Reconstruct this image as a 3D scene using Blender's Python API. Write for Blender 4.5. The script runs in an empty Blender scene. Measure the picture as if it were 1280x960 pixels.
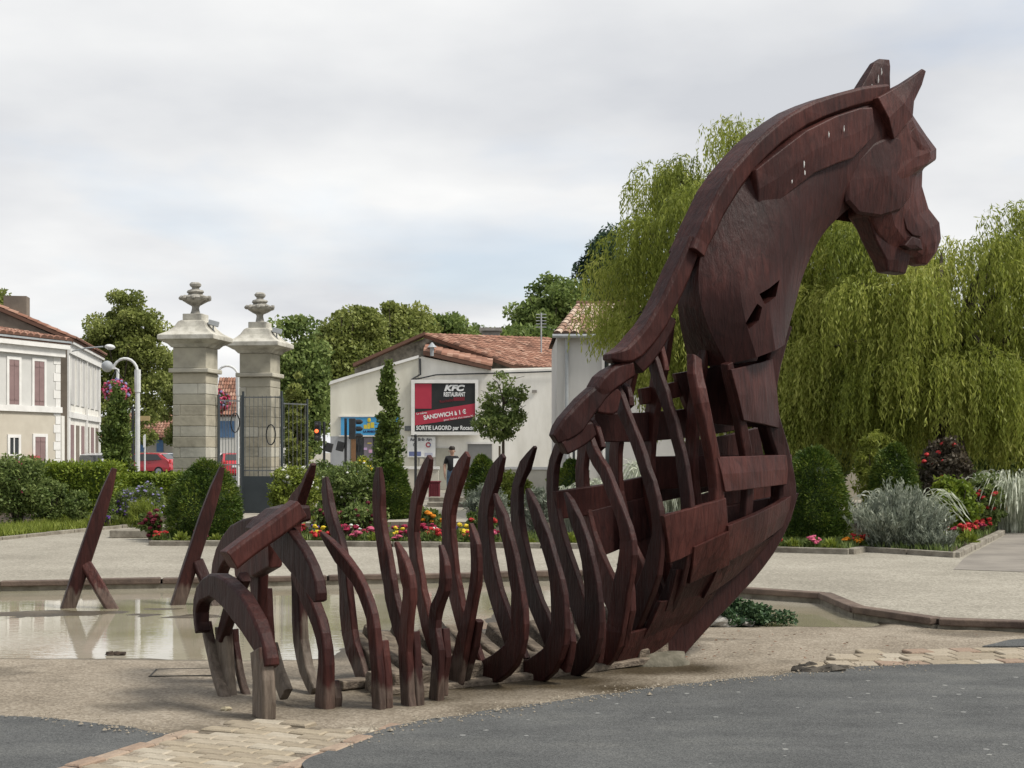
import bpy, bmesh, math, random
import numpy as np
from mathutils import Vector, Matrix, Euler, noise as mnoise

random.seed(7)
rng = np.random.default_rng(11)
R_ = math.radians
sc = bpy.context.scene
COL = sc.collection

# ------------------------------------------------------------------ camera
FPX, CAMH, HOR = 1777.8, 1.65, 565.0          # focal length in photo pixels, eye height, horizon row
cam = bpy.data.cameras.new('camera')
cam.sensor_width = 36.0
cam.lens = 36.0 * FPX / 1280.0
cam.shift_y = (HOR - 480.0) / 1280.0
cam.clip_end = 4000.0
camo = bpy.data.objects.new('camera', cam)
COL.objects.link(camo)
camo.location = (0, 0, CAMH)
camo.rotation_euler = (R_(90), 0, 0)
sc.camera = camo

# ------------------------------------------------------------------ world: broken overcast over a Nishita sky
SUN_EL, SUN_AZ = 52.0, 106.0                   # azimuth clockwise from +Y (away from the camera)
world = bpy.data.worlds.new('World')
sc.world = world
world.use_nodes = True
wn, wl = world.node_tree.nodes, world.node_tree.links
for nd in list(wn): wn.remove(nd)
w_out = wn.new('ShaderNodeOutputWorld'); w_bg = wn.new('ShaderNodeBackground')
w_bg.inputs['Strength'].default_value = 0.1
sky = wn.new('ShaderNodeTexSky'); sky.sky_type = 'NISHITA'; sky.sun_disc = False
sky.sun_elevation = R_(SUN_EL); sky.sun_rotation = R_(SUN_AZ)
sky.air_density = 1.0; sky.dust_density = 1.5
tc = wn.new('ShaderNodeTexCoord')
sep = wn.new('ShaderNodeSeparateXYZ'); wl.new(tc.outputs['Generated'], sep.inputs[0])
zz = wn.new('ShaderNodeMath'); zz.operation = 'MAXIMUM'; wl.new(sep.outputs['Z'], zz.inputs[0]); zz.inputs[1].default_value = 0.0
za = wn.new('ShaderNodeMath'); za.operation = 'ADD'; wl.new(zz.outputs[0], za.inputs[0]); za.inputs[1].default_value = 0.16
dx = wn.new('ShaderNodeMath'); dx.operation = 'DIVIDE'; wl.new(sep.outputs['X'], dx.inputs[0]); wl.new(za.outputs[0], dx.inputs[1])
dy = wn.new('ShaderNodeMath'); dy.operation = 'DIVIDE'; wl.new(sep.outputs['Y'], dy.inputs[0]); wl.new(za.outputs[0], dy.inputs[1])
cmb = wn.new('ShaderNodeCombineXYZ'); wl.new(dx.outputs[0], cmb.inputs[0]); wl.new(dy.outputs[0], cmb.inputs[1]); cmb.inputs[2].default_value = 3.7
n1 = wn.new('ShaderNodeTexNoise'); n1.inputs['Scale'].default_value = 0.75; n1.inputs['Detail'].default_value = 7; n1.inputs['Roughness'].default_value = 0.52
n1.inputs['Distortion'].default_value = 0.25
wl.new(cmb.outputs[0], n1.inputs['Vector'])
cover = wn.new('ShaderNodeValToRGB'); cover.color_ramp.elements[0].position = 0.36; cover.color_ramp.elements[1].position = 0.52
cover.color_ramp.elements[0].color = (0.6, 0.6, 0.6, 1); cover.color_ramp.elements[1].color = (1, 1, 1, 1)
wl.new(n1.outputs['Fac'], cover.inputs[0])
n2 = wn.new('ShaderNodeTexNoise'); n2.inputs['Scale'].default_value = 1.1; n2.inputs['Detail'].default_value = 6; n2.inputs['Roughness'].default_value = 0.5
mp = wn.new('ShaderNodeMapping'); mp.inputs['Location'].default_value = (4.3, 9.1, 1.0); wl.new(cmb.outputs[0], mp.inputs[0]); wl.new(mp.outputs[0], n2.inputs['Vector'])
ccol = wn.new('ShaderNodeValToRGB')
ccol.color_ramp.elements[0].position = 0.30; ccol.color_ramp.elements[0].color = (0.52, 0.535, 0.565, 1)
ccol.color_ramp.elements[1].position = 0.68; ccol.color_ramp.elements[1].color = (0.80, 0.80, 0.79, 1)
wl.new(n2.outputs['Fac'], ccol.inputs[0])
scl = wn.new('ShaderNodeVectorMath'); scl.operation = 'SCALE'; scl.inputs['Scale'].default_value = 6.8
wl.new(ccol.outputs[0], scl.inputs[0])
mx = wn.new('ShaderNodeMix'); mx.data_type = 'RGBA'
wl.new(cover.outputs[0], mx.inputs['Factor']); wl.new(sky.outputs[0], mx.inputs['A']); wl.new(scl.outputs[0], mx.inputs['B'])
wl.new(mx.outputs['Result'], w_bg.inputs['Color']); wl.new(w_bg.outputs[0], w_out.inputs[0])

sun = bpy.data.lights.new('sun', 'SUN'); sun.energy = 2.2; sun.angle = R_(14); sun.color = (1.0, 0.955, 0.88)
suno = bpy.data.objects.new('sun', sun); COL.objects.link(suno)
sd = Vector((math.sin(R_(SUN_AZ)) * math.cos(R_(SUN_EL)), math.cos(R_(SUN_AZ)) * math.cos(R_(SUN_EL)), math.sin(R_(SUN_EL))))
suno.rotation_euler = sd.to_track_quat('Z', 'Y').to_euler(); suno.location = (20, 10, 40)

sc.view_settings.view_transform = 'Standard'; sc.view_settings.look = 'None'
sc.view_settings.exposure = 0.9; sc.view_settings.gamma = 1.0; sc.view_settings.use_curve_mapping = False
sc.render.engine = 'CYCLES'
sc.cycles.use_denoising = True
sc.cycles.max_bounces = 5; sc.cycles.transparent_max_bounces = 8
sc.cycles.diffuse_bounces = 2

# ------------------------------------------------------------------ helpers
def at(x, y, Y):                               # photo pixel + distance -> point in the place
    return Vector(((x - 640.0) / FPX * Y, Y, CAMH + (HOR - y) / FPX * Y))
def G(x, y, z=0.0):                            # photo pixel on a level at height z
    Y = (CAMH - z) * FPX / (y - HOR)
    return Vector(((x - 640.0) / FPX * Y, Y, z))

class MB:
    def __init__(s): s.v = []; s.f = []; s.m = []
    def add(s, vs, fs, mi=0):
        o = len(s.v); s.v += [Vector(v) for v in vs]; s.f += [tuple(i + o for i in f) for f in fs]; s.m += [mi] * len(fs)
        return s
    def box(s, c, d, rz=0.0, mi=0, rx=0.0, ry=0.0):
        M = Matrix.Translation(c) @ Euler((rx, ry, rz)).to_matrix().to_4x4()
        hx, hy, hz = d[0] / 2, d[1] / 2, d[2] / 2
        vs = [M @ Vector((a * hx, b * hy, e * hz)) for a in (-1, 1) for b in (-1, 1) for e in (-1, 1)]
        return s.add(vs, [(0, 1, 3, 2), (4, 6, 7, 5), (0, 4, 5, 1), (2, 3, 7, 6), (0, 2, 6, 4), (1, 5, 7, 3)], mi)
    def hexa(s, b4, t4, mi=0):                 # bottom quad, top quad (both anticlockwise from above)
        return s.add(list(b4) + list(t4), [(3, 2, 1, 0), (4, 5, 6, 7), (0, 1, 5, 4), (1, 2, 6, 5), (2, 3, 7, 6), (3, 0, 4, 7)], mi)
    def prism(s, poly, off, mi=0):             # polygon + offset vector
        n = len(poly); a = [Vector(p) for p in poly]; b = [p + Vector(off) for p in a]
        return s.add(a + b, [tuple(range(n))[::-1], tuple(range(n, 2 * n))] + [(i, (i + 1) % n, n + (i + 1) % n, n + i) for i in range(n)], mi)
    def rings(s, rs, cap=True, mi=0):
        n = len(rs[0]); vs = [p for r in rs for p in r]; fs = []
        for i in range(len(rs) - 1):
            for j in range(n):
                k = (j + 1) % n
                fs.append((i * n + j, i * n + k, (i + 1) * n + k, (i + 1) * n + j))
        if cap: fs += [tuple(range(n))[::-1], tuple(range((len(rs) - 1) * n, len(rs) * n))]
        return s.add(vs, fs, mi)
    def tube(s, pts, rad, n=8, mi=0, cap=True):
        pts = [Vector(p) for p in pts]; rs = []
        for i, p in enumerate(pts):
            t = (pts[min(i + 1, len(pts) - 1)] - pts[max(i - 1, 0)])
            t = t.normalized() if t.length > 1e-9 else Vector((0, 0, 1))
            a = t.cross(Vector((0.31, 0.95, 0.05)) if abs(t.z) > 0.6 else Vector((0, 0, 1))).normalized(); b = t.cross(a)
            r = rad[i] if isinstance(rad, (list, tuple)) else rad
            rs.append([p + a * (r * math.cos(2 * math.pi * j / n)) + b * (r * math.sin(2 * math.pi * j / n)) for j in range(n)])
        return s.rings(rs, cap, mi)
    def lathe(s, prof, c=(0, 0, 0), n=16, mi=0):
        c = Vector(c)
        return s.rings([[c + Vector((r * math.cos(2 * math.pi * j / n), r * math.sin(2 * math.pi * j / n), z)) for j in range(n)] for r, z in prof], True, mi)
    def blob(s, c, r, seed=0, amp=0.15, nu=12, nv=8, mi=0):
        c = Vector(c); rs = []
        r = Vector(r) if not isinstance(r, (int, float)) else Vector((r, r, r))
        for i in range(nv + 1):
            th = math.pi * (0.02 + 0.96 * i / nv); row = []
            for j in range(nu):
                ph = 2 * math.pi * j / nu
                d = Vector((math.sin(th) * math.cos(ph), math.sin(th) * math.sin(ph), -math.cos(th)))
                k = 1 + amp * mnoise.noise(d * 1.7 + Vector((seed * 3.1, seed * 1.7, 0)))
                row.append(c + Vector((d.x * r.x, d.y * r.y, d.z * r.z)) * k)
            rs.append(row)
        return s.rings(rs, True, mi)
    def jitter(s, a, seed=0, sc_=3.0):
        for i, v in enumerate(s.v):
            s.v[i] = v + mnoise.noise_vector(v * sc_ + Vector((seed, seed * 2.3, 0))) * a
        return s

def mk(name, mb, mat, parent=None, smooth=False, off=None, bevel=0.0):
    me = bpy.data.meshes.new(name)
    vs = mb.v if off is None else [v - off for v in mb.v]
    me.from_pydata(vs, [], mb.f)
    mats = mat if isinstance(mat, (list, tuple)) else [mat]
    for m in mats: me.materials.append(m)
    if len(mats) > 1: me.polygons.foreach_set('material_index', mb.m)
    bm = bmesh.new(); bm.from_mesh(me); bmesh.ops.recalc_face_normals(bm, faces=bm.faces); bm.to_mesh(me); bm.free()
    if smooth: me.polygons.foreach_set('use_smooth', [True] * len(me.polygons))
    me.update()
    o = bpy.data.objects.new(name, me); COL.objects.link(o)
    if parent is not None: o.parent = parent
    if bevel:
        b = o.modifiers.new('bevel', 'BEVEL'); b.width = bevel; b.segments = 2; b.limit_method = 'ANGLE'; b.angle_limit = R_(40)
    return o
def tag(o, label=None, cat=None, group=None, kind=None):
    if label: o['label'] = label
    if cat: o['category'] = cat
    if group: o['group'] = group
    if kind: o['kind'] = kind
    return o
def thing(name, loc, label, cat, group=None, rz=0.0):
    o = bpy.data.objects.new(name, None); COL.objects.link(o)
    o.location = loc; o.rotation_euler = (0, 0, rz); o.empty_display_size = 0.2
    return tag(o, label, cat, group)
def copy_tree(o, parent=None):
    c = o.copy(); COL.objects.link(c); c.parent = parent
    for ch in o.children: copy_tree(ch, c)
    return c

# ------------------------------------------------------------------ materials
def mat_new(name):
    m = bpy.data.materials.new(name); m.use_nodes = True
    return m, m.node_tree.nodes, m.node_tree.links, m.node_tree.nodes['Principled BSDF']
def ramp(nodes, stops):
    r = nodes.new('ShaderNodeValToRGB'); e = r.color_ramp.elements
    while len(e) < len(stops): e.new(0.5)
    for i, (p, c) in enumerate(stops):
        e[i].position = p; e[i].color = (c[0], c[1], c[2], 1)
    return r
def M_(name, c1, c2=None, scale=4.0, rough=0.8, bump=0.0, bscale=None, stretch=(1, 1, 1), detail=6, spec=0.3, metal=0.0, third=None, bdist=0.02):
    m, n, l, p = mat_new(name)
    p.inputs['Roughness'].default_value = rough; p.inputs['Specular IOR Level'].default_value = spec; p.inputs['Metallic'].default_value = metal
    tc = n.new('ShaderNodeTexCoord'); mp = n.new('ShaderNodeMapping'); mp.inputs['Scale'].default_value = stretch
    l.new(tc.outputs['Object'], mp.inputs[0])
    nz = n.new('ShaderNodeTexNoise'); nz.inputs['Scale'].default_value = scale; nz.inputs['Detail'].default_value = detail; nz.inputs['Roughness'].default_value = 0.62
    l.new(mp.outputs[0], nz.inputs['Vector'])
    if c2 is None: c2 = tuple(v * 0.8 for v in c1)
    st = [(0.32, c2), (0.68, c1)] if third is None else [(0.30, c2), (0.52, c1), (0.72, third)]
    r = ramp(n, st); l.new(nz.outputs['Fac'], r.inputs[0]); l.new(r.outputs[0], p.inputs['Base Color'])
    if bump:
        b = n.new('ShaderNodeBump'); b.inputs['Strength'].default_value = bump; b.inputs['Distance'].default_value = bdist
        z2 = n.new('ShaderNodeTexNoise'); z2.inputs['Scale'].default_value = bscale or scale * 4; z2.inputs['Detail'].default_value = 5
        l.new(mp.outputs[0], z2.inputs['Vector']); l.new(z2.outputs['Fac'], b.inputs['Height']); l.new(b.outputs[0], p.inputs['Normal'])
    return m
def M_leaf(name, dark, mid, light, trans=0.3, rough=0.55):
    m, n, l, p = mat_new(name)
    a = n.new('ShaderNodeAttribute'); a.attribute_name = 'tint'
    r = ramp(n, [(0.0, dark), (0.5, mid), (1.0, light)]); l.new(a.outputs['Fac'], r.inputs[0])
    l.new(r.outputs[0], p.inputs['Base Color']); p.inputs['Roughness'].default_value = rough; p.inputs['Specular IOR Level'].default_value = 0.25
    t = n.new('ShaderNodeBsdfTranslucent'); l.new(r.outputs[0], t.inputs[0])
    mxs = n.new('ShaderNodeMixShader'); mxs.inputs[0].default_value = trans
    l.new(p.outputs[0], mxs.inputs[1]); l.new(t.outputs[0], mxs.inputs[2])
    l.new(mxs.outputs[0], n['Material Output'].inputs[0])
    return m
def M_tint(name, stops, rough=0.85, bump=0.3, bscale=30):
    m, n, l, p = mat_new(name)
    a = n.new('ShaderNodeAttribute'); a.attribute_name = 'tint'
    r = ramp(n, stops); l.new(a.outputs['Fac'], r.inputs[0])
    nz = n.new('ShaderNodeTexNoise'); nz.inputs['Scale'].default_value = bscale; nz.inputs['Detail'].default_value = 5
    tc = n.new('ShaderNodeTexCoord'); l.new(tc.outputs['Object'], nz.inputs['Vector'])
    mm = n.new('ShaderNodeMix'); mm.data_type = 'RGBA'; mm.blend_type = 'MULTIPLY'; mm.inputs['Factor'].default_value = 0.5
    l.new(r.outputs[0], mm.inputs['A']); l.new(nz.outputs['Color'], mm.inputs['B'])
    l.new(r.outputs[0], p.inputs['Base Color']); p.inputs['Roughness'].default_value = rough; p.inputs['Specular IOR Level'].default_value = 0.2
    b = n.new('ShaderNodeBump'); b.inputs['Strength'].default_value = bump; b.inputs['Distance'].default_value = 0.01
    l.new(nz.outputs['Fac'], b.inputs['Height']); l.new(b.outputs[0], p.inputs['Normal'])
    return m

def wood_mat(name, worn=0.0, wz0=0.0, wz1=0.5):
    """dark oxblood stained timber, hewn; 'worn' bares grey wood low down in ragged patches"""
    m, n, l, p = mat_new(name)
    tc = n.new('ShaderNodeTexCoord'); geo = n.new('ShaderNodeNewGeometry')
    mp = n.new('ShaderNodeMapping'); mp.inputs['Scale'].default_value = (9, 9, 1.6); l.new(geo.outputs['Position'], mp.inputs[0])
    g = n.new('ShaderNodeTexNoise'); g.inputs['Scale'].default_value = 2.6; g.inputs['Detail'].default_value = 8; g.inputs['Roughness'].default_value = 0.65
    l.new(mp.outputs[0], g.inputs['Vector'])
    big = n.new('ShaderNodeTexNoise'); big.inputs['Scale'].default_value = 1.7; big.inputs['Detail'].default_value = 5; l.new(geo.outputs['Position'], big.inputs['Vector'])
    r = ramp(n, [(0.25, (0.013, 0.0052, 0.0047)), (0.5, (0.034, 0.0102, 0.0084)), (0.78, (0.096, 0.0295, 0.0225))])
    mixf = n.new('ShaderNodeMath'); mixf.operation = 'MULTIPLY_ADD'; mixf.inputs[1].default_value = 0.45
    l.new(g.outputs['Fac'], mixf.inputs[0])
    hb = n.new('ShaderNodeMath'); hb.operation = 'MULTIPLY'; hb.inputs[1].default_value = 0.55; l.new(big.outputs['Fac'], hb.inputs[0])
    l.new(hb.outputs[0], mixf.inputs[2])
    oi = n.new('ShaderNodeObjectInfo'); vr = n.new('ShaderNodeMath'); vr.operation = 'MULTIPLY_ADD'; vr.inputs[1].default_value = 0.22; vr.inputs[2].default_value = -0.11
    l.new(oi.outputs['Random'], vr.inputs[0]); sm = n.new('ShaderNodeMath'); sm.operation = 'ADD'; l.new(mixf.outputs[0], sm.inputs[0]); l.new(vr.outputs[0], sm.inputs[1]); l.new(sm.outputs[0], r.inputs[0])
    # drying splits along the grain
    mpc = n.new('ShaderNodeMapping'); mpc.inputs['Scale'].default_value = (13, 13, 1.1); l.new(geo.outputs['Position'], mpc.inputs[0])
    vc = n.new('ShaderNodeTexVoronoi'); vc.feature = 'DISTANCE_TO_EDGE'; vc.inputs['Scale'].default_value = 1.0; l.new(mpc.outputs[0], vc.inputs['Vector'])
    cr = n.new('ShaderNodeMapRange'); cr.inputs['From Min'].default_value = 0.012; cr.inputs['From Max'].default_value = 0.045; cr.inputs['To Min'].default_value = 0.3; l.new(vc.outputs['Distance'], cr.inputs['Value'])
    cm = n.new('ShaderNodeMix'); cm.data_type = 'RGBA'; cm.blend_type = 'MULTIPLY'; cm.inputs['Factor'].default_value = 0.4; l.new(r.outputs[0], cm.inputs['A'])
    cc = n.new('ShaderNodeCombineColor'); [l.new(cr.outputs[0], cc.inputs[k]) for k in range(3)]; l.new(cc.outputs[0], cm.inputs['B'])
    col = cm.outputs['Result']
    if worn > 0:
        sp = n.new('ShaderNodeSeparateXYZ'); l.new(geo.outputs['Position'], sp.inputs[0])
        mr = n.new('ShaderNodeMapRange'); mr.inputs['From Min'].default_value = wz0; mr.inputs['From Max'].default_value = wz1
        mr.inputs['To Min'].default_value = 1.0; mr.inputs['To Max'].default_value = 0.0; l.new(sp.outputs['Z'], mr.inputs['Value'])
        nz = n.new('ShaderNodeTexNoise'); nz.inputs['Scale'].default_value = 1.6; nz.inputs['Detail'].default_value = 7; l.new(mp.outputs[0], nz.inputs['Vector'])
        ad = n.new('ShaderNodeMath'); ad.operation = 'ADD'; l.new(mr.outputs[0], ad.inputs[0]); l.new(nz.outputs['Fac'], ad.inputs[1])
        th = n.new('ShaderNodeMapRange'); th.inputs['From Min'].default_value = 1.0 - 0.07; th.inputs['From Max'].default_value = 1.0 + 0.09
        th.inputs['To Max'].default_value = worn; l.new(ad.outputs[0], th.inputs['Value'])
        gr = ramp(n, [(0.3, (0.07, 0.055, 0.042)), (0.7, (0.22, 0.185, 0.145))]); l.new(g.outputs['Fac'], gr.inputs[0])
        mm = n.new('ShaderNodeMix'); mm.data_type = 'RGBA'; l.new(th.outputs[0], mm.inputs['Factor']); l.new(col, mm.inputs['A']); l.new(gr.outputs[0], mm.inputs['B'])
        col = mm.outputs['Result']
    l.new(col, p.inputs['Base Color'])
    p.inputs['Roughness'].default_value = 0.5; p.inputs['Specular IOR Level'].default_value = 0.17
    b = n.new('ShaderNodeBump'); b.inputs['Strength'].default_value = 0.55; b.inputs['Distance'].default_value = 0.02
    l.new(g.outputs['Fac'], b.inputs['Height'])
    ck = n.new('ShaderNodeTexVoronoi'); ck.inputs['Scale'].default_value = 7.0; l.new(geo.outputs['Position'], ck.inputs['Vector'])
    b2 = n.new('ShaderNodeBump'); b2.inputs['Strength'].default_value = 0.10; b2.inputs['Distance'].default_value = 0.03
    l.new(ck.outputs['Distance'], b2.inputs['Height']); l.new(b.outputs[0], b2.inputs['Normal']); l.new(b2.outputs[0], p.inputs['Normal'])
    return m

WOOD = wood_mat('oxblood_timber')
WOODW = wood_mat('oxblood_timber_worn_foot', 0.42, 0.0, 0.36)
WOODG = wood_mat('timber_bare_leg', 0.8, 0.05, 0.85)
GREYWOOD = M_('grey_weathered_timber', (0.24, 0.195, 0.145), (0.075, 0.058, 0.044), 3.0, 0.8, 0.6, 9, (2, 9, 9))
# ================================================================== THE SETTING
TZ = 0.10                                      # terrace level above the basin floor
# ---- materials of the ground
def gravel_mat(name, ca, cb, cc, sp=60.0, bump=0.4, big=0.5, spk=0.42):
    m, n, l, p = mat_new(name)
    geo = n.new('ShaderNodeNewGeometry')
    v = n.new('ShaderNodeTexVoronoi'); v.inputs['Scale'].default_value = sp; l.new(geo.outputs['Position'], v.inputs['Vector'])
    sepc = n.new('ShaderNodeSeparateColor'); l.new(v.outputs['Color'], sepc.inputs[0])
    nz = n.new('ShaderNodeTexNoise'); nz.inputs['Scale'].default_value = big; nz.inputs['Detail'].default_value = 9; nz.inputs['Roughness'].default_value = 0.68; l.new(geo.outputs['Position'], nz.inputs['Vector'])
    mu = n.new('ShaderNodeMath'); mu.operation = 'MULTIPLY_ADD'; mu.inputs[1].default_value = spk; l.new(sepc.outputs[0], mu.inputs[0])
    m2 = n.new('ShaderNodeMath'); m2.operation = 'MULTIPLY'; m2.inputs[1].default_value = 1 - spk; l.new(nz.outputs['Fac'], m2.inputs[0]); l.new(m2.outputs[0], mu.inputs[2])
    r = ramp(n, [(0.18, ca), (0.5, cb), (0.82, cc)]); l.new(mu.outputs[0], r.inputs[0]); l.new(r.outputs[0], p.inputs['Base Color'])
    p.inputs['Roughness'].default_value = 0.9; p.inputs['Specular IOR Level'].default_value = 0.2
    b = n.new('ShaderNodeBump'); b.inputs['Strength'].default_value = bump; b.inputs['Distance'].default_value = 0.01
    l.new(v.outputs['Distance'], b.inputs['Height']); l.new(b.outputs[0], p.inputs['Normal'])
    return m, n, l, p, r
TERR = gravel_mat('terrace_exposed_aggregate', (0.15, 0.136, 0.108), (0.275, 0.252, 0.205), (0.43, 0.40, 0.335), 42, 0.4, 0.45, 0.32)[0]
ASPH, an, al, ap, ar = gravel_mat('worn_asphalt', (0.050, 0.052, 0.051), (0.088, 0.090, 0.088), (0.13, 0.132, 0.127), 110, 0.35, 1.1)
# pale spots of trodden gum and grit on the asphalt
geo = an.new('ShaderNodeNewGeometry'); vv = an.new('ShaderNodeTexVoronoi'); vv.inputs['Scale'].default_value = 5.5; al.new(geo.outputs['Position'], vv.inputs['Vector'])
th = an.new('ShaderNodeMapRange'); th.inputs['From Min'].default_value = 0.105; th.inputs['From Max'].default_value = 0.085; al.new(vv.outputs['Distance'], th.inputs['Value'])
sc2 = an.new('ShaderNodeSeparateColor'); al.new(vv.outputs['Color'], sc2.inputs[0])
gt = an.new('ShaderNodeMath'); gt.operation = 'GREATER_THAN'; gt.inputs[1].default_value = 0.42; al.new(sc2.outputs[1], gt.inputs[0])
ml = an.new('ShaderNodeMath'); ml.operation = 'MULTIPLY'; al.new(th.outputs[0], ml.inputs[0]); al.new(gt.outputs[0], ml.inputs[1])
m3 = an.new('ShaderNodeMath'); m3.operation = 'MULTIPLY'; al.new(ml.outputs[0], m3.inputs[0]); m3.inputs[1].default_value = 0.55
mxa = an.new('ShaderNodeMix'); mxa.data_type = 'RGBA'; al.new(m3.outputs[0], mxa.inputs['Factor']); al.new(ar.outputs[0], mxa.inputs['A']); mxa.inputs['B'].default_value = (0.34, 0.34, 0.32, 1)
nb_ = an.new('ShaderNodeTexNoise'); nb_.inputs['Scale'].default_value = 0.9; nb_.inputs['Detail'].default_value = 8; nb_.inputs['Roughness'].default_value = .7
mpa = an.new('ShaderNodeMapping'); mpa.inputs['Scale'].default_value = (1, 2.2, 1); al.new(geo.outputs['Position'], mpa.inputs[0]); al.new(mpa.outputs[0], nb_.inputs['Vector'])
ra_ = ramp(an, [(.3, (.74, .74, .75)), (.5, (1, 1, 1)), (.72, (1.3, 1.28, 1.24))]); al.new(nb_.outputs['Fac'], ra_.inputs[0])
mz = an.new('ShaderNodeMix'); mz.data_type = 'RGBA'; mz.blend_type = 'MULTIPLY'; mz.inputs['Factor'].default_value = 1.0; al.new(mxa.outputs['Result'], mz.inputs['A']); al.new(ra_.outputs[0], mz.inputs['B'])
al.new(mz.outputs['Result'], ap.inputs['Base Color'])

# basin floor: pinkish sand and grit, moist where low, shade painted under the hull
SAND, sn, sl, sp_, sr = gravel_mat('basin_sand', (0.115, 0.094, 0.070), (0.235, 0.198, 0.150), (0.38, 0.335, 0.27), 60, 0.35, 1.0, 0.31)
sa = sn.new('ShaderNodeAttribute'); sa.attribute_name = 'wet_shade'
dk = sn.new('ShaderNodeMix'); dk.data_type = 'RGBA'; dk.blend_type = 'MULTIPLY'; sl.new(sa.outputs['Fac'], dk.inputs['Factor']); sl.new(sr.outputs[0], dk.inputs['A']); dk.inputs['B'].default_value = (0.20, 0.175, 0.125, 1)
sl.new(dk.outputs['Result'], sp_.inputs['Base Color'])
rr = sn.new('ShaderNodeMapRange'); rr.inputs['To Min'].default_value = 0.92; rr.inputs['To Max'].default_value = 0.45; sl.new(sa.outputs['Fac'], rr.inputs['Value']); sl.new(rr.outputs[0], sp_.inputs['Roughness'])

# murky shallow water
WATER, n_, l_, p_ = mat_new('murky_water')
p_.inputs['Base Color'].default_value = (0.25, 0.215, 0.135, 1); p_.inputs['Roughness'].default_value = 0.025
p_.inputs['IOR'].default_value = 1.33; p_.inputs['Specular IOR Level'].default_value = 1.0
geo = n_.new('ShaderNodeNewGeometry')
z_ = n_.new('ShaderNodeTexNoise'); z_.inputs['Scale'].default_value = 0.55; z_.inputs['Detail'].default_value = 4; l_.new(geo.outputs['Position'], z_.inputs['Vector'])
r_ = ramp(n_, [(0.35, (0.27, 0.245, 0.165)), (0.62, (0.40, 0.36, 0.29))]); l_.new(z_.outputs['Fac'], r_.inputs[0]); l_.new(r_.outputs[0], p_.inputs['Base Color'])
b_ = n_.new('ShaderNodeBump'); b_.inputs['Strength'].default_value = 0.06; b_.inputs['Distance'].default_value = 0.01
z2_ = n_.new('ShaderNodeTexNoise'); z2_.inputs['Scale'].default_value = 5.0
mp_ = n_.new('ShaderNodeMapping'); mp_.inputs['Scale'].default_value = (1, 3.5, 1); l_.new(geo.outputs['Position'], mp_.inputs[0]); l_.new(mp_.outputs[0], z2_.inputs['Vector'])
l_.new(z2_.outputs['Fac'], b_.inputs['Height']); l_.new(b_.outputs[0], p_.inputs['Normal'])

SOIL = M_('bed_soil', (0.085, 0.062, 0.042), (0.03, 0.022, 0.016), 9, 0.95, 0.5, 40)
KERB = M_('kerb_concrete', (0.30, 0.275, 0.225), (0.13, 0.112, 0.088), 5, 0.9, 0.35, 40)
KERBD = M_('basin_kerb_stone', (0.17, 0.125, 0.095), (0.07, 0.05, 0.04), 4, 0.85, 0.4, 30)
KERBB = M_('basin_wall_render', (0.26, 0.235, 0.185), (0.10, 0.085, 0.06), 5, 0.9, 0.4, 20)
PATHM = M_('path_concrete', (0.26, 0.235, 0.20), (0.165, 0.148, 0.128), 1.2, 0.9, 0.25, 60)
PALEPATH = M_('pale_path_gravel', (0.40, 0.365, 0.30), (0.29, 0.262, 0.22), 3, 0.9, 0.2, 60)
GRASSM = M_leaf('grass_blades', (0.045, 0.075, 0.012), (0.09, 0.13, 0.025), (0.18, 0.19, 0.06), 0.3)

def sheet(name, poly, z, mat, kind='structure'):
    mb = MB(); mb.add([Vector((p[0], p[1], z)) for p in poly], [tuple(range(len(poly)))])
    o = mk(name, mb, mat); 
    if o.data.polygons[0].normal.z < 0: o.data.flip_normals()
    return tag(o, kind=kind)
FARGROUND = M_('ground_far', (0.26, 0.24, 0.2), (0.15, 0.14, 0.115), 0.3, 0.95)
sheet('ground', [(-1500, -60), (1500, -60), (1500, 2500), (-1500, 2500)], -0.12, FARGROUND)

# ---- basin edge (top line of the kerb), from photo pixels at terrace level
EDGE = [G(-700, 733, TZ), G(-300, 730, TZ), G(0, 727, TZ), G(300, 722, TZ), G(620, 716, TZ), G(735, 714, TZ), G(790, 719, TZ), G(915, 734, TZ), G(1030, 741.5, TZ), G(1072, 759, TZ), G(1172, 773.5, TZ), G(1290, 777.5, TZ), G(1700, 785, TZ), Vector((16.0, 12.2, TZ))]
terr = [(p.x, p.y) for p in EDGE] + [(1500, EDGE[-1].y), (1500, 2400), (-1500, 2400), (-1500, EDGE[0].y)]
sheet('terrace_paving', terr, TZ, TERR)
# kerb stones of the basin, one by one
kerb = thing('basin_kerb', (0, 15, 0), None, None); tag(kerb, kind='structure')
def kerb_run(pts, length, w, h0, h1, root, mat, name='kerb_stone', gap=0.012, inward=None, both=None):
    for a, b in zip(pts[:-1], pts[1:]):
        a2, b2 = Vector((a.x, a.y, 0)), Vector((b.x, b.y, 0)); L = (b2 - a2).length
        k = max(1, round(L / length)); d = (b2 - a2) / L; nn = Vector((-d.y, d.x, 0))
        for i in range(k):
            p0 = a2 + d * (L * i / k + gap); p1 = a2 + d * (L * (i + 1) / k - gap)
            j = random.uniform(-0.008, 0.008); jj = random.uniform(-0.006, 0.006)
            q = [p0 + nn * (-w / 2 + j), p1 + nn * (-w / 2 + j), p1 + nn * (w / 2 + j), p0 + nn * (w / 2 + j)]
            mb = MB(); mb.hexa([v + Vector((0, 0, h0)) for v in q], [v + Vector((0, 0, h1 + jj)) for v in q])
            mk(name, mb, mat, root, off=root.location, bevel=0.012)
kerb_run([p for p in EDGE if -13.5 < p.x < 17][:], 0.95, 0.16, 0.045, TZ + 0.012, kerb, KERBD)
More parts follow.
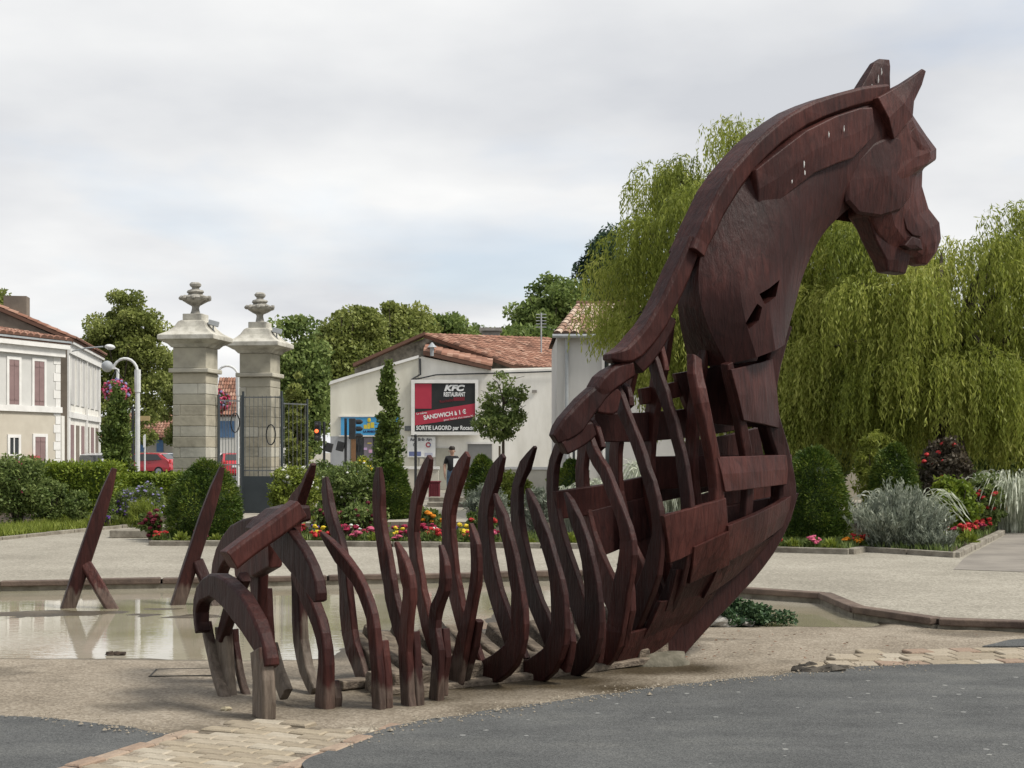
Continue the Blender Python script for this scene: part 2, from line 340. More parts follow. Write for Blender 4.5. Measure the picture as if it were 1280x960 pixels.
# the rendered wall face below the coping
mb = MB()
for a, b in zip(EDGE[:-1], EDGE[1:]):
    d = (b - a).normalized(); nn = Vector((-d.y, d.x, 0)) * 0.05
    q = [Vector((v.x, v.y, 0)) for v in (a - nn, b - nn, b + nn, a + nn)]
    mb.hexa([v + Vector((0, 0, -0.15)) for v in q], [v + Vector((0, 0, 0.044)) for v in q])
mk('kerb_footing', mb, KERBB, kerb, off=kerb.location)

# ---- basin floor with real hollows that hold the water
def sstep(a, b, x):
    t = min(1.0, max(0.0, (x - a) / (b - a))); return t * t * (3 - 2 * t)
def basin_h(X, Y):
    py = HOR + CAMH * FPX / max(Y, 2.0); px = 640 + X * FPX / max(Y, 2.0)
    nz = mnoise.fractal(Vector((X * 1.1, Y * 1.1, 3.0)), 1.0, 2.0, 4) * 0.010 + mnoise.noise(Vector((X * 6, Y * 6, 1))) * 0.002
    h = 0.012 + nz
    far = 1 - sstep(750, 766, py)                               # trough below the far kerb
    far *= 1 - sstep(700, 800, px) * (1 - sstep(850, 900, px)) * 0.0
    left = sstep(766, 778, py) * (1 - sstep(818, 829, py - (px - 60) * 0.004)) * (1 - sstep(380, 520, px + (py - 800) * 0.8))
    mid = sstep(250, 330, px) * (1 - sstep(560, 700, px)) * (1 - sstep(783, 794, py))
    mid2 = sstep(300, 420, px) * (1 - sstep(560, 640, px)) * sstep(794, 798, py) * (1 - sstep(806, 814, py)) * 0.8
    right = sstep(850, 890, px) * (1 - sstep(1080, 1130, px)) * (1 - sstep(779, 787, py))
    w = max(far if px < 1000 else 0, left, mid, mid2, right)
    h -= 0.034 * w
    bar = sstep(748, 757, py) * (1 - sstep(774, 784, py)) * (1 - sstep(420, 560, px)); h += bar * (mnoise.fractal(Vector((X * .9 + 3, Y * 2.2, 7.0)), 1.0, 2.0, 4) * 0.016 - 0.019)
    mud = math.exp(-((px - 770) / 120) ** 2 - ((py - 862) / 9) ** 2)
    h -= 0.010 * mud
    return h, mud, px, py
mb = MB(); NX, NY = 460, 190; wet_shade = []
for j in range(NY + 1):
    Y = 6.6 + (19.5 - 6.6) * (j / NY) ** 1.25
    for i in range(NX + 1):
        X = -14.0 + 30.0 * i / NX
        h, mud, px, py = basin_h(X, Y)
        wv = sstep(0.012, -0.006, h) if h < 0.012 else 0.0
        wv = 1 - sstep(-0.012, 0.013, h)
        pn = mnoise.fractal(Vector((X * 0.9 + 5, Y * 1.6, 0)), 1.0, 2.0, 3)
        wv = max(wv, mud * 0.95, sstep(0.12, 0.5, pn) * 0.5)
        wv = max(wv, math.exp(-((px - 560) / 200) ** 2 - ((py - 868) / 16) ** 2) * 0.7)
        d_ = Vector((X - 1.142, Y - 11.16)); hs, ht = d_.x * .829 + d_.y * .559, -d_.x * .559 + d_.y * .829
        hull_damp_shade = sstep(-3.9, -2.2, hs) * (1 - sstep(-.1, .5, hs)) * (1 - sstep(.25, .85, abs(ht + .12))); wv = max(wv, min(1, hull_damp_shade * (1.0 + 0.9 * pn)) * .95)  # moist ground and contact shade painted together along the hull
        wet_shade.append(min(1, wv)); mb.v.append(Vector((X, Y, h)))
for j in range(NY):
    for i in range(NX):
        a = j * (NX + 1) + i; mb.f.append((a, a + 1, a + NX + 2, a + NX + 1)); mb.m.append(0)
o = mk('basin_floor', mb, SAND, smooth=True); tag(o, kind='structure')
at_ = o.data.attributes.new('wet_shade', 'FLOAT', 'POINT'); at_.data.foreach_set('value', wet_shade)
o = sheet('water', [(-13.9, 9), (15.9, 9), (15.9, 19.4), (-13.9, 19.4)], -0.011, WATER)

# ---- asphalt in front, left and right of the paver strip
AL = [G(-200, 880), G(0, 897.5), G(120, 908), G(213, 921), G(100, 962), (-2.9, 5.5, 0), (-13.5, 5.5, 0), (-13.5, 9.6, 0)]
AR = [G(372, 960), G(425, 935), G(482, 914.5), G(545, 903), G(620, 893), G(690, 882), G(760, 872), G(830, 862), G(900, 853.5), G(960, 848.5), G(1000, 845), G(1062, 838), G(1150, 834.5), G(1282, 832.5), G(1500, 829), (15.5, 10.5, 0), (15.5, 5.0, 0), (-0.7, 5.0, 0)]
def slab(name, poly, z0, z1, mat):
    mb = MB(); a = [Vector((p[0], p[1], z0)) for p in poly]; mb.prism(a, (0, 0, z1 - z0)); return tag(mk(name, mb, mat), kind='structure')
def ragged(poly, amp=0.03, step=0.09, seed=1):
    out = []
    for a, b in zip(poly, poly[1:] + poly[:1]):
        a = Vector((a[0], a[1], 0)); b = Vector((b[0], b[1], 0)); k = max(1, int(min((b - a).length, 6) / step))
        for i in range(k):
            p = a.lerp(b, i / k); out.append(p + Vector((mnoise.noise(p * 5 + Vector((seed, 0, 0))), mnoise.noise(p * 5 + Vector((0, seed, 9))), 0)) * amp)
    return out
slab('asphalt_apron', ragged(AL, 0.06, 0.06, 2), -0.1, 0.022, ASPH)
slab('asphalt_road', ragged(AR, 0.06, 0.06, 5), -0.1, 0.026, ASPH)
slab('asphalt_patch', ragged([G(1228, 811), G(1262, 803), G(1400, 792), G(1400, 809), G(1290, 811)], 0.02, 0.1, 7), -0.1, 0.024, ASPH)

# ---- block pavers laid one by one
PAV = [M_('paver_buff_%d' % i, c, tuple(v * 0.72 for v in c), 14, 0.9, 0.4, 60) for i, c in enumerate([(0.345, 0.29, 0.21), (0.38, 0.325, 0.245), (0.31, 0.26, 0.19), (0.41, 0.36, 0.28)])]
PAVR = [M_('paver_pink_%d' % i, c, tuple(v * 0.7 for v in c), 14, 0.9, 0.4, 60) for i, c in enumerate([(0.31, 0.225, 0.165), (0.36, 0.275, 0.205)])]
def paver_mesh(w, d, h, mat, seed):
    mb = MB(); b = 0.008; r = random.Random(seed)
    j = lambda: r.uniform(-0.004, 0.004)
    lo = [Vector((sx * w / 2 + j(), sy * d / 2 + j(), -h)) for sx, sy in ((-1, -1), (1, -1), (1, 1), (-1, 1))]
    mi = [Vector((v.x, v.y, -b)) for v in lo]; hi = [Vector((v.x * (1 - 2 * b / w), v.y * (1 - 2 * b / d), 0)) for v in lo]
    mb.rings([lo, mi, hi]); me_o = mk('paver', mb, mat); me = me_o.data; bpy.data.objects.remove(me_o); return me
pv = thing('paving_strip', (-1.45, 8.0, 0), None, None); tag(pv, kind='structure')
buff = [paver_mesh(0.205, 0.102, 0.06, PAV[i % 4], i) for i in range(8)]; pink = [paver_mesh(0.205, 0.102, 0.06, PAVR[i % 2], i) for i in range(4)]
P0 = Vector((-1.70, 7.43, 0)); P1 = Vector((-1.205, 8.62, 0)); du = (P1 - P0).normalized(); dn = Vector((du.y, -du.x, 0)); ang = math.atan2(du.y, du.x)
def put(mesh, loc, rz, root, tilt=0.0):
    o = bpy.data.objects.new('paver', mesh); COL.objects.link(o); o.parent = root
    o.location = Vector(loc) - root.location; o.rotation_euler = (random.gauss(0, tilt), random.gauss(0, tilt), rz + random.gauss(0, 0.012 + tilt)); return o
LEN = (P1 - P0).length
row = 0; s_ = -0.45
while s_ < LEN - 0.06:
    # border pavers both sides lie along the strip, field pavers across it in stretcher bond
    wbl = 0.50 - 0.02 * row * 0
    loose = sstep(LEN * 0.35, LEN * 0.8, s_)
    for k in range(-3, 3):
        t = (k + 0.5) * 0.212 + (0.106 if row % 2 else 0) - 0.05
        if abs(t) > 0.44: continue
        if s_ > LEN - 0.05 and random.random() < 0.35: continue
        if loose > 0.3 and random.random() < 0.05: continue
        p = P0 + du * s_ + dn * t; p.z = 0.022 + random.gauss(0, 0.002 + 0.004 * loose)
        put(random.choice(buff), p, ang - math.pi / 2 + random.gauss(0, 0.05 * loose), pv, 0.008 + 0.02 * loose)
    row += 1; s_ += 0.109
s_ = -0.4
while s_ < LEN + 0.02:
    for t in (-0.505, 0.525):
        if t < 0 and s_ > LEN - 0.45: continue
        p = P0 + du * s_ + dn * t; p.z = 0.026 + random.gauss(0, 0.004)
        put(random.choice(pink), p, ang, pv, 0.02)
    s_ += 0.212
# the second strip on the right
pv2 = thing('paving_band', (3.0, 11.2, 0), None, None); tag(pv2, kind='structure')
sq = [paver_mesh(0.192, 0.192, 0.06, (PAV + PAVR)[i % 5], 40 + i) for i in range(8)]
FA, FB = G(1005, 838.5), G(1330, 831)
dd = (FB - FA).normalized(); nd = Vector((-dd.y, dd.x, 0)); a2 = math.atan2(dd.y, dd.x)
for r in range(4):
    for c in range(14):
        t = 0.12 + c * 0.2 + (0.1 if r % 2 else 0); q = 0.10 + r * 0.2
        if c < r * 0.6: continue
        lo = 1 - sstep(0.3, 1.2, t)
        if r == 3 and c < 5 and random.random() < 0.6: continue
        p = FA + dd * t + nd * q; p.z = 0.03 + random.gauss(0, 0.003 + 0.008 * lo)
        put(random.choice(sq), p, a2 + random.gauss(0, 0.15 * lo), pv2, 0.01 + 0.04 * lo)
# broken lump of asphalt and kerb at the end of the band
RUB = M_('broken_asphalt', (0.12, 0.105, 0.085), (0.04, 0.036, 0.03), 12, 0.95, 0.7, 30)
for i, (x, y, r) in enumerate([(1004, 841, 0.075), (1018, 843, 0.085), (1035, 842, 0.09), (1050, 839, 0.07), (1012, 835, 0.06)]):
    p = G(x, y); mb = MB(); mb.blob((p.x, p.y - .02, 0.008), (r * 1.5, r * 0.7, r * 0.62), i + 3, 0.6, 9, 6).jitter(0.02, i, 14)
    tag(mk('asphalt_lump', mb, RUB), 'dark lump of broken asphalt at the end of the paver band', 'rubble', 'broken asphalt lumps by the paver band')
PLATE = M_('iron_cover', (0.06, 0.055, 0.045), (0.03, 0.028, 0.024), 10, 0.7, 0.5, 50)
# small litter on the sand
STN = M_('pale_pebble', (0.5, 0.43, 0.28), (0.3, 0.26, 0.18), 20, 0.8)
p = G(283, 890); mb = MB(); mb.blob((p.x, p.y, 0.02), (0.035, 0.025, 0.014), 2, 0.4); tag(mk('pebble', mb, STN), 'flat yellowish pebble at the foot of the small timber arch', 'stone')
p = G(145, 817); mb = MB()
for i in range(6): mb.blob((p.x + random.uniform(-.08, .08), p.y + random.uniform(-.03, .03), 0.0), (0.04, 0.03, 0.018), i, 0.6, 7, 5)
tag(mk('mud_clod', mb, M_('mud', (0.07, 0.05, 0.035), (0.03, 0.022, 0.018), 20, 0.9)), 'dark clod of mud lying at the edge of the puddle', 'mud')
p0, p1 = G(203, 842), G(243, 847)
mb = MB(); mb.box((p0 + p1) / 2 + Vector((0.06, 0.05, 0.012)), (0.5, 0.34, 0.012), 0.1)
o = tag(mk('drain_cover', mb, SAND), 'flat rectangular drain cover set in the sandy basin floor', 'drain cover')
mb = MB(); c = (p0 + p1) / 2 + Vector((0.06, 0.05, 0.013))
for sx in (-1, 1): mb.box(c + Vector((sx * 0.25 * math.cos(.1), sx * 0.25 * math.sin(.1), 0)), (0.012, 0.34, 0.016), 0.1)
for sy in (-1, 1): mb.box(c + Vector((-sy * 0.17 * math.sin(.1), sy * 0.17 * math.cos(.1), 0)), (0.52, 0.012, 0.016), 0.1)
mk('rim', mb, PLATE, o)

# loose grit washed along the asphalt edge
GRIT = M_('loose_grit', (.36, .31, .24), (.14, .12, .09), 60, .95); mb = MB()
for i in range(900):
    a, b = random.choice([(AR[k], AR[k + 1]) for k in range(1, 12)] + [(AL[k], AL[k + 1]) for k in range(1, 3)]); a = Vector((a[0], a[1], 0)); b = Vector((b[0], b[1], 0))
    p = a.lerp(b, random.random()) + Vector((random.gauss(0, .05), random.gauss(-.03, .09), 0)); r_ = random.uniform(.004, .011) * (2 if random.random() < .06 else 1)
    z_ = .027 + r_ * .3; q = [p + Vector((r_ * math.cos(t + i), r_ * math.sin(t + i) * .8, z_)) for t in (0, 1.6, 3.1, 4.7)]
    mb.add(q + [p + Vector((0, 0, z_ + r_ * .8))], [(0, 1, 4), (1, 2, 4), (2, 3, 4), (3, 0, 4)])
tag(mk('grit', mb, GRIT), 'loose pale grit scattered along the asphalt edge', 'grit', kind='stuff')
# ================================================================== THE HORSE-PROWED HULL
HA = Vector((1.142, 11.16)); YAW = R_(34)
HU = Vector((math.cos(YAW), math.sin(YAW))); HN = Vector((-HU.y, HU.x))
hAU, hAN = HA.dot(HU), HA.dot(HN)
U3, N3 = Vector((HU.x, HU.y, 0)), Vector((HN.x, HN.y, 0)); Z3 = Vector((0, 0, 1))
def hP(x, y, t=0.0):                           # pixel on the lengthwise plane at lateral offset t
    k = (x - 640.0) / FPX; Y = (t + hAN) / (k * HN.x + HN.y); return at(x, y, Y)
def hR(x, y, s):                               # pixel on the cross plane at station s
    k = (x - 640.0) / FPX; Y = (s + hAU) / (k * HU.x + HU.y); return at(x, y, Y)
def hL(s, t, z): return Vector((HA.x + s * HU.x + t * HN.x, HA.y + s * HU.y + t * HN.y, z))
def toL(p):
    d = Vector((p.x - HA.x, p.y - HA.y)); return d.dot(HU), d.dot(HN), p.z
def mirror(p): s, t, z = toL(p); return hL(s, -t, z)
def catmull(pts, per=4):
    out = []; n = len(pts)
    for i in range(n - 1):
        p0, p1, p2, p3 = pts[max(i - 1, 0)], pts[i], pts[i + 1], pts[min(i + 2, n - 1)]
        for k in range(per):
            t = k / per
            out.append([0.5 * (2 * b + (c - a) * t + (2 * a - 5 * b + 4 * c - d) * t * t + (3 * b - a - 3 * c + d) * t ** 3) for a, b, c, d in zip(p0, p1, p2, p3)])
    out.append(list(pts[-1])); return out
def beam(path, th, side, seed=0, per=2, tip=True, ch=0.14, foot=False, rough=0.009):
    """path: list of (Vector, width); side: direction of the thickness th; hewn eight-sided section"""
    q = catmull([(p.x, p.y, p.z, w) for p, w in path], per); P = [Vector(a[:3]) for a in q]; W = [a[3] for a in q]
    rs = []; side = side.normalized()
    for i, p in enumerate(P):
        T = (P[min(i + 1, len(P) - 1)] - P[max(i - 1, 0)]).normalized()
        a = T.cross(side).normalized(); b = side
        w, h = W[i] / 2, th / 2
        k = 1.0
        if tip and i == 0: k = 0.55
        if tip and i == 1: k = 0.9
        if i == 0 and tip: p = p - T * 0.02
        c = min(w, h) * ch * 2
        sec = [(w, h - c), (w - c, h), (-w + c, h), (-w, h - c), (-w, -h + c), (-w + c, -h), (w - c, -h), (w, -h + c)]
        rs.append([p + a * (x * k) + b * (y * k) for x, y in sec])
    mb = MB(); mb.rings(rs)
    if rough: mb.jitter(rough, seed * 1.37, 7.0); mb.jitter(rough * .5, seed * 2.37, 21.0)
    return mb
def pxw(wpx, p): return wpx * p.y / FPX
horse = thing('horse_hull_sculpture', (HA.x + -1.0 * HU.x, HA.y - 1.0 * HU.y, 0), 'dark oxblood timber horse with bowed head rising as prow of a ribbed ship hull', 'sculpture')
HO = horse.location.copy()
def hpart(name, mb, mat=None, parent=None, bevel=0.006, smooth=False):
    return mk(name, mb, mat or WOOD, parent or horse, off=HO, bevel=bevel, smooth=smooth)

def rib(s, px, th=0.055, mat=None, seed=0, double=None, name='rib', tip=True, inset=0.0):
    path = []
    for x, y, w in px:
        p = hR(x, y, s) + N3 * inset; path.append((p, max(0.045, (pxw(w, p) - 0.83 * th) / (0.62 if s < -0.8 or y > 690 else 0.86))))
    hpart(name, beam(path, th, U3, seed, tip=tip), mat)
    if double:                                 # second futtock bolted on the forward face
        path = []
        for x, y, w in double:
            p = hR(x, y, s + th * 1.04); path.append((p, max(0.045, (pxw(w, p) - 0.83 * th) / 0.72)))
        hpart('futtock', beam(path, th, U3, seed + 50, tip=False), mat)
FR = dict(n1=-2.81, n2=-2.60, n3=-2.35, n4=-1.95, n5=-1.655, n6=-1.307, n7=-0.965, n8=-0.63, n9=-0.32, n10=-0.04)
# near side ribs, tops first
rib(FR['n1'], [(404, 668, 15), (424, 694, 20), (446, 722, 20), (461, 755, 20), (468, 787, 21), (471, 825, 21), (473, 860, 22), (474, 895, 24)], mat=WOODW, seed=1, double=[(480, 800, 12), (482, 845, 22), (483, 893, 23)])
rib(FR['n2'], [(497, 682, 13), (507, 708, 21), (512, 735, 23), (511, 762, 23), (508, 790, 23), (508, 840, 22), (512, 890, 23)], mat=WOODW, seed=2, double=[(519, 790, 12), (521, 835, 18), (523, 889, 20)])
rib(FR['n3'], [(552, 685, 12), (556, 708, 18), (556, 735, 19), (546, 760, 19), (544, 785, 19), (548, 812, 20), (547, 848, 22), (544, 882, 24)], mat=WOODW, seed=3, double=[(556, 785, 12), (557, 820, 18), (553, 868, 18)])
rib(FR['n4'], [(589, 658, 11), (595, 682, 18), (596, 712, 19), (592, 745, 19), (584, 782, 21), (577, 815, 24), (570, 845, 27), (562, 868, 30)], mat=WOODW, seed=4, double=[(600, 775, 14), (592, 805, 20), (580, 845, 22)])
rib(FR['n5'], [(620, 621, 11), (629, 648, 19), (637, 680, 20), (645, 720, 21), (650, 760, 25), (649, 793, 28), (640, 818, 29), (620, 836, 29), (595, 840, 22), (572, 833, 13)], seed=5)
rib(FR['n6'], [(661, 614, 11), (670, 640, 19), (682, 672, 20), (693, 708, 21), (699, 745, 26), (701, 783, 29), (695, 813, 30), (678, 834, 30), (652, 839, 22), (628, 832, 13)], seed=6, double=[(709, 765, 12), (712, 800, 22), (704, 835, 24)])
rib(FR['n7'], [(708, 619, 12), (717, 640, 19), (727, 667, 21), (736, 698, 22), (741, 730, 24), (743, 775, 29), (738, 806, 30), (722, 828, 30), (698, 833, 22), (676, 827, 13)], seed=7, double=[(748, 748, 12), (751, 785, 20), (745, 825, 22)])
rib(FR['n8'], [(730, 522, 18), (740, 560, 22), (756, 590, 22), (771, 625, 22), (783, 662, 24), (786, 692, 25), (778, 735, 27), (771, 783, 29), (761, 810, 30), (742, 826, 26), (718, 826, 14)], seed=8, double=[(787, 722, 12), (786, 760, 22), (776, 805, 24)])
rib(FR['n9'], [(762, 468, 18), (774, 497, 22), (788, 533, 22), (802, 570, 22), (813, 605, 23), (822, 640, 24), (823, 672, 25), (816, 712, 26), (802, 752, 27), (784, 790, 28), (762, 822, 30)], seed=9)
rib(FR['n10'], [(808, 425, 18), (818, 455, 22), (830, 492, 22), (842, 530, 22), (851, 566, 22), (857, 602, 23), (860, 640, 24), (858, 680, 24), (846, 725, 24), (826, 770, 24), (805, 810, 24)], seed=10)
def rib_t(px, th, seed):                      # inner ribs of the bow, lying behind the planks
    hpart('rib', beam([(hP(x, y, t), pxw(w, hP(x, y, t)) * 0.8) for x, y, w, t in px], th, N3, seed, tip=False))
rib_t([(868, 446, 20, -.22), (869, 470, 22, -.31), (876, 503, 21, -.38), (884, 540, 21, -.38), (891, 575, 21, -.37), (895, 610, 21, -.36), (893, 660, 21, -.35)], 0.10, 11)
rib_t([(908, 454, 17, -.27), (912, 470, 17, -.27), (920, 505, 17, -.26), (928, 545, 18, -.24), (933, 580, 18, -.22), (934, 620, 18, -.22), (930, 665, 18, -.2)], 0.08, 12)
rib_t([(966, 525, 14, -.03), (970, 545, 15, -.03), (975, 570, 15, -.02), (976, 600, 15, -.02), (972, 640, 14, -.02)], 0.09, 13)
# top plates lapped on the upper ends of three near ribs
for s, px in ((FR['n8'] - 0.035, [(733, 522, 14), (741, 540, 24), (749, 562, 16)]), (FR['n9'] - 0.035, [(770, 478, 14), (779, 490, 24), (785, 510, 16)]), (FR['n10'] - 0.035, [(810, 420, 16), (820, 440, 24), (828, 466, 17)])):
    hpart('rib_cap', beam([(hR(x, y, s + 0.09) - N3 * 0.02, pxw(w, hR(x, y, s)) * 0.9) for x, y, w in px], 0.05, U3, s * 9, tip=True))
# far side ribs
rib(-2.46, [(407, 600, 20), (411, 632, 20), (419, 660, 19), (428, 690, 20), (433, 735, 24), (437, 790, 26), (448, 828, 24), (462, 864, 22)], mat=WOODW, seed=21)
rib(-2.25, [(474, 587, 20), (474, 618, 21), (475, 650, 21), (482, 690, 21), (488, 728, 24), (494, 762, 24), (506, 800, 24), (520, 840, 24)], seed=22)
rib(-1.95, [(537, 574, 20), (530, 597, 20), (521, 628, 20), (517, 665, 20), (521, 702, 21), (527, 740, 22), (536, 782, 22), (552, 830, 24)], seed=23)
rib(-1.655, [(584, 570, 20), (574, 595, 22), (564, 625, 22), (561, 660, 22), (564, 700, 24), (570, 740, 23), (582, 785, 23), (600, 835, 24)], seed=24)
rib(-1.307, [(629, 572, 17), (619, 595, 22), (609, 628, 23), (607, 662, 23), (611, 700, 25), (621, 742, 25), (636, 785, 26), (652, 830, 28)], seed=25)
rib(-0.965, [(668, 561, 13), (657, 582, 18), (648, 606, 18), (647, 645, 21), (653, 690, 26), (664, 735, 26), (682, 780, 26), (703, 830, 28)], seed=26)
rib(-0.63, [(712, 540, 22), (698, 563, 22), (691, 592, 22), (692, 628, 24), (699, 668, 28), (711, 715, 28), (727, 762, 28), (748, 818, 28)], seed=27)
rib(-0.32, [(748, 500, 26), (733, 545, 24), (728, 585, 24), (730, 625, 25), (738, 668, 26), (752, 716, 28), (770, 752, 28), (790, 805, 28)], seed=28)
rib(-0.04, [(795, 440, 28), (783, 490, 26), (773, 540, 24), (770, 590, 24), (776, 640, 26), (788, 685, 26), (806, 730, 26), (822, 780, 26)], seed=29)
rib(0.22, [(838, 400, 28), (826, 455, 28), (815, 520, 26), (811, 575, 24), (814, 620, 24), (826, 680, 24), (845, 740, 24)], seed=30)
rib(0.48, [(880, 440, 26), (872, 480, 24), (866, 540, 24), (866, 600, 22), (878, 670, 22), (895, 720, 22)], seed=31)
# floor timbers: weathered, bolted across the keel and rising to the far bilge
for i, s in enumerate([-2.46, -2.25, -1.95, -1.655, -1.307, -0.965, -0.63, -0.32]):
    for j, (dz, ds) in enumerate(((0.0, 0.085), (0.06, 0.195))):
        a = hL(s + ds, -0.12 + 0.05 * j, 0.06 + 0.02 * j); b = hL(s + ds, 0.56 - 0.04 * (i % 3), 0.28 + dz)
        m_ = a.lerp(b, 0.5) - Z3 * 0.03
        hpart('floor_timber', beam([(b, 0.15), (m_, 0.16), (a, 0.15)], 0.10, U3, 60 + i * 2 + j, tip=False, rough=0.006), GREYWOOD)
# keel on the ground
hpart('keel', beam([(hL(-2.55, 0.0, 0.07), 0.15), (hL(-1.6, 0, 0.07), 0.17), (hL(-0.8, 0, 0.09), 0.2), (hL(0.05, 0, 0.12), 0.24)], 0.16, N3, 80, tip=False, rough=0.01), GREYWOOD)
hpart('keel_plank', beam([(hL(-2.6, -0.16, 0.03), 0.05), (hL(-1.2, -0.15, 0.03), 0.05), (hL(-0.1, -0.10, 0.05), 0.05)], 0.12, N3, 81, tip=False, rough=0.008), GREYWOOD)
hpart('keel_plank', beam([(hL(-2.7, 0.18, 0.05), 0.06), (hL(-1.2, 0.18, 0.04), 0.06), (hL(-0.1, 0.12, 0.05), 0.06)], 0.14, N3, 82, tip=False, rough=0.008), GREYWOOD)
# concrete stub under the stem
STUB = M_('mossy_concrete', (0.16, 0.145, 0.11), (0.07, 0.065, 0.045), 8, 0.9, 0.5, 30)
mb = MB(); mb.blob(hL(-0.13, -0.02, -0.01), (0.38, 0.23, 0.12), 4, 0.3, 16, 8); hpart('footing', mb, STUB, bevel=0, smooth=True)

# stem: runs from the foot up the bow and the chest to the throat (right edge pixels, width)
stem = [(812, 838, 34), (836, 806, 40), (868, 768, 42), (899, 737, 40), (928, 708, 36), (952, 680, 32), (969, 650, 28), (979, 622, 26), (977, 592, 24), (971, 562, 24), (961, 530, 24), (955, 495, 24), (961, 455, 24), (974, 405, 26)]
hpart('stem', beam([(hP(x, y, 0), pxw(w, hP(x, y, 0)) / 0.9) for x, y, w in stem], 0.15, N3, 90, tip=False, rough=0.006))

# bow planking: bent boards from the ribs to the stem, both sides; corners (px, py, t) top-aft, top-fore, bottom-fore, bottom-aft (+ mid bulge)
def plank(cs, th=0.05, seed=0, bulge=0.04, both=True, nseg=6, top=None):
    c = [hP(x, y, t) for x, y, t in cs]
    for side in ((0, 1) if both else (0,)):
        q = [p if side == 0 else mirror(p) for p in c]
        lat = -N3 if side == 0 else N3
        vs = []
        for i in range(nseg + 1):
            a = i / nseg; b = math.sin(math.pi * a) * bulge
            up = q[0].lerp(q[1], a) + lat * b; dn_ = q[3].lerp(q[2], a) + lat * b
            if top: up = up + Z3 * top * math.sin(math.pi * a)
            inn = -lat * th
            vs.append([up, up.lerp(dn_, 0.5) + lat * 0.008, dn_, dn_ + inn, up + inn])
        mb = MB(); mb.rings(vs); mb.jitter(0.005, seed + side * 7, 8)
        hpart('hull_plank', mb)
plank([(897, 571, -0.42), (990, 568, -0.03), (990, 604, -0.03), (907, 615, -0.43)], 0.055, 1, 0.03)
plank([(914, 462, -0.36), (966, 449, -0.10), (976, 536, -0.06), (930, 525, -0.33)], 0.05, 2, 0.02)
plank([(830, 645, -0.50), (908, 622, -0.45), (910, 672, -0.42), (838, 704, -0.44)], 0.055, 3, 0.01)
plank([(910, 657, -0.46), (996, 616, -0.02), (985, 652, -0.02), (912, 702, -0.36)], 0.07, 4, 0.05)
plank([(868, 684, -0.47), (912, 664, -0.47), (912, 706, -0.36), (862, 730, -0.35)], 0.06, 5, 0.0)
plank([(900, 704, -0.35), (976, 664, -0.02), (948, 696, -0.02), (880, 748, -0.24)], 0.05, 6, 0.03)
plank([(846, 712, -0.37), (914, 702, -0.34), (890, 750, -0.14), (832, 764, -0.26)], 0.05, 7, 0.0)
plank([(826, 752, -0.30), (892, 742, -0.20), (858, 782, -0.06), (800, 806, -0.16)], 0.05, 8, 0.0)
plank([(788, 792, -0.24), (862, 768, -0.12), (822, 820, -0.05), (768, 832, -0.14)], 0.05, 9, 0.0)
# inner lining of the far side: long stringers tying the far ribs
def stringer(pts, wpx, t=0.44, seed=0, name='stringer'):
    hpart(name, beam([(hP(x, y, t), pxw(wpx, hP(x, y, t))) for x, y in pts], 0.05, N3, seed, tip=False))
stringer([(694, 632), (760, 622), (830, 608), (905, 590)], 36, 0.47, 31)
stringer([(742, 534), (800, 534), (868, 528), (925, 518)], 36, 0.36, 32)
stringer([(800, 496), (850, 486), (905, 474)], 20, 0.34, 34)
stringer([(860, 574), (905, 566), (950, 555)], 44, 0.33, 35)
stringer([(770, 654), (830, 650), (880, 640)], 16, 0.46, 36)
stringer([(880, 500), (915, 492), (950, 480)], 46, 0.28, 37)
stringer([(890, 462), (925, 452), (962, 440)], 44, 0.24, 39)
stringer([(870, 640), (920, 625), (965, 612)], 40, 0.30, 38)

# spine: three lapped beams from the stern end of the back up to the neck
def spine(pts, th, seed, name='spine', tip=True, t=0.0):
    return hpart(name, beam([(hP(x, y, t), pxw(w, hP(x, y, t))) for x, y, w in pts], th, N3, seed, tip=tip))
spine([(694, 548, 26), (708, 534, 30), (722, 519, 30), (738, 500, 26), (752, 486, 20)], 0.13, 1)
spine([(738, 495, 14), (752, 482, 26), (770, 468, 26), (786, 462, 20)], 0.15, 2)
spine([(742, 504, 26), (760, 500, 38), (770, 503, 26)], 0.10, 21, 'spine_web', tip=False)
spine([(762, 446, 12), (778, 444, 22), (797, 428, 26), (817, 400, 26), (836, 362, 26), (852, 325, 24), (862, 302, 22)], 0.20, 3)
spine([(792, 458, 26), (812, 430, 32), (832, 395, 28)], 0.11, 22, 'spine_web', tip=False)
spine([(702, 560, 18), (722, 545, 28), (738, 536, 20)], 0.10, 23, 'spine_web', tip=False)

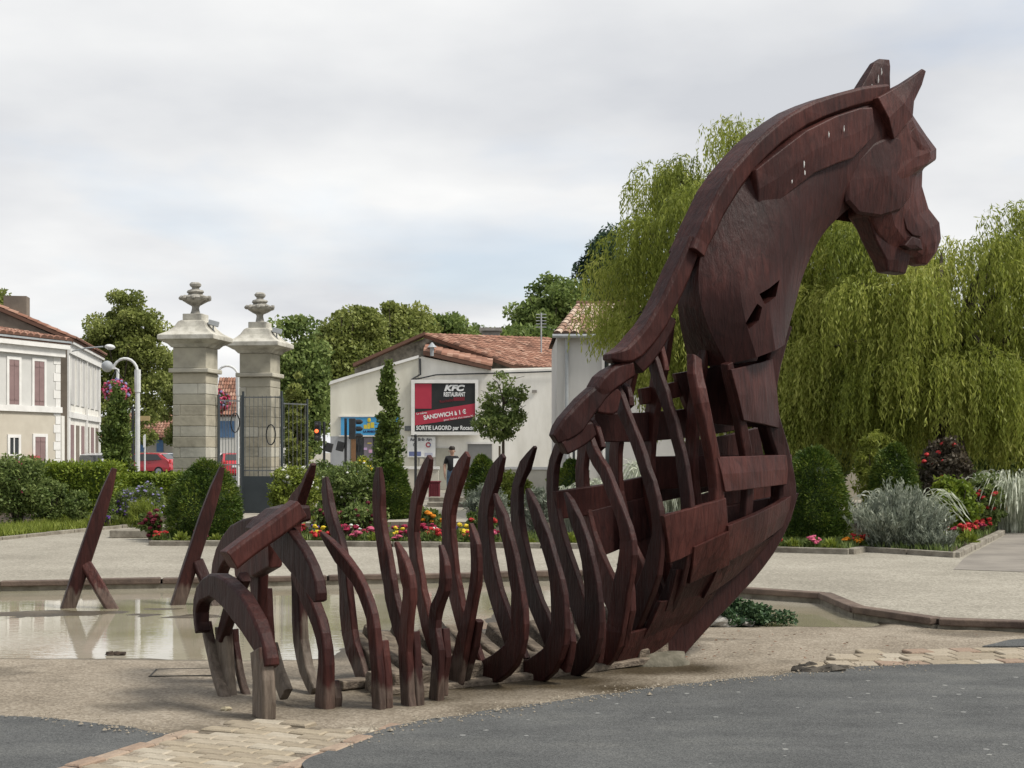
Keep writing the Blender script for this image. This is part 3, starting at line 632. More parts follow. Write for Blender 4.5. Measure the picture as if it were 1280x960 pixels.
# neck: lofted block, faceted
def loft(stations, tc=0.0, cap=True, keep=True):
    """stations: (front px, back px, half widths front..back); rings run near side front->back then far side back->front"""
    rs = []
    for f, b, ws in stations:
        n = len(ws); F_ = hP(f[0], f[1], tc); B_ = hP(b[0], b[1], tc)
        if keep:
            F_ = F_ - U3 * (0.674 * ws[0] * 0.8); B_ = B_ + U3 * (0.674 * ws[-1] * 0.8)
        near = [F_.lerp(B_, i / (n - 1)) - N3 * ws[i] for i in range(n)]
        far = [F_.lerp(B_, i / (n - 1)) + N3 * ws[i] for i in range(n)]
        rs.append(near + far[::-1])
    mb = MB(); mb.rings(rs, cap); return mb
neck_st = [
    ((976, 426), (872, 457), (.12, .30, .38, .36, .22)),
    ((983, 400), (858, 412), (.12, .29, .37, .34, .17)),
    ((990, 375), (852, 365), (.12, .28, .35, .31, .13)),
    ((1000, 340), (862, 312), (.12, .26, .32, .27, .09)),
    ((1022, 297), (888, 250), (.11, .23, .27, .22, .08)),
    ((1045, 272), (926, 194), (.11, .21, .24, .19, .07)),
    ((1062, 258), (980, 148), (.10, .19, .21, .17, .07)),
    ((1080, 240), (1046, 121), (.10, .17, .19, .16, .07)),
    ((1098, 205), (1090, 112), (.09, .15, .17, .15, .08))]
def dense(st, per=3):
    flat = [(*f, *b, *w) for f, b, w in st]; nw = len(st[0][2])
    return [((a[0], a[1]), (a[2], a[3]), tuple(a[4:4 + nw])) for a in catmull(flat, per)]
neck = hpart('neck', loft(dense(neck_st)).jitter(0.004, 3, 3.0), bevel=0, smooth=True)
# two slits cut in the near cheek of the neck
def cutter(polys):
    mb = MB()
    for poly in polys:
        mb.prism([hP(x, y, -0.30) - N3 * 0.3 for x, y in poly], N3 * 0.5)
    me = bpy.data.meshes.new('cut'); me.from_pydata([v - HO for v in mb.v], [], mb.f)
    bm = bmesh.new(); bm.from_mesh(me); bmesh.ops.recalc_face_normals(bm, faces=bm.faces); bm.to_mesh(me); bm.free()
    o = bpy.data.objects.new('cut', me); COL.objects.link(o); o.parent = horse; return o
cut = cutter([[(945, 368), (974, 350), (967, 371), (950, 381)], [(928, 404), (942, 380), (947, 385), (943, 401), (931, 412)]])
bpy.context.view_layer.update()
bmod = neck.modifiers.new('slits', 'BOOLEAN'); bmod.object = cut; bmod.operation = 'DIFFERENCE'; bmod.solver = 'EXACT'
dg = bpy.context.evaluated_depsgraph_get()
me2 = bpy.data.meshes.new_from_object(neck.evaluated_get(dg)); neck.modifiers.clear(); neck.data = me2
bm = bmesh.new(); bm.from_mesh(me2)
for f in bm.faces: f.smooth = True
for e in bm.edges: e.smooth = e.calc_face_angle(3.0) < R_(24)
bm.to_mesh(me2); bm.free()
bpy.data.objects.remove(cut)
# mane panel: a raised board lapped on each side of the neck under the crest
def board(poly, t0, t1, name, parent=None, both=True, dome=0.0, seed=0):
    for side in ((0, 1) if both else (0,)):
        a = [hP(x, y, -t0) for x, y in poly]; b = [hP(x, y, -t1) for x, y in poly]
        # outer face keeps the inner face's footprint: shift straight out along the normal
        cen = sum(a, Vector()) / len(a); out = [p - N3 * (t1 - t0) for p in a]
        out = [cen - N3 * (t1 - t0) + (p - cen + N3 * (t1 - t0)) * 0.93 for p in out]
        top = cen - N3 * (t1 - t0 + dome)
        n = len(a); vs = a + out + [top]
        if side: vs = [mirror(p) for p in vs]
        fs = [tuple(range(n))] + [(i, (i + 1) % n, n + (i + 1) % n, n + i) for i in range(n)] + [(n + i, n + (i + 1) % n, 2 * n) for i in range(n)]
        mb = MB(); mb.add(vs, fs); hpart(name, mb, None, parent, bevel=0.008)
def panel(top, bot, t_in, t_out, name, parent=None, both=True):
    """strip board between two pixel lines, at the given outward offsets per station"""
    for side in ((0, 1) if both else (0,)):
        rs = []
        for (a, b, ti, to) in zip(top, bot, t_in, t_out):
            A1 = hP(a[0], a[1], -to); B1 = hP(b[0], b[1], -to)
            r = [A1, A1.lerp(B1, .5) - N3 * 0.012, B1, B1 + N3 * (to - ti), A1 + N3 * (to - ti)]
            rs.append([mirror(p) for p in r] if side else r)
        mb = MB(); mb.rings(rs); mb.jitter(0.004, len(name), 9); hpart(name, mb, None, parent, bevel=0.01)
panel([(945, 212), (965, 196), (1008, 163), (1045, 145), (1075, 135), (1091, 134)], [(948, 262), (976, 250), (1019, 216), (1050, 203), (1066, 198), (1093, 170)],
      [.12, .12, .12, .12, .11, .1], [.205, .235, .262, .26, .25, .24], 'mane_board', None, False)
# crest rail along the top of the neck
crest = [(858, 318, 22), (872, 287, 24), (893, 246, 26), (922, 206, 26), (955, 174, 26), (990, 150, 25), (1030, 134, 24), (1064, 124, 22), (1096, 119, 18)]
spine(crest, 0.32, 5, 'crest_rail', tip=False)
# head
head_st = [
    ((1126, 128), (1092, 132), (.07, .11, .14, .13, .10)),
    ((1138, 150), (1086, 172), (.09, .16, .18, .17, .12)),
    ((1153, 172), (1078, 200), (.09, .18, .20, .19, .13)),
    ((1165, 189), (1072, 215), (.10, .20, .21, .20, .14)),
    ((1165, 202), (1069, 228), (.10, .19, .21, .21, .14)),
    ((1150, 213), (1066, 245), (.065, .14, .19, .20, .14)),
    ((1150, 234), (1066, 268), (.055, .12, .16, .18, .13)),
    ((1158, 262), (1080, 292), (.06, .10, .13, .14, .10)),
    ((1170, 280), (1098, 310), (.085, .115, .125, .12, .08)),
    ((1172, 300), (1116, 318), (.085, .12, .12, .11, .08)),
    ((1167, 316), (1132, 322), (.08, .11, .11, .10, .07)),
    ((1155, 333), (1139, 331), (.06, .08, .08, .07, .05))]
head = hpart('head', loft(head_st), bevel=0.018)
jaw = loft([((1140, 284), (1068, 268), (.08, .10, .10)), ((1138, 304), (1081, 300), (.08, .09, .085)), ((1133, 328), (1094, 325), (.075, .09, .085)), ((1129, 344), (1099, 340), (.06, .07, .065))])
hpart('jaw', jaw, None, head, bevel=0.015)
def plate(poly, t0, rise, name, both=True, dome=0.03):
    board(poly, t0, t0 + rise, name, head, both, dome)
plate([(1056, 226), (1070, 198), (1090, 178), (1112, 168), (1130, 174), (1139, 194), (1141, 218), (1138, 246), (1124, 264), (1098, 272), (1070, 268), (1056, 252)], 0.16, 0.025, 'cheek', True, 0.04)
plate([(1136, 158), (1148, 172), (1158, 188), (1158, 202), (1142, 206), (1130, 188), (1127, 168)], 0.12, 0.065, 'brow', True, 0.02)
plate([(1122, 308), (1132, 296), (1144, 300), (1147, 314), (1140, 312), (1130, 313)], 0.09, 0.07, 'nostril', True, 0.01)
plate([(1122, 268), (1131, 258), (1143, 285), (1147, 298), (1136, 296), (1128, 288)], 0.09, 0.05, 'nasal_ridge', True, 0.0)
ear_n = loft([((1110, 176), (1090, 124), (.07, .10, .07)), ((1134, 148), (1107, 115), (.065, .09, .06)), ((1138, 128), (1127, 104), (.045, .06, .04)), ((1150, 107), (1143, 93), (.025, .03, .025)), ((1157, 89), (1152, 86), (.008, .010, .008))], -0.15, keep=False)
hpart('ear', ear_n, None, head, bevel=0.008)
ear_f = loft([((1108, 118), (1068, 116), (.05, .08, .05)), ((1108, 97), (1080, 96), (.045, .06, .045)), ((1110, 84), (1090, 79), (.03, .04, .03)), ((1110, 75), (1098, 74), (.02, .02, .02))], 0.13, keep=False)
hpart('ear', ear_f, None, head, bevel=0.008)
# bird droppings on the neck and ear
DROP = M_('bird_dropping', (0.72, 0.71, 0.68), (0.5, 0.49, 0.46), 30, 0.8)
for x, y, l, t in ((1005, 205, 5, .293), (1006, 216, 4, .293), (1036, 168, 4, .29), (1055, 160, 5, .282), (990, 227, 3, .293), (1098, 98, 6, .0), (1102, 90, 5, .0), (1090, 108, 3, .0)):
    tt = -t if t else 0.05
    mb = MB(); c = hP(x, y, tt); mb.blob(c, (0.005, 0.006, 0.0055 * l), x, 0.8, 6, 5); hpart('dropping', mb, DROP, bevel=0)

# ---- the tail: bowed timber arches behind the hull
tail = thing('timber_arch', hL(-3.12, 0.0, 0.0), 'tall bowed timber arch with a slanting beam across its top', 'sculpture')
TO = tail.location.copy()
def tpart(name, mb, mat, root, off, bevel=0.006): return mk(name, mb, mat, root, off=off, bevel=bevel)
def tb(root, off, s, px, th=0.07, mat=None, seed=0, name='timber', tip=False, side=None):
    path = [(hR(x, y, s), max(0.05, (pxw(w, hR(x, y, s)) - 0.83 * th) / 0.54)) for x, y, w in px]
    return tpart(name, beam(path, th, side or U3, seed, tip=tip, rough=0.006), mat or WOOD, root, off)
s0 = -3.14
tb(tail, TO, s0, [(346, 664, 34), (362, 682, 37), (380, 706, 36), (396, 735, 28), (400, 752, 16)], 0.08, WOOD, 41, 'arch_shoulder')
tb(tail, TO, s0 + 0.07, [(372, 712, 24), (386, 745, 26), (400, 778, 24), (407, 812, 23), (407, 850, 26), (406, 896, 30)], 0.08, WOODW, 42, 'leg')
tb(tail, TO, s0 + 0.15, [(418, 850, 14), (418, 870, 22), (416, 894, 24)], 0.06, WOODW, 43, 'foot_block')
tb(tail, TO, -2.90, [(372, 716, 20), (374, 752, 22), (376, 800, 24), (383, 836, 22), (395, 866, 20)], 0.07, WOODG, 44, 'leg')
tb(tail, TO, s0 + 0.05, [(350, 668, 30), (324, 664, 34), (296, 674, 32), (280, 696, 28), (274, 722, 24), (278, 748, 20)], 0.09, WOOD, 45, 'arch_shoulder')
tb(tail, TO, s0 + 0.10, [(322, 690, 34), (324, 735, 27), (325, 772, 22), (326, 812, 22)], 0.08, WOOD, 46, 'post')
tb(tail, TO, s0 + 0.16, [(334, 735, 14), (335, 770, 18), (336, 806, 18)], 0.06, WOOD, 47, 'post')
tpart('cross_beam', beam([(hP(x, y, -0.32 + 0.012 * i), 0.13) for i, (x, y) in enumerate(((286, 700), (310, 682), (340, 660), (373, 636)))], 0.15, N3, 48, tip=False, rough=0.006), WOOD, tail, TO)
tpart('cross_beam', beam([(hP(x, y, 0.05), w) for x, y, w in ((320, 668, 0.1), (345, 648, 0.14), (378, 640, 0.10))], 0.25, N3, 49, tip=False, rough=0.006), WOOD, tail, TO)
tb(tail, TO, -2.95, [(391, 583, 8), (383, 606, 13), (372, 628, 24), (364, 655, 30), (368, 690, 26), (376, 722, 22)], 0.07, WOOD, 50, 'horn', tip=True)
tb(tail, TO, s0 + 0.02, [(300, 700, 38), (322, 692, 46), (344, 690, 36)], 0.10, WOOD, 56, 'web')
arch = thing('timber_arch', hL(-3.52, -0.1, 0.0), 'small bowed timber arch on bare grey legs', 'sculpture')
AO = arch.location.copy(); s1 = -3.52
tb(arch, AO, s1, [(254, 790, 20), (251, 765, 22), (256, 742, 28), (270, 732, 32), (286, 740, 36), (304, 760, 38), (322, 788, 36), (334, 816, 32), (338, 834, 26)], 0.10, WOOD, 51, 'arch_shoulder')
tb(arch, AO, s1 + 0.06, [(258, 778, 12), (264, 812, 16), (274, 850, 16), (286, 890, 20)], 0.07, WOODG, 52, 'leg')
tb(arch, AO, s1 + 0.12, [(280, 784, 28), (281, 820, 28), (285, 855, 24), (290, 890, 22)], 0.07, WOODG, 53, 'leg')
tb(arch, AO, s1 - 0.02, [(326, 812, 34), (330, 850, 33), (330, 897, 35)], 0.09, WOODG, 54, 'leg')
tb(arch, AO, s1 + 0.30, [(340, 806, 18), (348, 840, 20), (358, 868, 22)], 0.06, WOODG, 55, 'leg')
tb(arch, AO, s1 + 0.22, [(293, 786, 10), (297, 825, 12), (304, 858, 12), (313, 880, 14)], 0.05, WOODW, 57, 'leg')
tb(arch, AO, s1 + 0.10, [(306, 720, 20), (296, 745, 22), (284, 775, 22), (278, 800, 18)], 0.07, WOOD, 58, 'cross_beam')

# ---- two raking props standing in the water
def prop(px_long, px_short, label):
    foot = G(px_long[1][0], px_long[1][1], -0.02); Y0 = foot.y
    t = thing('raking_prop', (foot.x, foot.y, -0.02), label, 'sculpture'); off = t.location.copy()
    a = at(px_long[0][0], px_long[0][1], Y0 + 0.25); b = at(px_long[1][0], px_long[1][1] + 5, Y0)
    m1 = a.lerp(b, 0.35)
    sv = Vector((0.45, -0.89, 0))
    tpart('long_beam', beam([(a, 0.10), (m1, 0.15), (b, 0.15)], 0.11, sv, Y0, tip=True, rough=0.006), WOODW, t, off)
    c = at(px_short[0][0], px_short[0][1], Y0 + 0.10); d = at(px_short[1][0], px_short[1][1] + 5, Y0 - 0.05)
    tpart('strut', beam([(c, 0.12), (c.lerp(d, .5), 0.13), (d, 0.13)], 0.11, sv, Y0 + 1, tip=False, rough=0.005), WOODW, t, off)
prop([(142, 588), (83, 761)], [(106, 703), (143, 762)], 'leaning timber prop standing alone in the muddy puddle')
prop([(277, 586), (220, 757)], [(246, 700), (270, 752)], 'leaning timber prop in the water beside the bowed arches')
# ================================================================== BUILDINGS, GATE, STREET
WH = M_('white_render', (0.80, 0.78, 0.72), (0.62, 0.60, 0.54), 1.3, 0.9, 0.15, 30, (1, 1, .28))
CREAM = M_('cream_render', (0.71, 0.69, 0.59), (0.57, 0.545, 0.455), 1.3, 0.9, 0.15, 30, (1, 1, .28))
GREYR = M_('grey_render', (0.58, 0.575, 0.55), (0.48, 0.475, 0.45), 0.8, 0.9, 0.15, 30)
BEIGE = M_('beige_render', (0.52, 0.48, 0.40), (0.43, 0.39, 0.32), 0.8, 0.9, 0.15, 30)
GREYW = M_('house_grey_wall', (0.55, 0.54, 0.515), (0.45, 0.44, 0.42), 1.2, 0.9, 0.1, 30, (1, 1, .25))
BROWNW = M_('stained_gable', (0.21, 0.175, 0.14), (0.13, 0.11, 0.09), 0.9, 0.95, 0.3, 12)
RUBBLE = M_('rubble_stone', (0.33, 0.30, 0.25), (0.10, 0.09, 0.075), 3.6, 0.95, 0.7, 9)
TRIM = M_('white_trim', (0.74, 0.73, 0.70), (0.62, 0.61, 0.58), 2, 0.8)
PINKSH = M_('mauve_shutter', (0.25, 0.17, 0.165), (0.20, 0.135, 0.13), 3, 0.7)
DARKGL, n_, l_, p_ = mat_new('window_glass'); p_.inputs['Base Color'].default_value = (0.035, 0.04, 0.042, 1); p_.inputs['Roughness'].default_value = 0.06
DARKM = M_('dark_metal', (0.035, 0.037, 0.038), (0.02, 0.02, 0.022), 6, 0.5, 0)
GATEM = M_('gate_iron', (0.16, 0.17, 0.17), (0.09, 0.095, 0.10), 6, 0.6, 0)
GATEP = M_('gate_sheet', (0.052, 0.062, 0.068), (0.035, 0.042, 0.047), 2.5, 0.6, 0)
POSTW = M_('painted_white_metal', (0.66, 0.67, 0.66), (0.55, 0.56, 0.55), 5, 0.45)
ZINC = M_('zinc', (0.36, 0.38, 0.39), (0.27, 0.285, 0.295), 3, 0.55)
CONCR = M_('planter_concrete', (0.30, 0.28, 0.25), (0.2, 0.185, 0.165), 4, 0.9, 0.3, 30)
TILE = M_tint('roof_tile', [(0.0, (0.12, 0.08, 0.06)), (0.35, (0.30, 0.19, 0.135)), (0.65, (0.42, 0.31, 0.235)), (1.0, (0.52, 0.44, 0.36))])
TILER = M_tint('roof_tile_orange', [(0.0, (0.13, 0.072, 0.052)), (0.5, (0.285, 0.145, 0.10)), (1.0, (0.40, 0.25, 0.185))])

def tiles(name, el, er, rr, rl, nc, nr, mat, parent, off, lift=0.05, seed=3):
    """barrel tiles over a roof slope given by its four corners (eave left, eave right, ridge right, ridge left)"""
    rg = np.random.default_rng(seed); vs, fs, tint = [], [], []
    up = (er - el).cross(rl - el).normalized()
    if up.z < 0: up = -up
    for r in range(nr):
        for c in range(nc):
            if rg.random() < 0.004: continue
            a0, a1 = r / nr - 0.01, min(1.0, (r + 1.18) / nr)
            tv = float(np.clip(rg.normal(0.5, 0.24), 0, 1)); k0 = len(vs); S = 4
            for a, sh in ((a0, 1.0), (a1, 0.86)):
                lf, rt = el.lerp(rl, a), er.lerp(rr, a); w = (rt - lf) / nc; mid = lf + w * (c + 0.5 + rg.normal(0, 0.025)); hw = w.length * 0.52 * sh; wd = w.normalized()
                base = lift * (1.0 if a == a0 else 0.35)
                for i in range(S + 1):
                    th = math.pi * i / S; vs.append(mid - wd * (hw * math.cos(th)) + up * (hw * 0.75 * math.sin(th) + base))
            for i in range(S): fs.append((k0 + i, k0 + i + 1, k0 + S + 2 + i, k0 + S + 1 + i)); tint.append(tv)
            fs.append(tuple(k0 + i for i in range(S + 1))); tint.append(0.0)
    me = bpy.data.meshes.new(name); me.from_pydata([v - off for v in vs], [], fs); me.materials.append(mat)
    a = me.attributes.new('tint', 'FLOAT', 'FACE'); a.data.foreach_set('value', tint)
    o = bpy.data.objects.new(name, me); COL.objects.link(o); o.parent = parent; o['kind'] = 'stuff'; return o
def quadslab(mb, q, th):                         # slab under four corners, thickness downwards
    n = (q[1] - q[0]).cross(q[3] - q[0]).normalized()
    if n.z < 0: n = -n
    mb.hexa([v - n * th for v in q], list(q)); return mb

class Wall:
    """a vertical wall plane a->b; boxes placed by distance along it, height and offset outwards"""
    def __init__(s, a, b):
        s.a = Vector((a[0], a[1], 0)); s.b = Vector((b[0], b[1], 0)); s.d = (s.b - s.a).normalized(); s.n = Vector((s.d.y, -s.d.x, 0)); s.L = (s.b - s.a).length
        s.rz = math.atan2(s.d.y, s.d.x)
    def p(s, l, z, o=0.0): return s.a + s.d * l + s.n * o + Vector((0, 0, z))
    def bx(s, mb, l0, l1, z0, z1, o0, o1, mi=0):
        b = [s.p(l0, z0, o1), s.p(l1, z0, o1), s.p(l1, z0, o0), s.p(l0, z0, o0)]; t = [v + Vector((0, 0, z1 - z0)) for v in b]
        return mb.hexa(b, t, mi)
    def px(s, x, y):                             # photo pixel on this wall -> (length, height)
        k = (x - 640.0) / FPX; # (k*Y - ax)*ny... solve n.(P-a)=0
        Y = (s.n.x * s.a.x + s.n.y * s.a.y) / (s.n.x * k + s.n.y); q = at(x, y, Y); return (q - s.a).dot(s.d), q.z
def wall_px(W, x0, y0, x1, y1):
    a = W.px(x0, y0); b = W.px(x1, y1); return a[0], b[0], b[1], a[1]      # l0,l1,z0,z1
def ppart(name, root, mat, fn, bevel=0.0):
    mb = MB(); fn(mb); return mk(name, mb, mat, root, off=root.location, bevel=bevel)
def shuttered(W, root, x0, y0, x1, y1, closed=True):
    l0, l1, z0, z1 = wall_px(W, x0, y0, x1, y1); w = l1 - l0
    fr = ppart('window', root, TRIM, lambda m: (W.bx(m, l0 - .13, l0, z0, z1 + .13, 0.002, .05), W.bx(m, l1, l1 + .13, z0, z1 + .13, 0.002, .05), W.bx(m, l0, l1, z1, z1 + .13, 0.002, .05), W.bx(m, l0 - .18, l1 + .18, z0 - .08, z0 - 0.002, 0.002, .09)))
    if closed:
        for a, b in ((l0 + .01, (l0 + l1) / 2 - .008), ((l0 + l1) / 2 + .008, l1 - .01)):
            mb = MB(); W.bx(mb, a, b, z0 + .01, z1 - .01, .004, .04); s = mk('shutter', mb, PINKSH, fr, off=root.location)
            for zz_ in (z0 + (z1 - z0) * .12, z0 + (z1 - z0) * .88):
                mb = MB(); W.bx(mb, a + .02, b - .02, zz_ - .035, zz_ + .035, .041, .055); 
                mk('shutter_batten', mb, PINKSH, fr, off=root.location)
    else:
        mb = MB(); W.bx(mb, l0, l1, z0, z1, .002, .012); mk('pane', mb, DARKGL, fr, off=root.location)
        mb = MB(); W.bx(mb, (l0 + l1) / 2 - .03, (l0 + l1) / 2 + .03, z0, z1, .013, .035); mk('glazing_bar', mb, TRIM, fr, off=root.location)
        mb = MB(); W.bx(mb, l0, l1, (z0 + z1) / 2 - .025, (z0 + z1) / 2 + .025, .013, .033); mk('glazing_bar', mb, TRIM, fr, off=root.location)

# ---- house A: grey, mauve shutters, on the left
a0 = at(-160, 420, 50.6); a1 = at(75, 440, 60.0)
W = Wall((a0.x, a0.y), (a1.x, a1.y)); zc = a1.z
hA = thing('terraced_house', (a0.lerp(a1, .5).x, a0.lerp(a1, .5).y, 0.1), 'grey rendered house with closed mauve shutters and orange tile roof', 'house')
zb = W.px(60, 512)[1]
D = 7.0
ppart('wall', hA, GREYR, lambda m: W.bx(m, 0, W.L, zb, zc, -D, 0))
ppart('ground_floor_wall', hA, BEIGE, lambda m: W.bx(m, 0, W.L, 0.05, zb - .002, -D, 0))
ppart('string_course', hA, TRIM, lambda m: W.bx(m, -.02, W.L + .04, zb - .12, zb + .12, 0.003, .10))
ppart('cornice', hA, TRIM, lambda m: (W.bx(m, -.02, W.L + .14, zc - .22, zc + .10, 0.003, .18), W.bx(m, -.02, W.L + .24, zc + .102, zc + .36, -.02, .34)))
def quoins(m):
    z = 0.3
    i = 0
    while z < zc - .35:
        W.bx(m, W.L - (.30 if i % 2 else .42), W.L + .012, z, z + .34, -.2, .022); z += .36; i += 1
ppart('quoins', hA, TRIM, quoins)['kind'] = 'stuff'
ppart('gutter', hA, ZINC, lambda m: W.bx(m, -.02, W.L + .26, zc + .362, zc + .44, .1, .4))
q = [W.p(0, zc + .42, .38), W.p(W.L + .25, zc + .42, .38), W.p(W.L - 1.9, zc + 1.0, -2.6), W.p(0, zc + 1.0, -2.6)]
ppart('roof', hA, TILER, lambda m: (quadslab(m, q, .12), quadslab(m, [W.p(W.L + .25, zc + .42, -5.6), W.p(0, zc + .42, -5.6), q[3], q[2]], .12), m.add([q[1], W.p(W.L + .25, zc + .42, -5.6), q[2]], [(0, 1, 2)])))
tiles('roof_tiles', q[0], q[1], q[2], q[3], 26, 9, TILER, hA, hA.location)
for x0, x1 in ((10.5, 23), (42, 54.5)): shuttered(W, hA, x0, 449 if x0 < 30 else 451, x1, 506 if x0 < 30 else 507.5)
shuttered(W, hA, -48, 446, -30, 504)
shuttered(W, hA, 11.5, 547, 22.5, 590, False); shuttered(W, hA, 43, 546, 56, 588)
ppart('shop_blind', hA, M_('red_fabric', (0.42, 0.10, 0.10), None, 5, .8), lambda m: W.bx(m, *wall_px(W, 35, 575, 44, 582)[:2], 1.2, 1.5, .004, .25))

# ---- house B: taller white house further along the street, with a stained gable end
b0 = at(84, 427, 61.5); b1 = at(124, 446.5, 72.4)
WB = Wall((b0.x, b0.y), (b1.x, b1.y)); zB = b0.z
hB = thing('terraced_house', (b0.lerp(b1, .5).x, b0.lerp(b1, .5).y, 0.1), 'tall white rendered house with stained brown gable beside the mauve-shuttered house', 'house')
DB = 9.0; apex = zB + 2.05
ppart('wall', hB, WH, lambda m: WB.bx(m, 0.30, WB.L, 0.05, zB, -DB, 0))
mb = MB(); mb.prism([WB.p(0, .05, 0), WB.p(0, zB, 0), WB.p(0, apex, -DB / 2), WB.p(0, zB, -DB), WB.p(0, .05, -DB)], WB.d * .298); mk('gable', mb, BROWNW, hB, off=hB.location)
q = [WB.p(-.12, zB + .1, .3), WB.p(WB.L + .1, zB + .1, .3), WB.p(WB.L + .1, apex + .12, -DB / 2), WB.p(-.12, apex + .12, -DB / 2)]
ppart('roof', hB, TILER, lambda m: (quadslab(m, q, .14), quadslab(m, [WB.p(WB.L + .1, zB + .1, -DB - .3), WB.p(-.12, zB + .1, -DB - .3), q[3], q[2]], .14)))
tiles('roof_tiles', q[0], q[1], q[2], q[3], 40, 12, TILER, hB, hB.location, seed=5)
ppart('cornice', hB, TRIM, lambda m: (WB.bx(m, 0, WB.L + .05, zB - .5, zB - .1, .003, .14), WB.bx(m, 0, WB.L + .1, zB - .098, zB + .06, .003, .26)))
ppart('chimney', hB, BROWNW, lambda m: WB.bx(m, .06, .9, zB + .3, zB + 1.95, -2.65, -1.7))
ppart('string_course', hB, TRIM, lambda m: WB.bx(m, 0, WB.L + .04, 3.15, 3.4, .003, .09))
ppart('corner_pilaster', hB, TRIM, lambda m: WB.bx(m, -.004, .5, .06, zB - .5, .003, .07))
ppart('corner_pilaster', hB, TRIM, lambda m: WB.bx(m, WB.L - .4, WB.L + .02, .06, zB - .5, .003, .07))
ppart('drainpipe', hB, TRIM, lambda m: WB.bx(m, WB.L * .52, WB.L * .52 + .12, .06, zB - .5, .01, .12))
SHW = M_('pale_grey_shutter', (0.50, 0.49, 0.47), (0.44, 0.43, 0.41), 3, .7)
for i in range(6):
    l = .95 + i * 1.72
    if l + .95 > WB.L - .4: break
    f = ppart('window', hB, TRIM, lambda m: (WB.bx(m, l - .1, l, 3.75, 6.0, .004, .06), WB.bx(m, l + .95, l + 1.05, 3.75, 6.0, .004, .06), WB.bx(m, l - .1, l + 1.05, 6.002, 6.12, .004, .06)))
    mb = MB(); WB.bx(mb, l + .005, l + .945, 3.75, 6.0, .004, .035); mk('shutter', mb, SHW, f, off=hB.location)
    f = ppart('doorway', hB, BROWNW if i % 2 else PINKSH, lambda m: WB.bx(m, l, l + .95, .1, 2.85, .004, .03))
ppart('side_wall', hB, WH, lambda m: WB.bx(m, -.9, -.03, .05, 3.2, -.6, -.1))
WBo = ppart('wall_lamp', hB, ZINC, lambda m: m.tube([WB.p(.4, zB - .4, .1), WB.p(.2, zB - .25, .8), WB.p(0, zB - .2, 1.5)], .03))
mb = MB(); mb.blob(WB.p(-.1, zB - .22, 1.8), (.2, .45, .12), 1, 0, 10, 6); mk('lamp_head', mb, POSTW, WBo, off=hB.location, smooth=True)

# ---- low white building with the hoarding
KY = 58.0
def kp(x, y, dy=0.0): return at(x, y, KY + dy)
WK = Wall((kp(413, 600).x, KY), (kp(700, 600).x, KY))
kb = thing('workshop_building', (kp(560, 600).x, KY, 0.1), 'low cream and white workshop with rubble gable and orange roofs behind the advertising hoarding', 'building')
pl = [kp(413, 630), kp(413, 479.5), kp(441, 470.5), kp(480, 458), kp(523, 447), kp(523, 630)]
mb = MB(); mb.prism(pl, (0, 9, 0)); mk('cream_wall', mb, CREAM, kb, off=kb.location)
pl = [kp(523.3, 630), kp(523.3, 447), kp(527, 445.5), kp(612, 462.5), kp(628, 463), kp(697, 460.5), kp(697, 630)]
mb = MB(); mb.prism([p + Vector((0, .03, 0)) for p in pl], (0, 9, 0)); mk('white_wall', mb, WH, kb, off=kb.location)
# rough gable of the building just behind
pl = [kp(440, 476, .5), kp(440, 459, .5), kp(470, 444, .5), kp(500, 431, .5), kp(530, 420, .5), kp(560, 428, .5), kp(600, 442, .5), kp(638, 457, .5), kp(640, 476, .5)]
mb = MB(); mb.prism([p + Vector((0, 1.0, 0)) for p in pl], (0, .6, 0)); mk('rubble_gable', mb, RUBBLE, kb, off=kb.location)
# roofs
e0, e1 = kp(529, 443.5, -.15), kp(614, 462.5, -.15)
fl = Vector((0, 1.6, 0.05))
ppart('roof', kb, TILER, lambda m: m.prism([e0, e1, e1 + Vector((0, 0, .14)), e0 + Vector((0, 0, .16))], (0, 1.6, 0)))
tiles('verge_tiles', e1 + Vector((0, 0, .14)), e1 + Vector((0, 1.6, .5)), e0 + Vector((0, 1.6, .5)), e0 + Vector((0, 0, .16)), 5, 12, TILER, kb, kb.location, .03, 9)
r0, r1 = kp(530, 418.5, 1.0), kp(641, 457, 1.0); far_ = Vector((5.2, 5.5, 0.22))
q = [r1, r1 + far_ + Vector((0.9, 0, -.55)), r0 + far_ + Vector((0.1, 0, .05)), r0]
ppart('roof', kb, TILER, lambda m: quadslab(m, q, .12))
tiles('roof_tiles', q[0], q[1], q[2], q[3], 30, 16, TILER, kb, kb.location, .03, 12)
tv = [kp(441, 458, .8), kp(531, 418.5, .8)]
ppart('verge', kb, TILER, lambda m: m.prism([tv[0], tv[1], tv[1] + Vector((0, 0, .13)), tv[0] + Vector((0, 0, .13))], (0, .9, 0)))
ppart('parapet', kb, WH, lambda m: m.prism([kp(612, 461, .2), kp(700, 459, .2), kp(700, 463, .2), kp(612, 465, .2)], (0, .3, 0)))
ppart('coping', kb, TRIM, lambda m: m.prism([kp(411, 481, -.1), kp(413, 476.5, -.1), kp(444, 467, -.1), kp(523, 444, -.1), kp(523, 447.5, -.1), kp(444, 470.5, -.1)], (0, .5, 0)))
c = kp(540, 436, -.1)
ppart('roof_vent', kb, ZINC, lambda m: (m.lathe([(.09, -.3), (.09, .05), (.2, .06), (.02, .26)], c, 10)))
ppart('chimney', kb, CONCR, lambda m: (m.hexa([kp(602, 430, 5), kp(625, 430, 5), kp(625, 430, 6), kp(602, 430, 6)], [kp(602, 414, 5), kp(625, 414, 5), kp(625, 414, 6), kp(602, 414, 6)]), m.box(kp(613.5, 412.8, 5.5), (1.0, 1.3, .14))))
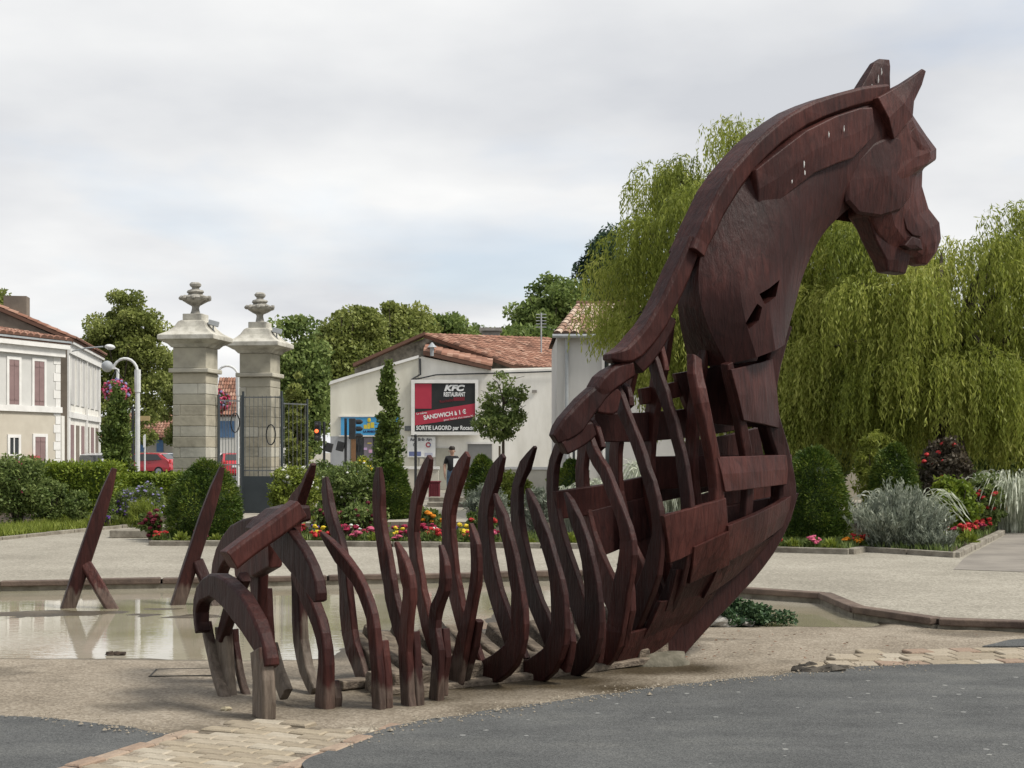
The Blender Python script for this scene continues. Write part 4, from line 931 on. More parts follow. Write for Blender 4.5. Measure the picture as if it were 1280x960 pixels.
ppart('drainpipe', kb, DARKM, lambda m: m.tube([kp(525, 448, -.1), kp(525.5, 468, -.1), kp(515, 474, -.1), kp(515, 545, -.1)], .045, 6))
ppart('cable', kb, DARKM, lambda m: m.tube([kp(516, 475, -.08), kp(545, 468.5, -.08), kp(580, 467.5, -.08), kp(640, 466, -.08), kp(697, 464, -.08)], .03, 5))
# shop front on the left, with its blue fascia
GREYP = M_('shop_grey_paint', (0.36, 0.37, 0.38), (0.30, 0.31, 0.32), 2, .8)
def kpart(name, x0, y0, x1, y1, o0, o1, mat, parent=None, l=None):
    l0, l1, z0, z1 = wall_px(WK, x0, y0, x1, y1); mb = MB(); WK.bx(mb, l0, l1, max(z0, .1), z1, o0, o1)
    return mk(name, mb, mat, parent or kb, off=kb.location)
kpart('shop_plinth', 413.2, 545.5, 438, 620, .004, .05, GREYP); kpart('shop_plinth', 489, 545.5, 499, 620, .004, .05, GREYP)
sw = kpart('shop_window', 439, 546.5, 488.5, 588, .004, .03, DARKGL)
kpart('window_post', 439, 546.5, 445, 588, .031, .07, M_('brown_frame', (.22, .12, .06), None, 5, .6), sw)
kpart('window_post', 447.5, 546.5, 449, 588, .031, .06, DARKM, sw)
kpart('curtain', 455, 547, 466, 588, .031, .04, M_('curtain', (.2, .18, .2), None, 6, .9), sw)
for i, (x, y, w_, h_, c_) in enumerate(((462, 554, 5, 1.5, (.6, .5, .1)), (457, 561, 4, 3, (.55, .4, .6)), (463, 564, 4, 4, (.6, .35, .5)), (470, 553, 3, 2, (.55, .55, .5)))):
    kpart('window_sticker', x - w_ / 2, y - h_ / 2, x + w_ / 2, y + h_ / 2, .041, .046, M_('sticker_%d' % i, c_, None, 5, .7), sw)
kpart('shop_stall_riser', 439, 588.3, 488.5, 620, .004, .06, GREYP)
kpart('ledge', 424, 544.2, 500, 545.6, .004, .12, TRIM)
BLUE = M_('blue_fascia', (0.075, 0.33, 0.60), (0.06, 0.28, 0.52), 1.5, .6)
YEL = M_('yellow_paint', (0.62, 0.50, 0.06), None, 5, .7); NAVY = M_('navy_paint', (0.02, 0.03, 0.10), None, 5, .7)
fs = kpart('fascia', 426.5, 521.5, 498.5, 544, .004, .09, BLUE)
kpart('fascia_frame', 424, 519.8, 500, 521.3, .004, .12, TRIM)
l0, l1, z0, z1 = wall_px(WK, 455, 523, 469, 537)
def text(s, p, size, mat, parent, off, rz=0.0, shear=0.0, name='lettering', bold=0.0, align='CENTER', sx=1.0, ext=0.004, tilt=0.0, fit=None):
    c = bpy.data.curves.new(name, 'FONT'); c.body = s; c.size = size; c.align_x = align; c.align_y = 'CENTER'; c.shear = shear; c.offset = bold; c.extrude = ext
    o = bpy.data.objects.new(name, c); COL.objects.link(o); o.parent = parent; o.location = p - off; o.rotation_euler = (R_(90), tilt, rz); o.scale = (sx, 1, 1)
    c.materials.append(mat)
    # as mesh, so nothing depends on the font at render time
    bpy.context.view_layer.update()
    me = bpy.data.meshes.new_from_object(o.evaluated_get(bpy.context.evaluated_depsgraph_get()))
    if not me.materials: me.materials.append(mat)
    r = bpy.data.objects.new(name, me); COL.objects.link(r); r.parent = parent; r.location = o.location; r.rotation_euler = o.rotation_euler; r.scale = o.scale
    if fit:                                      # drawn to a given width and letter height
        xs = [v.co.x for v in me.vertices]; ys = [v.co.y for v in me.vertices]; kx, ky = fit[0] / (max(xs) - min(xs)), fit[1] / (max(ys) - min(ys)); cy = (max(ys) + min(ys)) / 2; cx = (max(xs) + min(xs)) / 2
        for v in me.vertices: v.co.x = (v.co.x - cx) * kx; v.co.y = (v.co.y - cy) * ky
        r.scale = (1, 1, 1)
    bpy.data.objects.remove(o); return r
# yellow emblem: a small boat-like cluster of blocks with a ball above, and the word beneath
for x0, y0, x1, y1 in ((455, 531, 459, 536), (459.5, 529, 463, 536), (463.5, 528, 468, 535)): kpart('emblem', x0, y0, x1, y1, .091, .10, YEL, fs)
mb = MB(); mb.blob(WK.p(*WK.px(461.6, 525.2), .10), (.075, .02, .1), 0, 0, 8, 6); mk('emblem', mb, YEL, fs, off=kb.location)
text('LA MAISON', WK.p(*WK.px(463, 539.5), .1), .12, NAVY, fs, kb.location, bold=.006, sx=.9)
kpart('vent_panel', 506, 532.5, 514.5, 538.5, .004, .05, GATEM)
kpart('door', 545, 560, 562, 612, .004, .03, M_('beige_door', (.40, .385, .32), None, 3, .8)); 
kpart('shutter_opening', 584.5, 555, 615, 585, -.002, .02, M_('roller_shutter', (.20, .20, .195), (.17, .17, .165), 2, .7)); kpart('opening_lintel', 583, 553, 616.5, 555, .004, .05, TRIM)
kpart('wall_vent', 665, 487.5, 671, 491, .004, .06, CONCR)
kpart('letterbox', 525.5, 573, 529.5, 580, .004, .2, BEIGE)

# hoarding
hb_p = kp(555, 543)
hb = thing('advertising_hoarding', (hb_p.x, KY - .3, hb_p.z), 'black and red fast food advertising hoarding in a white frame on the workshop wall', 'billboard')
KB = M_('poster_black', (0.022, 0.024, 0.024), None, 3, .55); KR = M_('poster_red', (0.40, 0.035, 0.062), (0.36, .03, .055), 2, .55); KW = M_('poster_white', (.78, .79, .78), None, 3, .55)
KDR = M_('poster_dark_red', (0.16, 0.015, 0.025), None, 3, .55)
def hpt(name, x0, y0, x1, y1, o0, o1, mat, parent=None):
    l0, l1, z0, z1 = wall_px(WK, x0, y0, x1, y1); mb = MB(); WK.bx(mb, l0, l1, z0, z1, o0, o1); return mk(name, mb, mat, parent or hb, off=hb.location)
pan = hpt('panel', 519, 479.5, 594, 539.5, .12, .22, KB)
hpt('frame', 514.5, 475, 598, 479.3, .1, .27, TRIM); hpt('frame', 514.5, 539.7, 598, 544, .1, .27, TRIM); hpt('frame', 514.5, 479.3, 518.8, 539.7, .1, .27, TRIM); hpt('frame', 594.2, 479.3, 598, 539.7, .1, .27, TRIM)
hpt('bracket', 530, 483, 534, 535, .002, .118, DARKM); hpt('bracket', 578, 483, 582, 535, .002, .118, DARKM)
def flat(name, poly, o, mat):
    mb = MB(); mb.prism([WK.p(*WK.px(x, y), o) for x, y in poly], WK.n * .004); return mk(name, mb, mat, pan, off=hb.location)
flat('red_square', [(519.2, 479.8), (539.8, 479.8), (539.8, 511), (519.2, 511)], .221, KR)
flat('red_band', [(519.2, 516.2), (593.8, 504.5), (593.8, 521), (519.2, 532)], .221, KR)
flat('red_tag', [(567, 496.8), (581, 496.3), (581, 501), (567, 501.5)], .221, KDR)
ho = hb.location.copy()
KPX = KY / FPX
def ktext(t_, x0, x1, yc, hpx, mat, bold=.0, **k): text(t_, WK.p(*WK.px((x0 + x1) / 2, yc), .227), .2, mat, pan, ho, bold=bold, fit=((x1 - x0) * KPX, hpx * KPX), **k)
ktext('KFC', 555.4, 581.4, 485.3, 8.0, KW, .012, shear=.25)
ktext('RESTAURANT', 555, 581.8, 493.2, 5.6, KW, .006)
ktext('Rochelle', 550, 566.5, 501.2, 3.6, KDR, .003, tilt=R_(-8))
ktext('SANDWICH à 1 €', 529.7, 583, 518.2, 6.0, KW, .006, tilt=R_(-8.5))
ktext('Le même', 521.2, 534, 516.6, 2.6, KW, .001, tilt=R_(-8.5))
ktext("pour l'achat d'un menu XL", 555, 592.6, 522.6, 3.0, KW, .001, tilt=R_(-8.5))
ktext('SORTIE LAGORD par Rocade', 520.8, 592.8, 535.6, 7.0, KW, .005)
# small garage sign
sg_p = kp(524, 573); sg = thing('garage_sign', (sg_p.x, KY - .3, sg_p.z), 'small white garage signboard with a round red emblem below the hoarding', 'sign')
def spt(name, x0, y0, x1, y1, o0, o1, mat, parent=None):
    l0, l1, z0, z1 = wall_px(WK, x0, y0, x1, y1); mb = MB(); WK.bx(mb, l0, l1, z0, z1, o0, o1); return mk(name, mb, mat, parent or sg, off=sg.location)
bd = spt('board', 509.5, 545.8, 544.5, 571.5, .06, .11, KW)
so = sg.location.copy(); INK = M_('sign_ink', (.05, .05, .07), None, 3, .6); BLU = M_('sign_blue', (.16, .19, .36), None, 3, .6)
text('Auto Bielle Aire', WK.p(*WK.px(526.5, 549.3), .114), .15, INK, bd, so, bold=.004, fit=(27.5 * KPX, 4.2 * KPX))
mb = MB(); c = WK.p(*WK.px(535.6, 556), .114)
mb.tube([c + Vector((.085 * math.cos(a), 0, .085 * math.sin(a))) for a in np.linspace(.6, 5.4, 16)], .026, 6); mk('emblem', mb, KR, bd, off=so)
mb = MB(); mb.tube([c + Vector((.085 * math.cos(a), 0, .085 * math.sin(a))) for a in np.linspace(5.5, 6.8, 6)], .024, 6); mk('emblem', mb, BLU, bd, off=so)
mb = MB(); c = WK.p(*WK.px(518.5, 556), .114)
mb.tube([c + Vector((.05 * math.cos(a), 0, .07 * math.sin(a))) for a in np.linspace(.2, 4, 10)], .012, 5); mk('emblem', mb, INK, bd, off=so)
spt('info_panel', 511.5, 564.5, 526.5, 570, .111, .116, BLU, bd); spt('info_panel', 531, 566, 541, 570, .111, .116, M_('sign_pale', (.5, .52, .62), None, 3, .6), bd)
# ---- low wall in front of the workshop
LW = M_('low_wall_render', (0.56, 0.53, 0.45), (0.46, 0.43, 0.36), 1.2, .9, .2, 20)
w0, w1 = at(503, 600, 53.5), at(548, 600, 53.5)
lw = thing('garden_wall', (w0.x, 53.5, .1), 'short low cream wall standing left of the workshop door', 'wall'); WL = Wall((w0.x, 53.5), (w1.x, 53.5))
ppart('wall_body', lw, LW, lambda m: WL.bx(m, 0, WL.L, .05, 1.0, -.25, 0)); ppart('coping', lw, TRIM, lambda m: WL.bx(m, -.03, WL.L + .03, 1.002, 1.1, -.3, .05))
w0, w1 = at(568, 600, 53.5), at(775, 600, 51.5)
lw = thing('garden_wall', (w0.x, 53.5, .1), 'long low cream wall with pale coping running in front of the workshop', 'wall'); WL2 = Wall((w0.x, 53.5), (w1.x, 51.5))
ppart('wall_body', lw, LW, lambda m: WL2.bx(m, 0, WL2.L, .05, 1.0, -.25, 0)); ppart('coping', lw, TRIM, lambda m: WL2.bx(m, -.03, WL2.L + .03, 1.002, 1.1, -.3, .05))

# ---- grey house with the tiled roof, partly behind the willow
HY = 46.0
hg = thing('grey_house', (at(760, 600, HY).x, HY, .1), 'plain grey rendered house with mottled barrel tile roof behind the willow', 'house')
g0, g1 = at(696, 600, HY), at(1100, 600, HY)
WG = Wall((g0.x, g0.y), (g1.x, g1.y)); zg = at(700, 421, HY).z
ppart('wall', hg, GREYW, lambda m: WG.bx(m, 0, 4.2, .05, zg, -6, 0))
ppart('annexe_wall', hg, BEIGE, lambda m: WG.bx(m, 4.203, WG.L, .05, 3.0, -5, -.1))
ppart('annexe_roof', hg, TILE, lambda m: quadslab(m, [WG.p(4.21, 2.98, .2), WG.p(WG.L + .2, 2.98, .2), WG.p(WG.L + .2, 4.0, -4.8), WG.p(4.21, 4.0, -4.8)], .12))
rz_ = at(720, 382, HY).z
q = [WG.p(-.12, zg + .06, .28), WG.p(4.45, zg + .06, .28), WG.p(3.6, rz_ + .3, -2.6), WG.p(.75, rz_ + .3, -2.6)]
ppart('roof', hg, TILE, lambda m: (quadslab(m, q, .10), m.add([WG.p(-.12, zg + .05, .28), q[3], WG.p(-.12, zg + .05, -6.2)], [(0, 1, 2)]), m.add([q[3], q[2], WG.p(4.45, zg + .05, -6.2), WG.p(-.12, zg + .05, -6.2)], [(0, 1, 2, 3)])))
tiles('roof_tiles', q[0], q[1], q[2], q[3], 17, 10, TILE, hg, hg.location, .03, 21)
ppart('ridge_tiles', hg, TILER, lambda m: m.tube([q[3], q[2]], .13, 8))
ppart('gutter', hg, ZINC, lambda m: m.tube([WG.p(-.15, zg + .0, .33), WG.p(4.5, zg + .0, .33)], .065, 8))
ppart('downpipe', hg, ZINC, lambda m: m.tube([WG.p(.32, zg, .2), WG.p(.32, zg - .3, .09), WG.p(.32, .1, .09)], .055, 8))
def gwin(x0, y0, x1, y1, W_=WG):
    l0, l1, z0, z1 = wall_px(W_, x0, y0, x1, y1)
    f = ppart('window', hg, TRIM, lambda m: (W_.bx(m, l0, l0 + .09, z0, z1, .003, .06), W_.bx(m, l1 - .09, l1, z0, z1, .003, .06), W_.bx(m, l0 + .091, l1 - .091, z1 - .09, z1, .003, .06), W_.bx(m, l0 - .1, l1 + .1, z0 - .08, z0, .003, .12)))
    mb = MB(); W_.bx(mb, l0 + .09, l1 - .09, z0, z1 - .09, .002, .02); mk('pane', mb, DARKGL, f, off=hg.location)
    mb = MB(); W_.bx(mb, (l0 + l1) / 2 - .03, (l0 + l1) / 2 + .03, z0, z1 - .09, .021, .05); mk('glazing_bar', mb, TRIM, f, off=hg.location)
gwin(752, 443, 772, 470); gwin(753, 539, 778, 592); gwin(712, 555, 728, 590); gwin(1042, 560, 1060, 586, Wall((g0.x + .02, g0.y - .2), (g1.x + .02, g1.y - .2)))
# antenna on the roof behind
an_ = thing('roof_antenna', at(677, 470, 62), 'thin television aerial mast on the roof beside the grey house', 'antenna')
ppart('mast', an_, ZINC, lambda m: m.tube([at(676.5, 472, 62), at(676.5, 391, 62)], .035, 6))
ppart('dipole_array', an_, ZINC, lambda m: [m.tube([at(670, y, 62), at(683, y, 62)], .018, 5) for y in (393, 397, 401, 405, 409)])
ppart('base_block', an_, CONCR, lambda m: m.box(at(677, 471, 62), (.5, .5, .6)))
# back wall range between workshop and grey house
bw = thing('outbuilding', at(660, 600, 66), 'weathered outbuilding wall with a tile coping behind the workshop roof', 'building')
ppart('wall', bw, RUBBLE, lambda m: m.hexa([at(628, 620, 66), at(700, 620, 66), at(700, 618, 70), at(628, 618, 70)], [at(628, 433, 66), at(700, 432, 66), at(700, 440, 70), at(628, 440, 70)]))
ppart('coping', bw, TILER, lambda m: m.prism([at(627, 430, 65.9), at(701, 429.5, 65.9), at(701, 433.5, 65.9), at(627, 434, 65.9)], (0, .6, 0)))

# ---- distant row between the gate piers
for i, (x0, x1, yr, ye, Y, lab, wm) in enumerate(((268, 345, 470, 519, 112, 'white house with orange tile roof seen between the gate piers', WH), (128, 216, 515, 548, 125, 'pale distant house low behind the parked cars', BEIGE))):
    e = at(x0, ye, Y); e2 = at(x1, ye, Y); zr = at(0, yr, Y).z
    h = thing('distant_house', ((e.x + e2.x) / 2, Y, .1), lab, 'house'); WW = Wall((e.x, Y), (e2.x, Y))
    ppart('wall', h, wm, lambda m: WW.bx(m, 0, WW.L, .05, e.z, -6, 0))
    q = [WW.p(-.2, e.z, .3), WW.p(WW.L + .2, e.z, .3), WW.p(WW.L + .2, zr, -3), WW.p(-.2, zr, -3)]
    ppart('roof', h, TILER, lambda m: (quadslab(m, q, .15), quadslab(m, [WW.p(WW.L + .2, e.z, -6.3), WW.p(-.2, e.z, -6.3), q[3], q[2]], .15)))
    tiles('roof_tiles', *q, 24, 10, TILER, h, h.location, .05, 33 + i)
    for x in ((279, 289) if i == 0 else (150, 178, 200)):
        l, z = WW.px(x, ye + 16 if i == 0 else ye + 6)
        f = ppart('window', h, M_('blue_shutter_%d_%d' % (i, x), (.12, .22, .38), None, 4, .7), lambda m: WW.bx(m, l - .3, l + .3, z - .75, z + .55, .004, .05))

# ---- road behind the garden
RDM = M_('road_asphalt', (0.16, 0.16, 0.155), (0.10, 0.10, 0.10), .8, .9)
sheet('road', [(-60, 60), (-8, 56), (-2, 70), (4, 200), (-40, 200), (-60, 90)], TZ + .006, RDM)
sheet('back_path', [(at(440, 0, 31.5).x, 31.2), (at(900, 0, 31.5).x, 30.5), (at(900, 0, 36).x, 36), (at(180, 0, 36).x, 36), (at(180, 0, 33).x, 33.5)], TZ + .004, PALEPATH)
sheet('pavement', [(-12, 45.5), (9, 44.5), (9, 53), (-12, 53)], TZ + .005, PALEPATH)
stp = MB(); w0 = at(590, 0, 40)
stp.box((at(605, 0, 40.5).x, 41.0, TZ + .06), (3.2, 1.6, .12)); stp.box((at(605, 0, 41).x, 41.4, TZ + .18), (3.2, .8, .12))
tag(mk('garden_step', stp, KERB, bevel=.01), 'worn stone garden steps rising behind the flower bed', 'steps')

# ---- gate piers
STONE = [M_('limestone_%d' % i, c, tuple(v * .62 for v in c), 1.6, .92, .35, 14, third=tuple(min(1, v * 1.18) for v in c)) for i, c in enumerate([(.37, .345, .275), (.41, .385, .315), (.33, .305, .24), (.44, .42, .355), (.385, .35, .27)])]
CAPST = M_('limestone_cap', (.44, .42, .36), (.17, .16, .14), 2.2, .92, .4, 14, third=(.60, .58, .52))
URNST = M_('lichened_urn_stone', (.30, .285, .25), (.12, .115, .10), 5, .95, .5, 22, third=(.46, .44, .39))
PIER_RZ = R_(-8.0)
def pier(xc, Y, ztop, seed, label):
    r = random.Random(seed); S = 0.88
    base = at(xc, 600, Y); root = thing('gate_pier', (base.x, Y, TZ), label, 'gate pier', rz=PIER_RZ)
    zt = ztop - TZ                                   # top of the urn above the pier foot
    def P(name, mb, mat, parent=None, bevel=.008): return mk(name, mb, mat, parent or root, bevel=bevel)
    mb = MB(); mb.box((0, 0, (zt - 1.95) / 2), (S - .05, S - .05, zt - 1.95)); P('core', mb, STONE[2], bevel=0)
    mb = MB(); mb.box((0, 0, .3), (S + .14, S + .14, .6)); P('plinth', mb, STONE[2], bevel=.02)
    z = .602; k = 0; ztopc = zt - 2.32; hc = (ztopc - z) / 11
    while k < 11:
        # two or three blocks a course, each with its own tone; faces -y (front) and +x (side) are built as wrapped corner blocks
        g = .009; zc_ = z + hc / 2; split = r.choice([-.12, .1, .22, -.25]) if k % 2 else None
        def blk(x0, x1, y0, y1):
            mb = MB(); j = r.uniform(-.006, .008); mb.box(((x0 + x1) / 2, (y0 + y1) / 2, zc_), (x1 - x0 - g + j, y1 - y0 - g + j, hc - g)); P('stone', mb, r.choice(STONE), bevel=.012)
        h = S / 2
        if split is None: blk(-h, h, -h, h)
        else: blk(-h, split, -h, h); blk(split, h, -h, h)
        z += hc; k += 1
    zc2 = ztopc
    mb = MB(); mb.box((0, 0, zc2 + .06), (S + .16, S + .16, .11)); P('necking', mb, STONE[1], bevel=.02)
    mb = MB(); mb.box((0, 0, zc2 + .12 + .26), (S - .02, S - .02, .515)); P('frieze', mb, STONE[0], bevel=.01)
    c0 = zc2 + .64
    mb = MB()
    mb.rings([[Vector((sx * h_, sy * h_, z_)) for sx, sy in ((-1, -1), (1, -1), (1, 1), (-1, 1))] for h_, z_ in ((S / 2 + .02, c0), (S / 2 + .10, c0 + .09), (S / 2 + .13, c0 + .1), (S / 2 + .24, c0 + .17), (S / 2 + .29, c0 + .19), (S / 2 + .29, c0 + .30))]); P('cornice', mb, CAPST, bevel=.01)
    mb = MB()
    mb.rings([[Vector((sx * h_, sy * h_, z_)) for sx, sy in ((-1, -1), (1, -1), (1, 1), (-1, 1))] for h_, z_ in ((S / 2 + .28, c0 + .302), (S / 2 + .10, c0 + .40), (S / 2 - .02, c0 + .52), (S / 2 - .10, c0 + .66), (.28, c0 + .70))]); P('cap', mb, CAPST, bevel=.012)
    mb = MB(); u0 = c0 + .702
    mb.box((0, 0, u0 + .08), (.5, .5, .16)); up_ = P('urn', mb, CAPST, bevel=.01)
    u1 = u0 + .162; hU = zt - u1
    pr = [(.13, 0), (.10, .1), (.085, .2), (.10, .26), (.20, .32), (.33, .42), (.37, .5), (.34, .55), (.22, .57), (.17, .62), (.22, .68), (.20, .73), (.10, .77), (.09, .82), (.14, .87), (.15, .93), (.11, .985), (.03, 1.0)]
    mb = MB(); mb.lathe([(a, u1 + b * hU) for a, b in pr], (0, 0, 0), 18); mb.jitter(.018, seed, 7); P('urn_bowl', mb, URNST, up_, bevel=0)
    mb = MB()
    for a in range(9):
        t = a * 2 * math.pi / 9; mb.blob((.35 * math.cos(t), .35 * math.sin(t), u1 + .5 * hU), (.07, .07, .06), a, .4, 7, 5)
    P('garland', mb, URNST, up_, bevel=0)['kind'] = 'stuff'
    # floodlight clamped on the cap
    mb = MB(); mb.tube([(.50, -.1, c0 + .36), (.50, -.1, c0 + .56)], .02, 6); br = P('floodlight', mb, ZINC, bevel=0)
    mb = MB(); mb.box((.52, -.12, c0 + .62), (.26, .16, .13), .3, 0, 0, .25); P('lamp_housing', mb, ZINC, br, bevel=.01)
    return root
pier(244.5, 36.0, 5.95, 3, 'nearer limestone gate pier topped by a carved urn, shrub ball at its foot')
pier(325.0, 38.6, 5.98, 8, 'further limestone gate pier topped by a carved urn, behind the iron gate leaf')

# ---- iron gate leaves
def railing(name, p0, p1, z0, z1, nb, label, cat, sheet_z=None, ring=True, post=True, extra_top=.0):
    r = thing(name, (p0.x, p0.y, TZ), label, cat); d = (p1 - p0); d.z = 0; L = d.length; d.normalize()
    def V(l, z): return Vector((p0.x, p0.y, 0)) + d * l + Vector((0, 0, z))
    ang_ = math.atan2(d.y, d.x)
    for i in range(nb):
        l = L * (i + .5) / nb
        ppart('bar', r, GATEM, lambda m: m.tube([V(l, z0), V(l, z1 + extra_top)], .008, 6))
    for z in (z0 + .03, z1 - .04, (z0 + z1) * .5 - .4): ppart('rail', r, GATEM, lambda m: m.box(V(L / 2, z), (L, .02, .03), ang_))
    if post:
        for l in (0, L): ppart('stile', r, GATEP, lambda m: m.box(V(l, (z0 + z1) / 2 + .05), (.045, .045, z1 - z0 + .12), ang_))
    if sheet_z: ppart('kick_sheet', r, GATEP, lambda m: m.box(V(L / 2, (z0 + sheet_z) / 2), (L, .02, sheet_z - z0), ang_))
    if ring: ppart('ring_ornament', r, DARKM, lambda m: m.tube([V(L * .72 + .12 * math.cos(a), z0 + 1.95 + .25 * math.sin(a)) for a in np.linspace(0, 6.28, 17)], .018, 6))
    return r
def gp(x, Y): return Vector((at(x, 0, Y).x, Y, 0))
railing('iron_gate', gp(304, 35.4), gp(352, 35.2), TZ + .03, 3.05, 9, 'grey iron gate leaf with dark sheet bottom standing open before the further pier', 'gate', TZ + .95)
railing('iron_gate', gp(273, 36.2), gp(302, 36.6), TZ + .35, 3.0, 8, 'grey iron gate leaf in the gap between the two piers', 'gate')
railing('iron_railing', gp(353, 38.4), gp(384, 39.2), TZ + .1, 3.0, 6, 'tall green iron railing right of the further gate pier', 'railing', None, False)
# gate latch bars
# ---- street lamps with hanging baskets
def hook_lamp(x, Y, ytop, label, group, side=-1, basket=True):
    b = at(x, 600, Y); h = at(x, ytop, Y).z
    r = thing('lamp_post', (b.x, Y, TZ), label, 'lamp post', group); o = b.copy(); o.z = 0
    ppart('post', r, POSTW, lambda m: m.tube([(b.x, Y, TZ), (b.x, Y, h - .9)], .068, 10)); ppart('collar', r, POSTW, lambda m: (m.tube([(b.x, Y, h - .95), (b.x, Y, h - .30)], .088, 10)))
    R0 = .36; pts = [Vector((b.x, Y, h - .35))] + [Vector((b.x + side * (R0 - R0 * math.cos(a)), Y, h - .38 + .40 * math.sin(a))) for a in np.linspace(.15, 2.9, 10)]
    ppart('crook', r, POSTW, lambda m: m.tube(pts, .04, 8))
    ppart('base_plate', r, POSTW, lambda m: m.lathe([(.16, TZ), (.16, TZ + .25), (.09, TZ + .3)], (b.x, Y, 0), 10))
    return r, pts[-1]
lp, tip1 = hook_lamp(172, 41, 449, 'white hooked lamp post beside the upright hornbeam', 'hooked lamp posts')
lp2, tip2 = hook_lamp(298, 46, 458, 'white hooked lamp post seen between the gate piers', 'hooked lamp posts')
gl = at(134, 458, 47); g_ = thing('globe_lamp', (gl.x, 47, TZ), 'silver globe street lamp above the upright hornbeam', 'street lamp')
ppart('globe', g_, ZINC, lambda m: m.blob(gl, .19, 0, 0, 16, 12)).data.polygons.foreach_set('use_smooth', [True] * 208)
ppart('post', g_, POSTW, lambda m: m.tube([(gl.x + .35, 47, TZ), (gl.x + .35, 47, gl.z - .1), (gl.x + .1, 47, gl.z)], .05, 8))
# ---- street sign on the left: arrow boards
sp_ = at(166, 520, 60); s_ = thing('direction_sign', (sp_.x, 60, TZ), 'tan direction arrow sign on a grey pole behind the lamp post', 'sign')
ppart('pole', s_, DARKM, lambda m: m.tube([(sp_.x, 60, TZ), (sp_.x, 60, sp_.z + .4)], .06, 8))
ppart('arrow_board', s_, M_('tan_sign', (.42, .32, .16), None, 3, .7), lambda m: m.box((at(180, 0, 60).x, 59.9, sp_.z - .1), (.55, .05, .2))); ppart('arrow_board', s_, KW, lambda m: m.box((at(161, 0, 60).x, 59.9, sp_.z - .75), (.3, .05, .2)))
pp = at(181, 543, 60); s_ = thing('parking_sign', (pp.x, 60, TZ), 'thin grey sign pole standing beside the red hatchback', 'sign')
ppart('pole', s_, POSTW, lambda m: m.tube([(pp.x, 60, TZ), (pp.x, 60, pp.z)], .035, 8)); ppart('plate', s_, KW, lambda m: m.box((pp.x, 59.95, pp.z - .3), (.1, .02, .5)))
# ---- traffic lights
def lens_mat(n, c, e=0):
    m, nn, l, p = mat_new(n); p.inputs['Base Color'].default_value = (*c, 1); p.inputs['Roughness'].default_value = .3
    if e: p.inputs['Emission Color'].default_value = (*c, 1); p.inputs['Emission Strength'].default_value = e
    return m
LOFF = lens_mat('signal_lens_dark', (.02, .02, .02)); LON = lens_mat('signal_lens_red', (1, .12, .03), 1.2)
def signal(x, Y, ytop, ybot, label, lit, face):
    b = at(x, 600, Y); zt, zb_ = at(x, ytop, Y).z, at(x, ybot, Y).z
    r = thing('traffic_light', (b.x, Y, TZ), label, 'traffic light', 'traffic lights at the crossing')
    ppart('pole', r, DARKM, lambda m: m.tube([(b.x - .14 * face, Y, TZ), (b.x - .14 * face, Y, zt)], .05, 8))
    hd = ppart('signal_head', r, DARKM, lambda m: m.box((b.x + .1 * face, Y - .02, (zt + zb_) / 2), (.22, .22, zt - zb_)), .02)
    for i in range(3):
        z = zt - (zt - zb_) * (i + .5) / 3
        c = Vector((b.x + (.1 + .14) * face, Y, z)) if not lit else Vector((b.x + .1 * face, Y - .15, z))
        mb = MB(); dv = Vector((.16 * face, -.02, 0)) if not lit else Vector((0, -.16, 0))
        mb.tube([c, c + dv], .09, 10); mk('visor', mb, DARKM, hd, off=r.location)
        mb = MB(); mb.blob(c + dv * 1.02, .07, 0, 0, 10, 6); mk('lens', mb, LON if (lit and i == 1) else LOFF, hd, off=r.location)
    ppart('pedestrian_head', r, DARKM, lambda m: m.box((b.x - .32 * face, Y, zb_ - .25), (.26, .2, .34), 0, 0, 0, .25), .02)
signal(437, 50, 523, 549, 'dark traffic light side on, in front of the blue shop fascia', False, 1)
signal(400.5, 53, 527, 551, 'dark traffic light with its lamp lit orange, behind the shrubs', True, -1)
bl = at(519.5, 545, 52); r = thing('bollard_post', (bl.x, 52, TZ), 'thin dark pole standing in front of the garage signboard', 'pole')
ppart('pole', r, DARKM, lambda m: m.tube([(bl.x, 52, TZ), (bl.x, 52, bl.z)], .055, 8)); ppart('cap', r, DARKM, lambda m: m.blob((bl.x, 52, bl.z), .065, 0, 0, 8, 6))

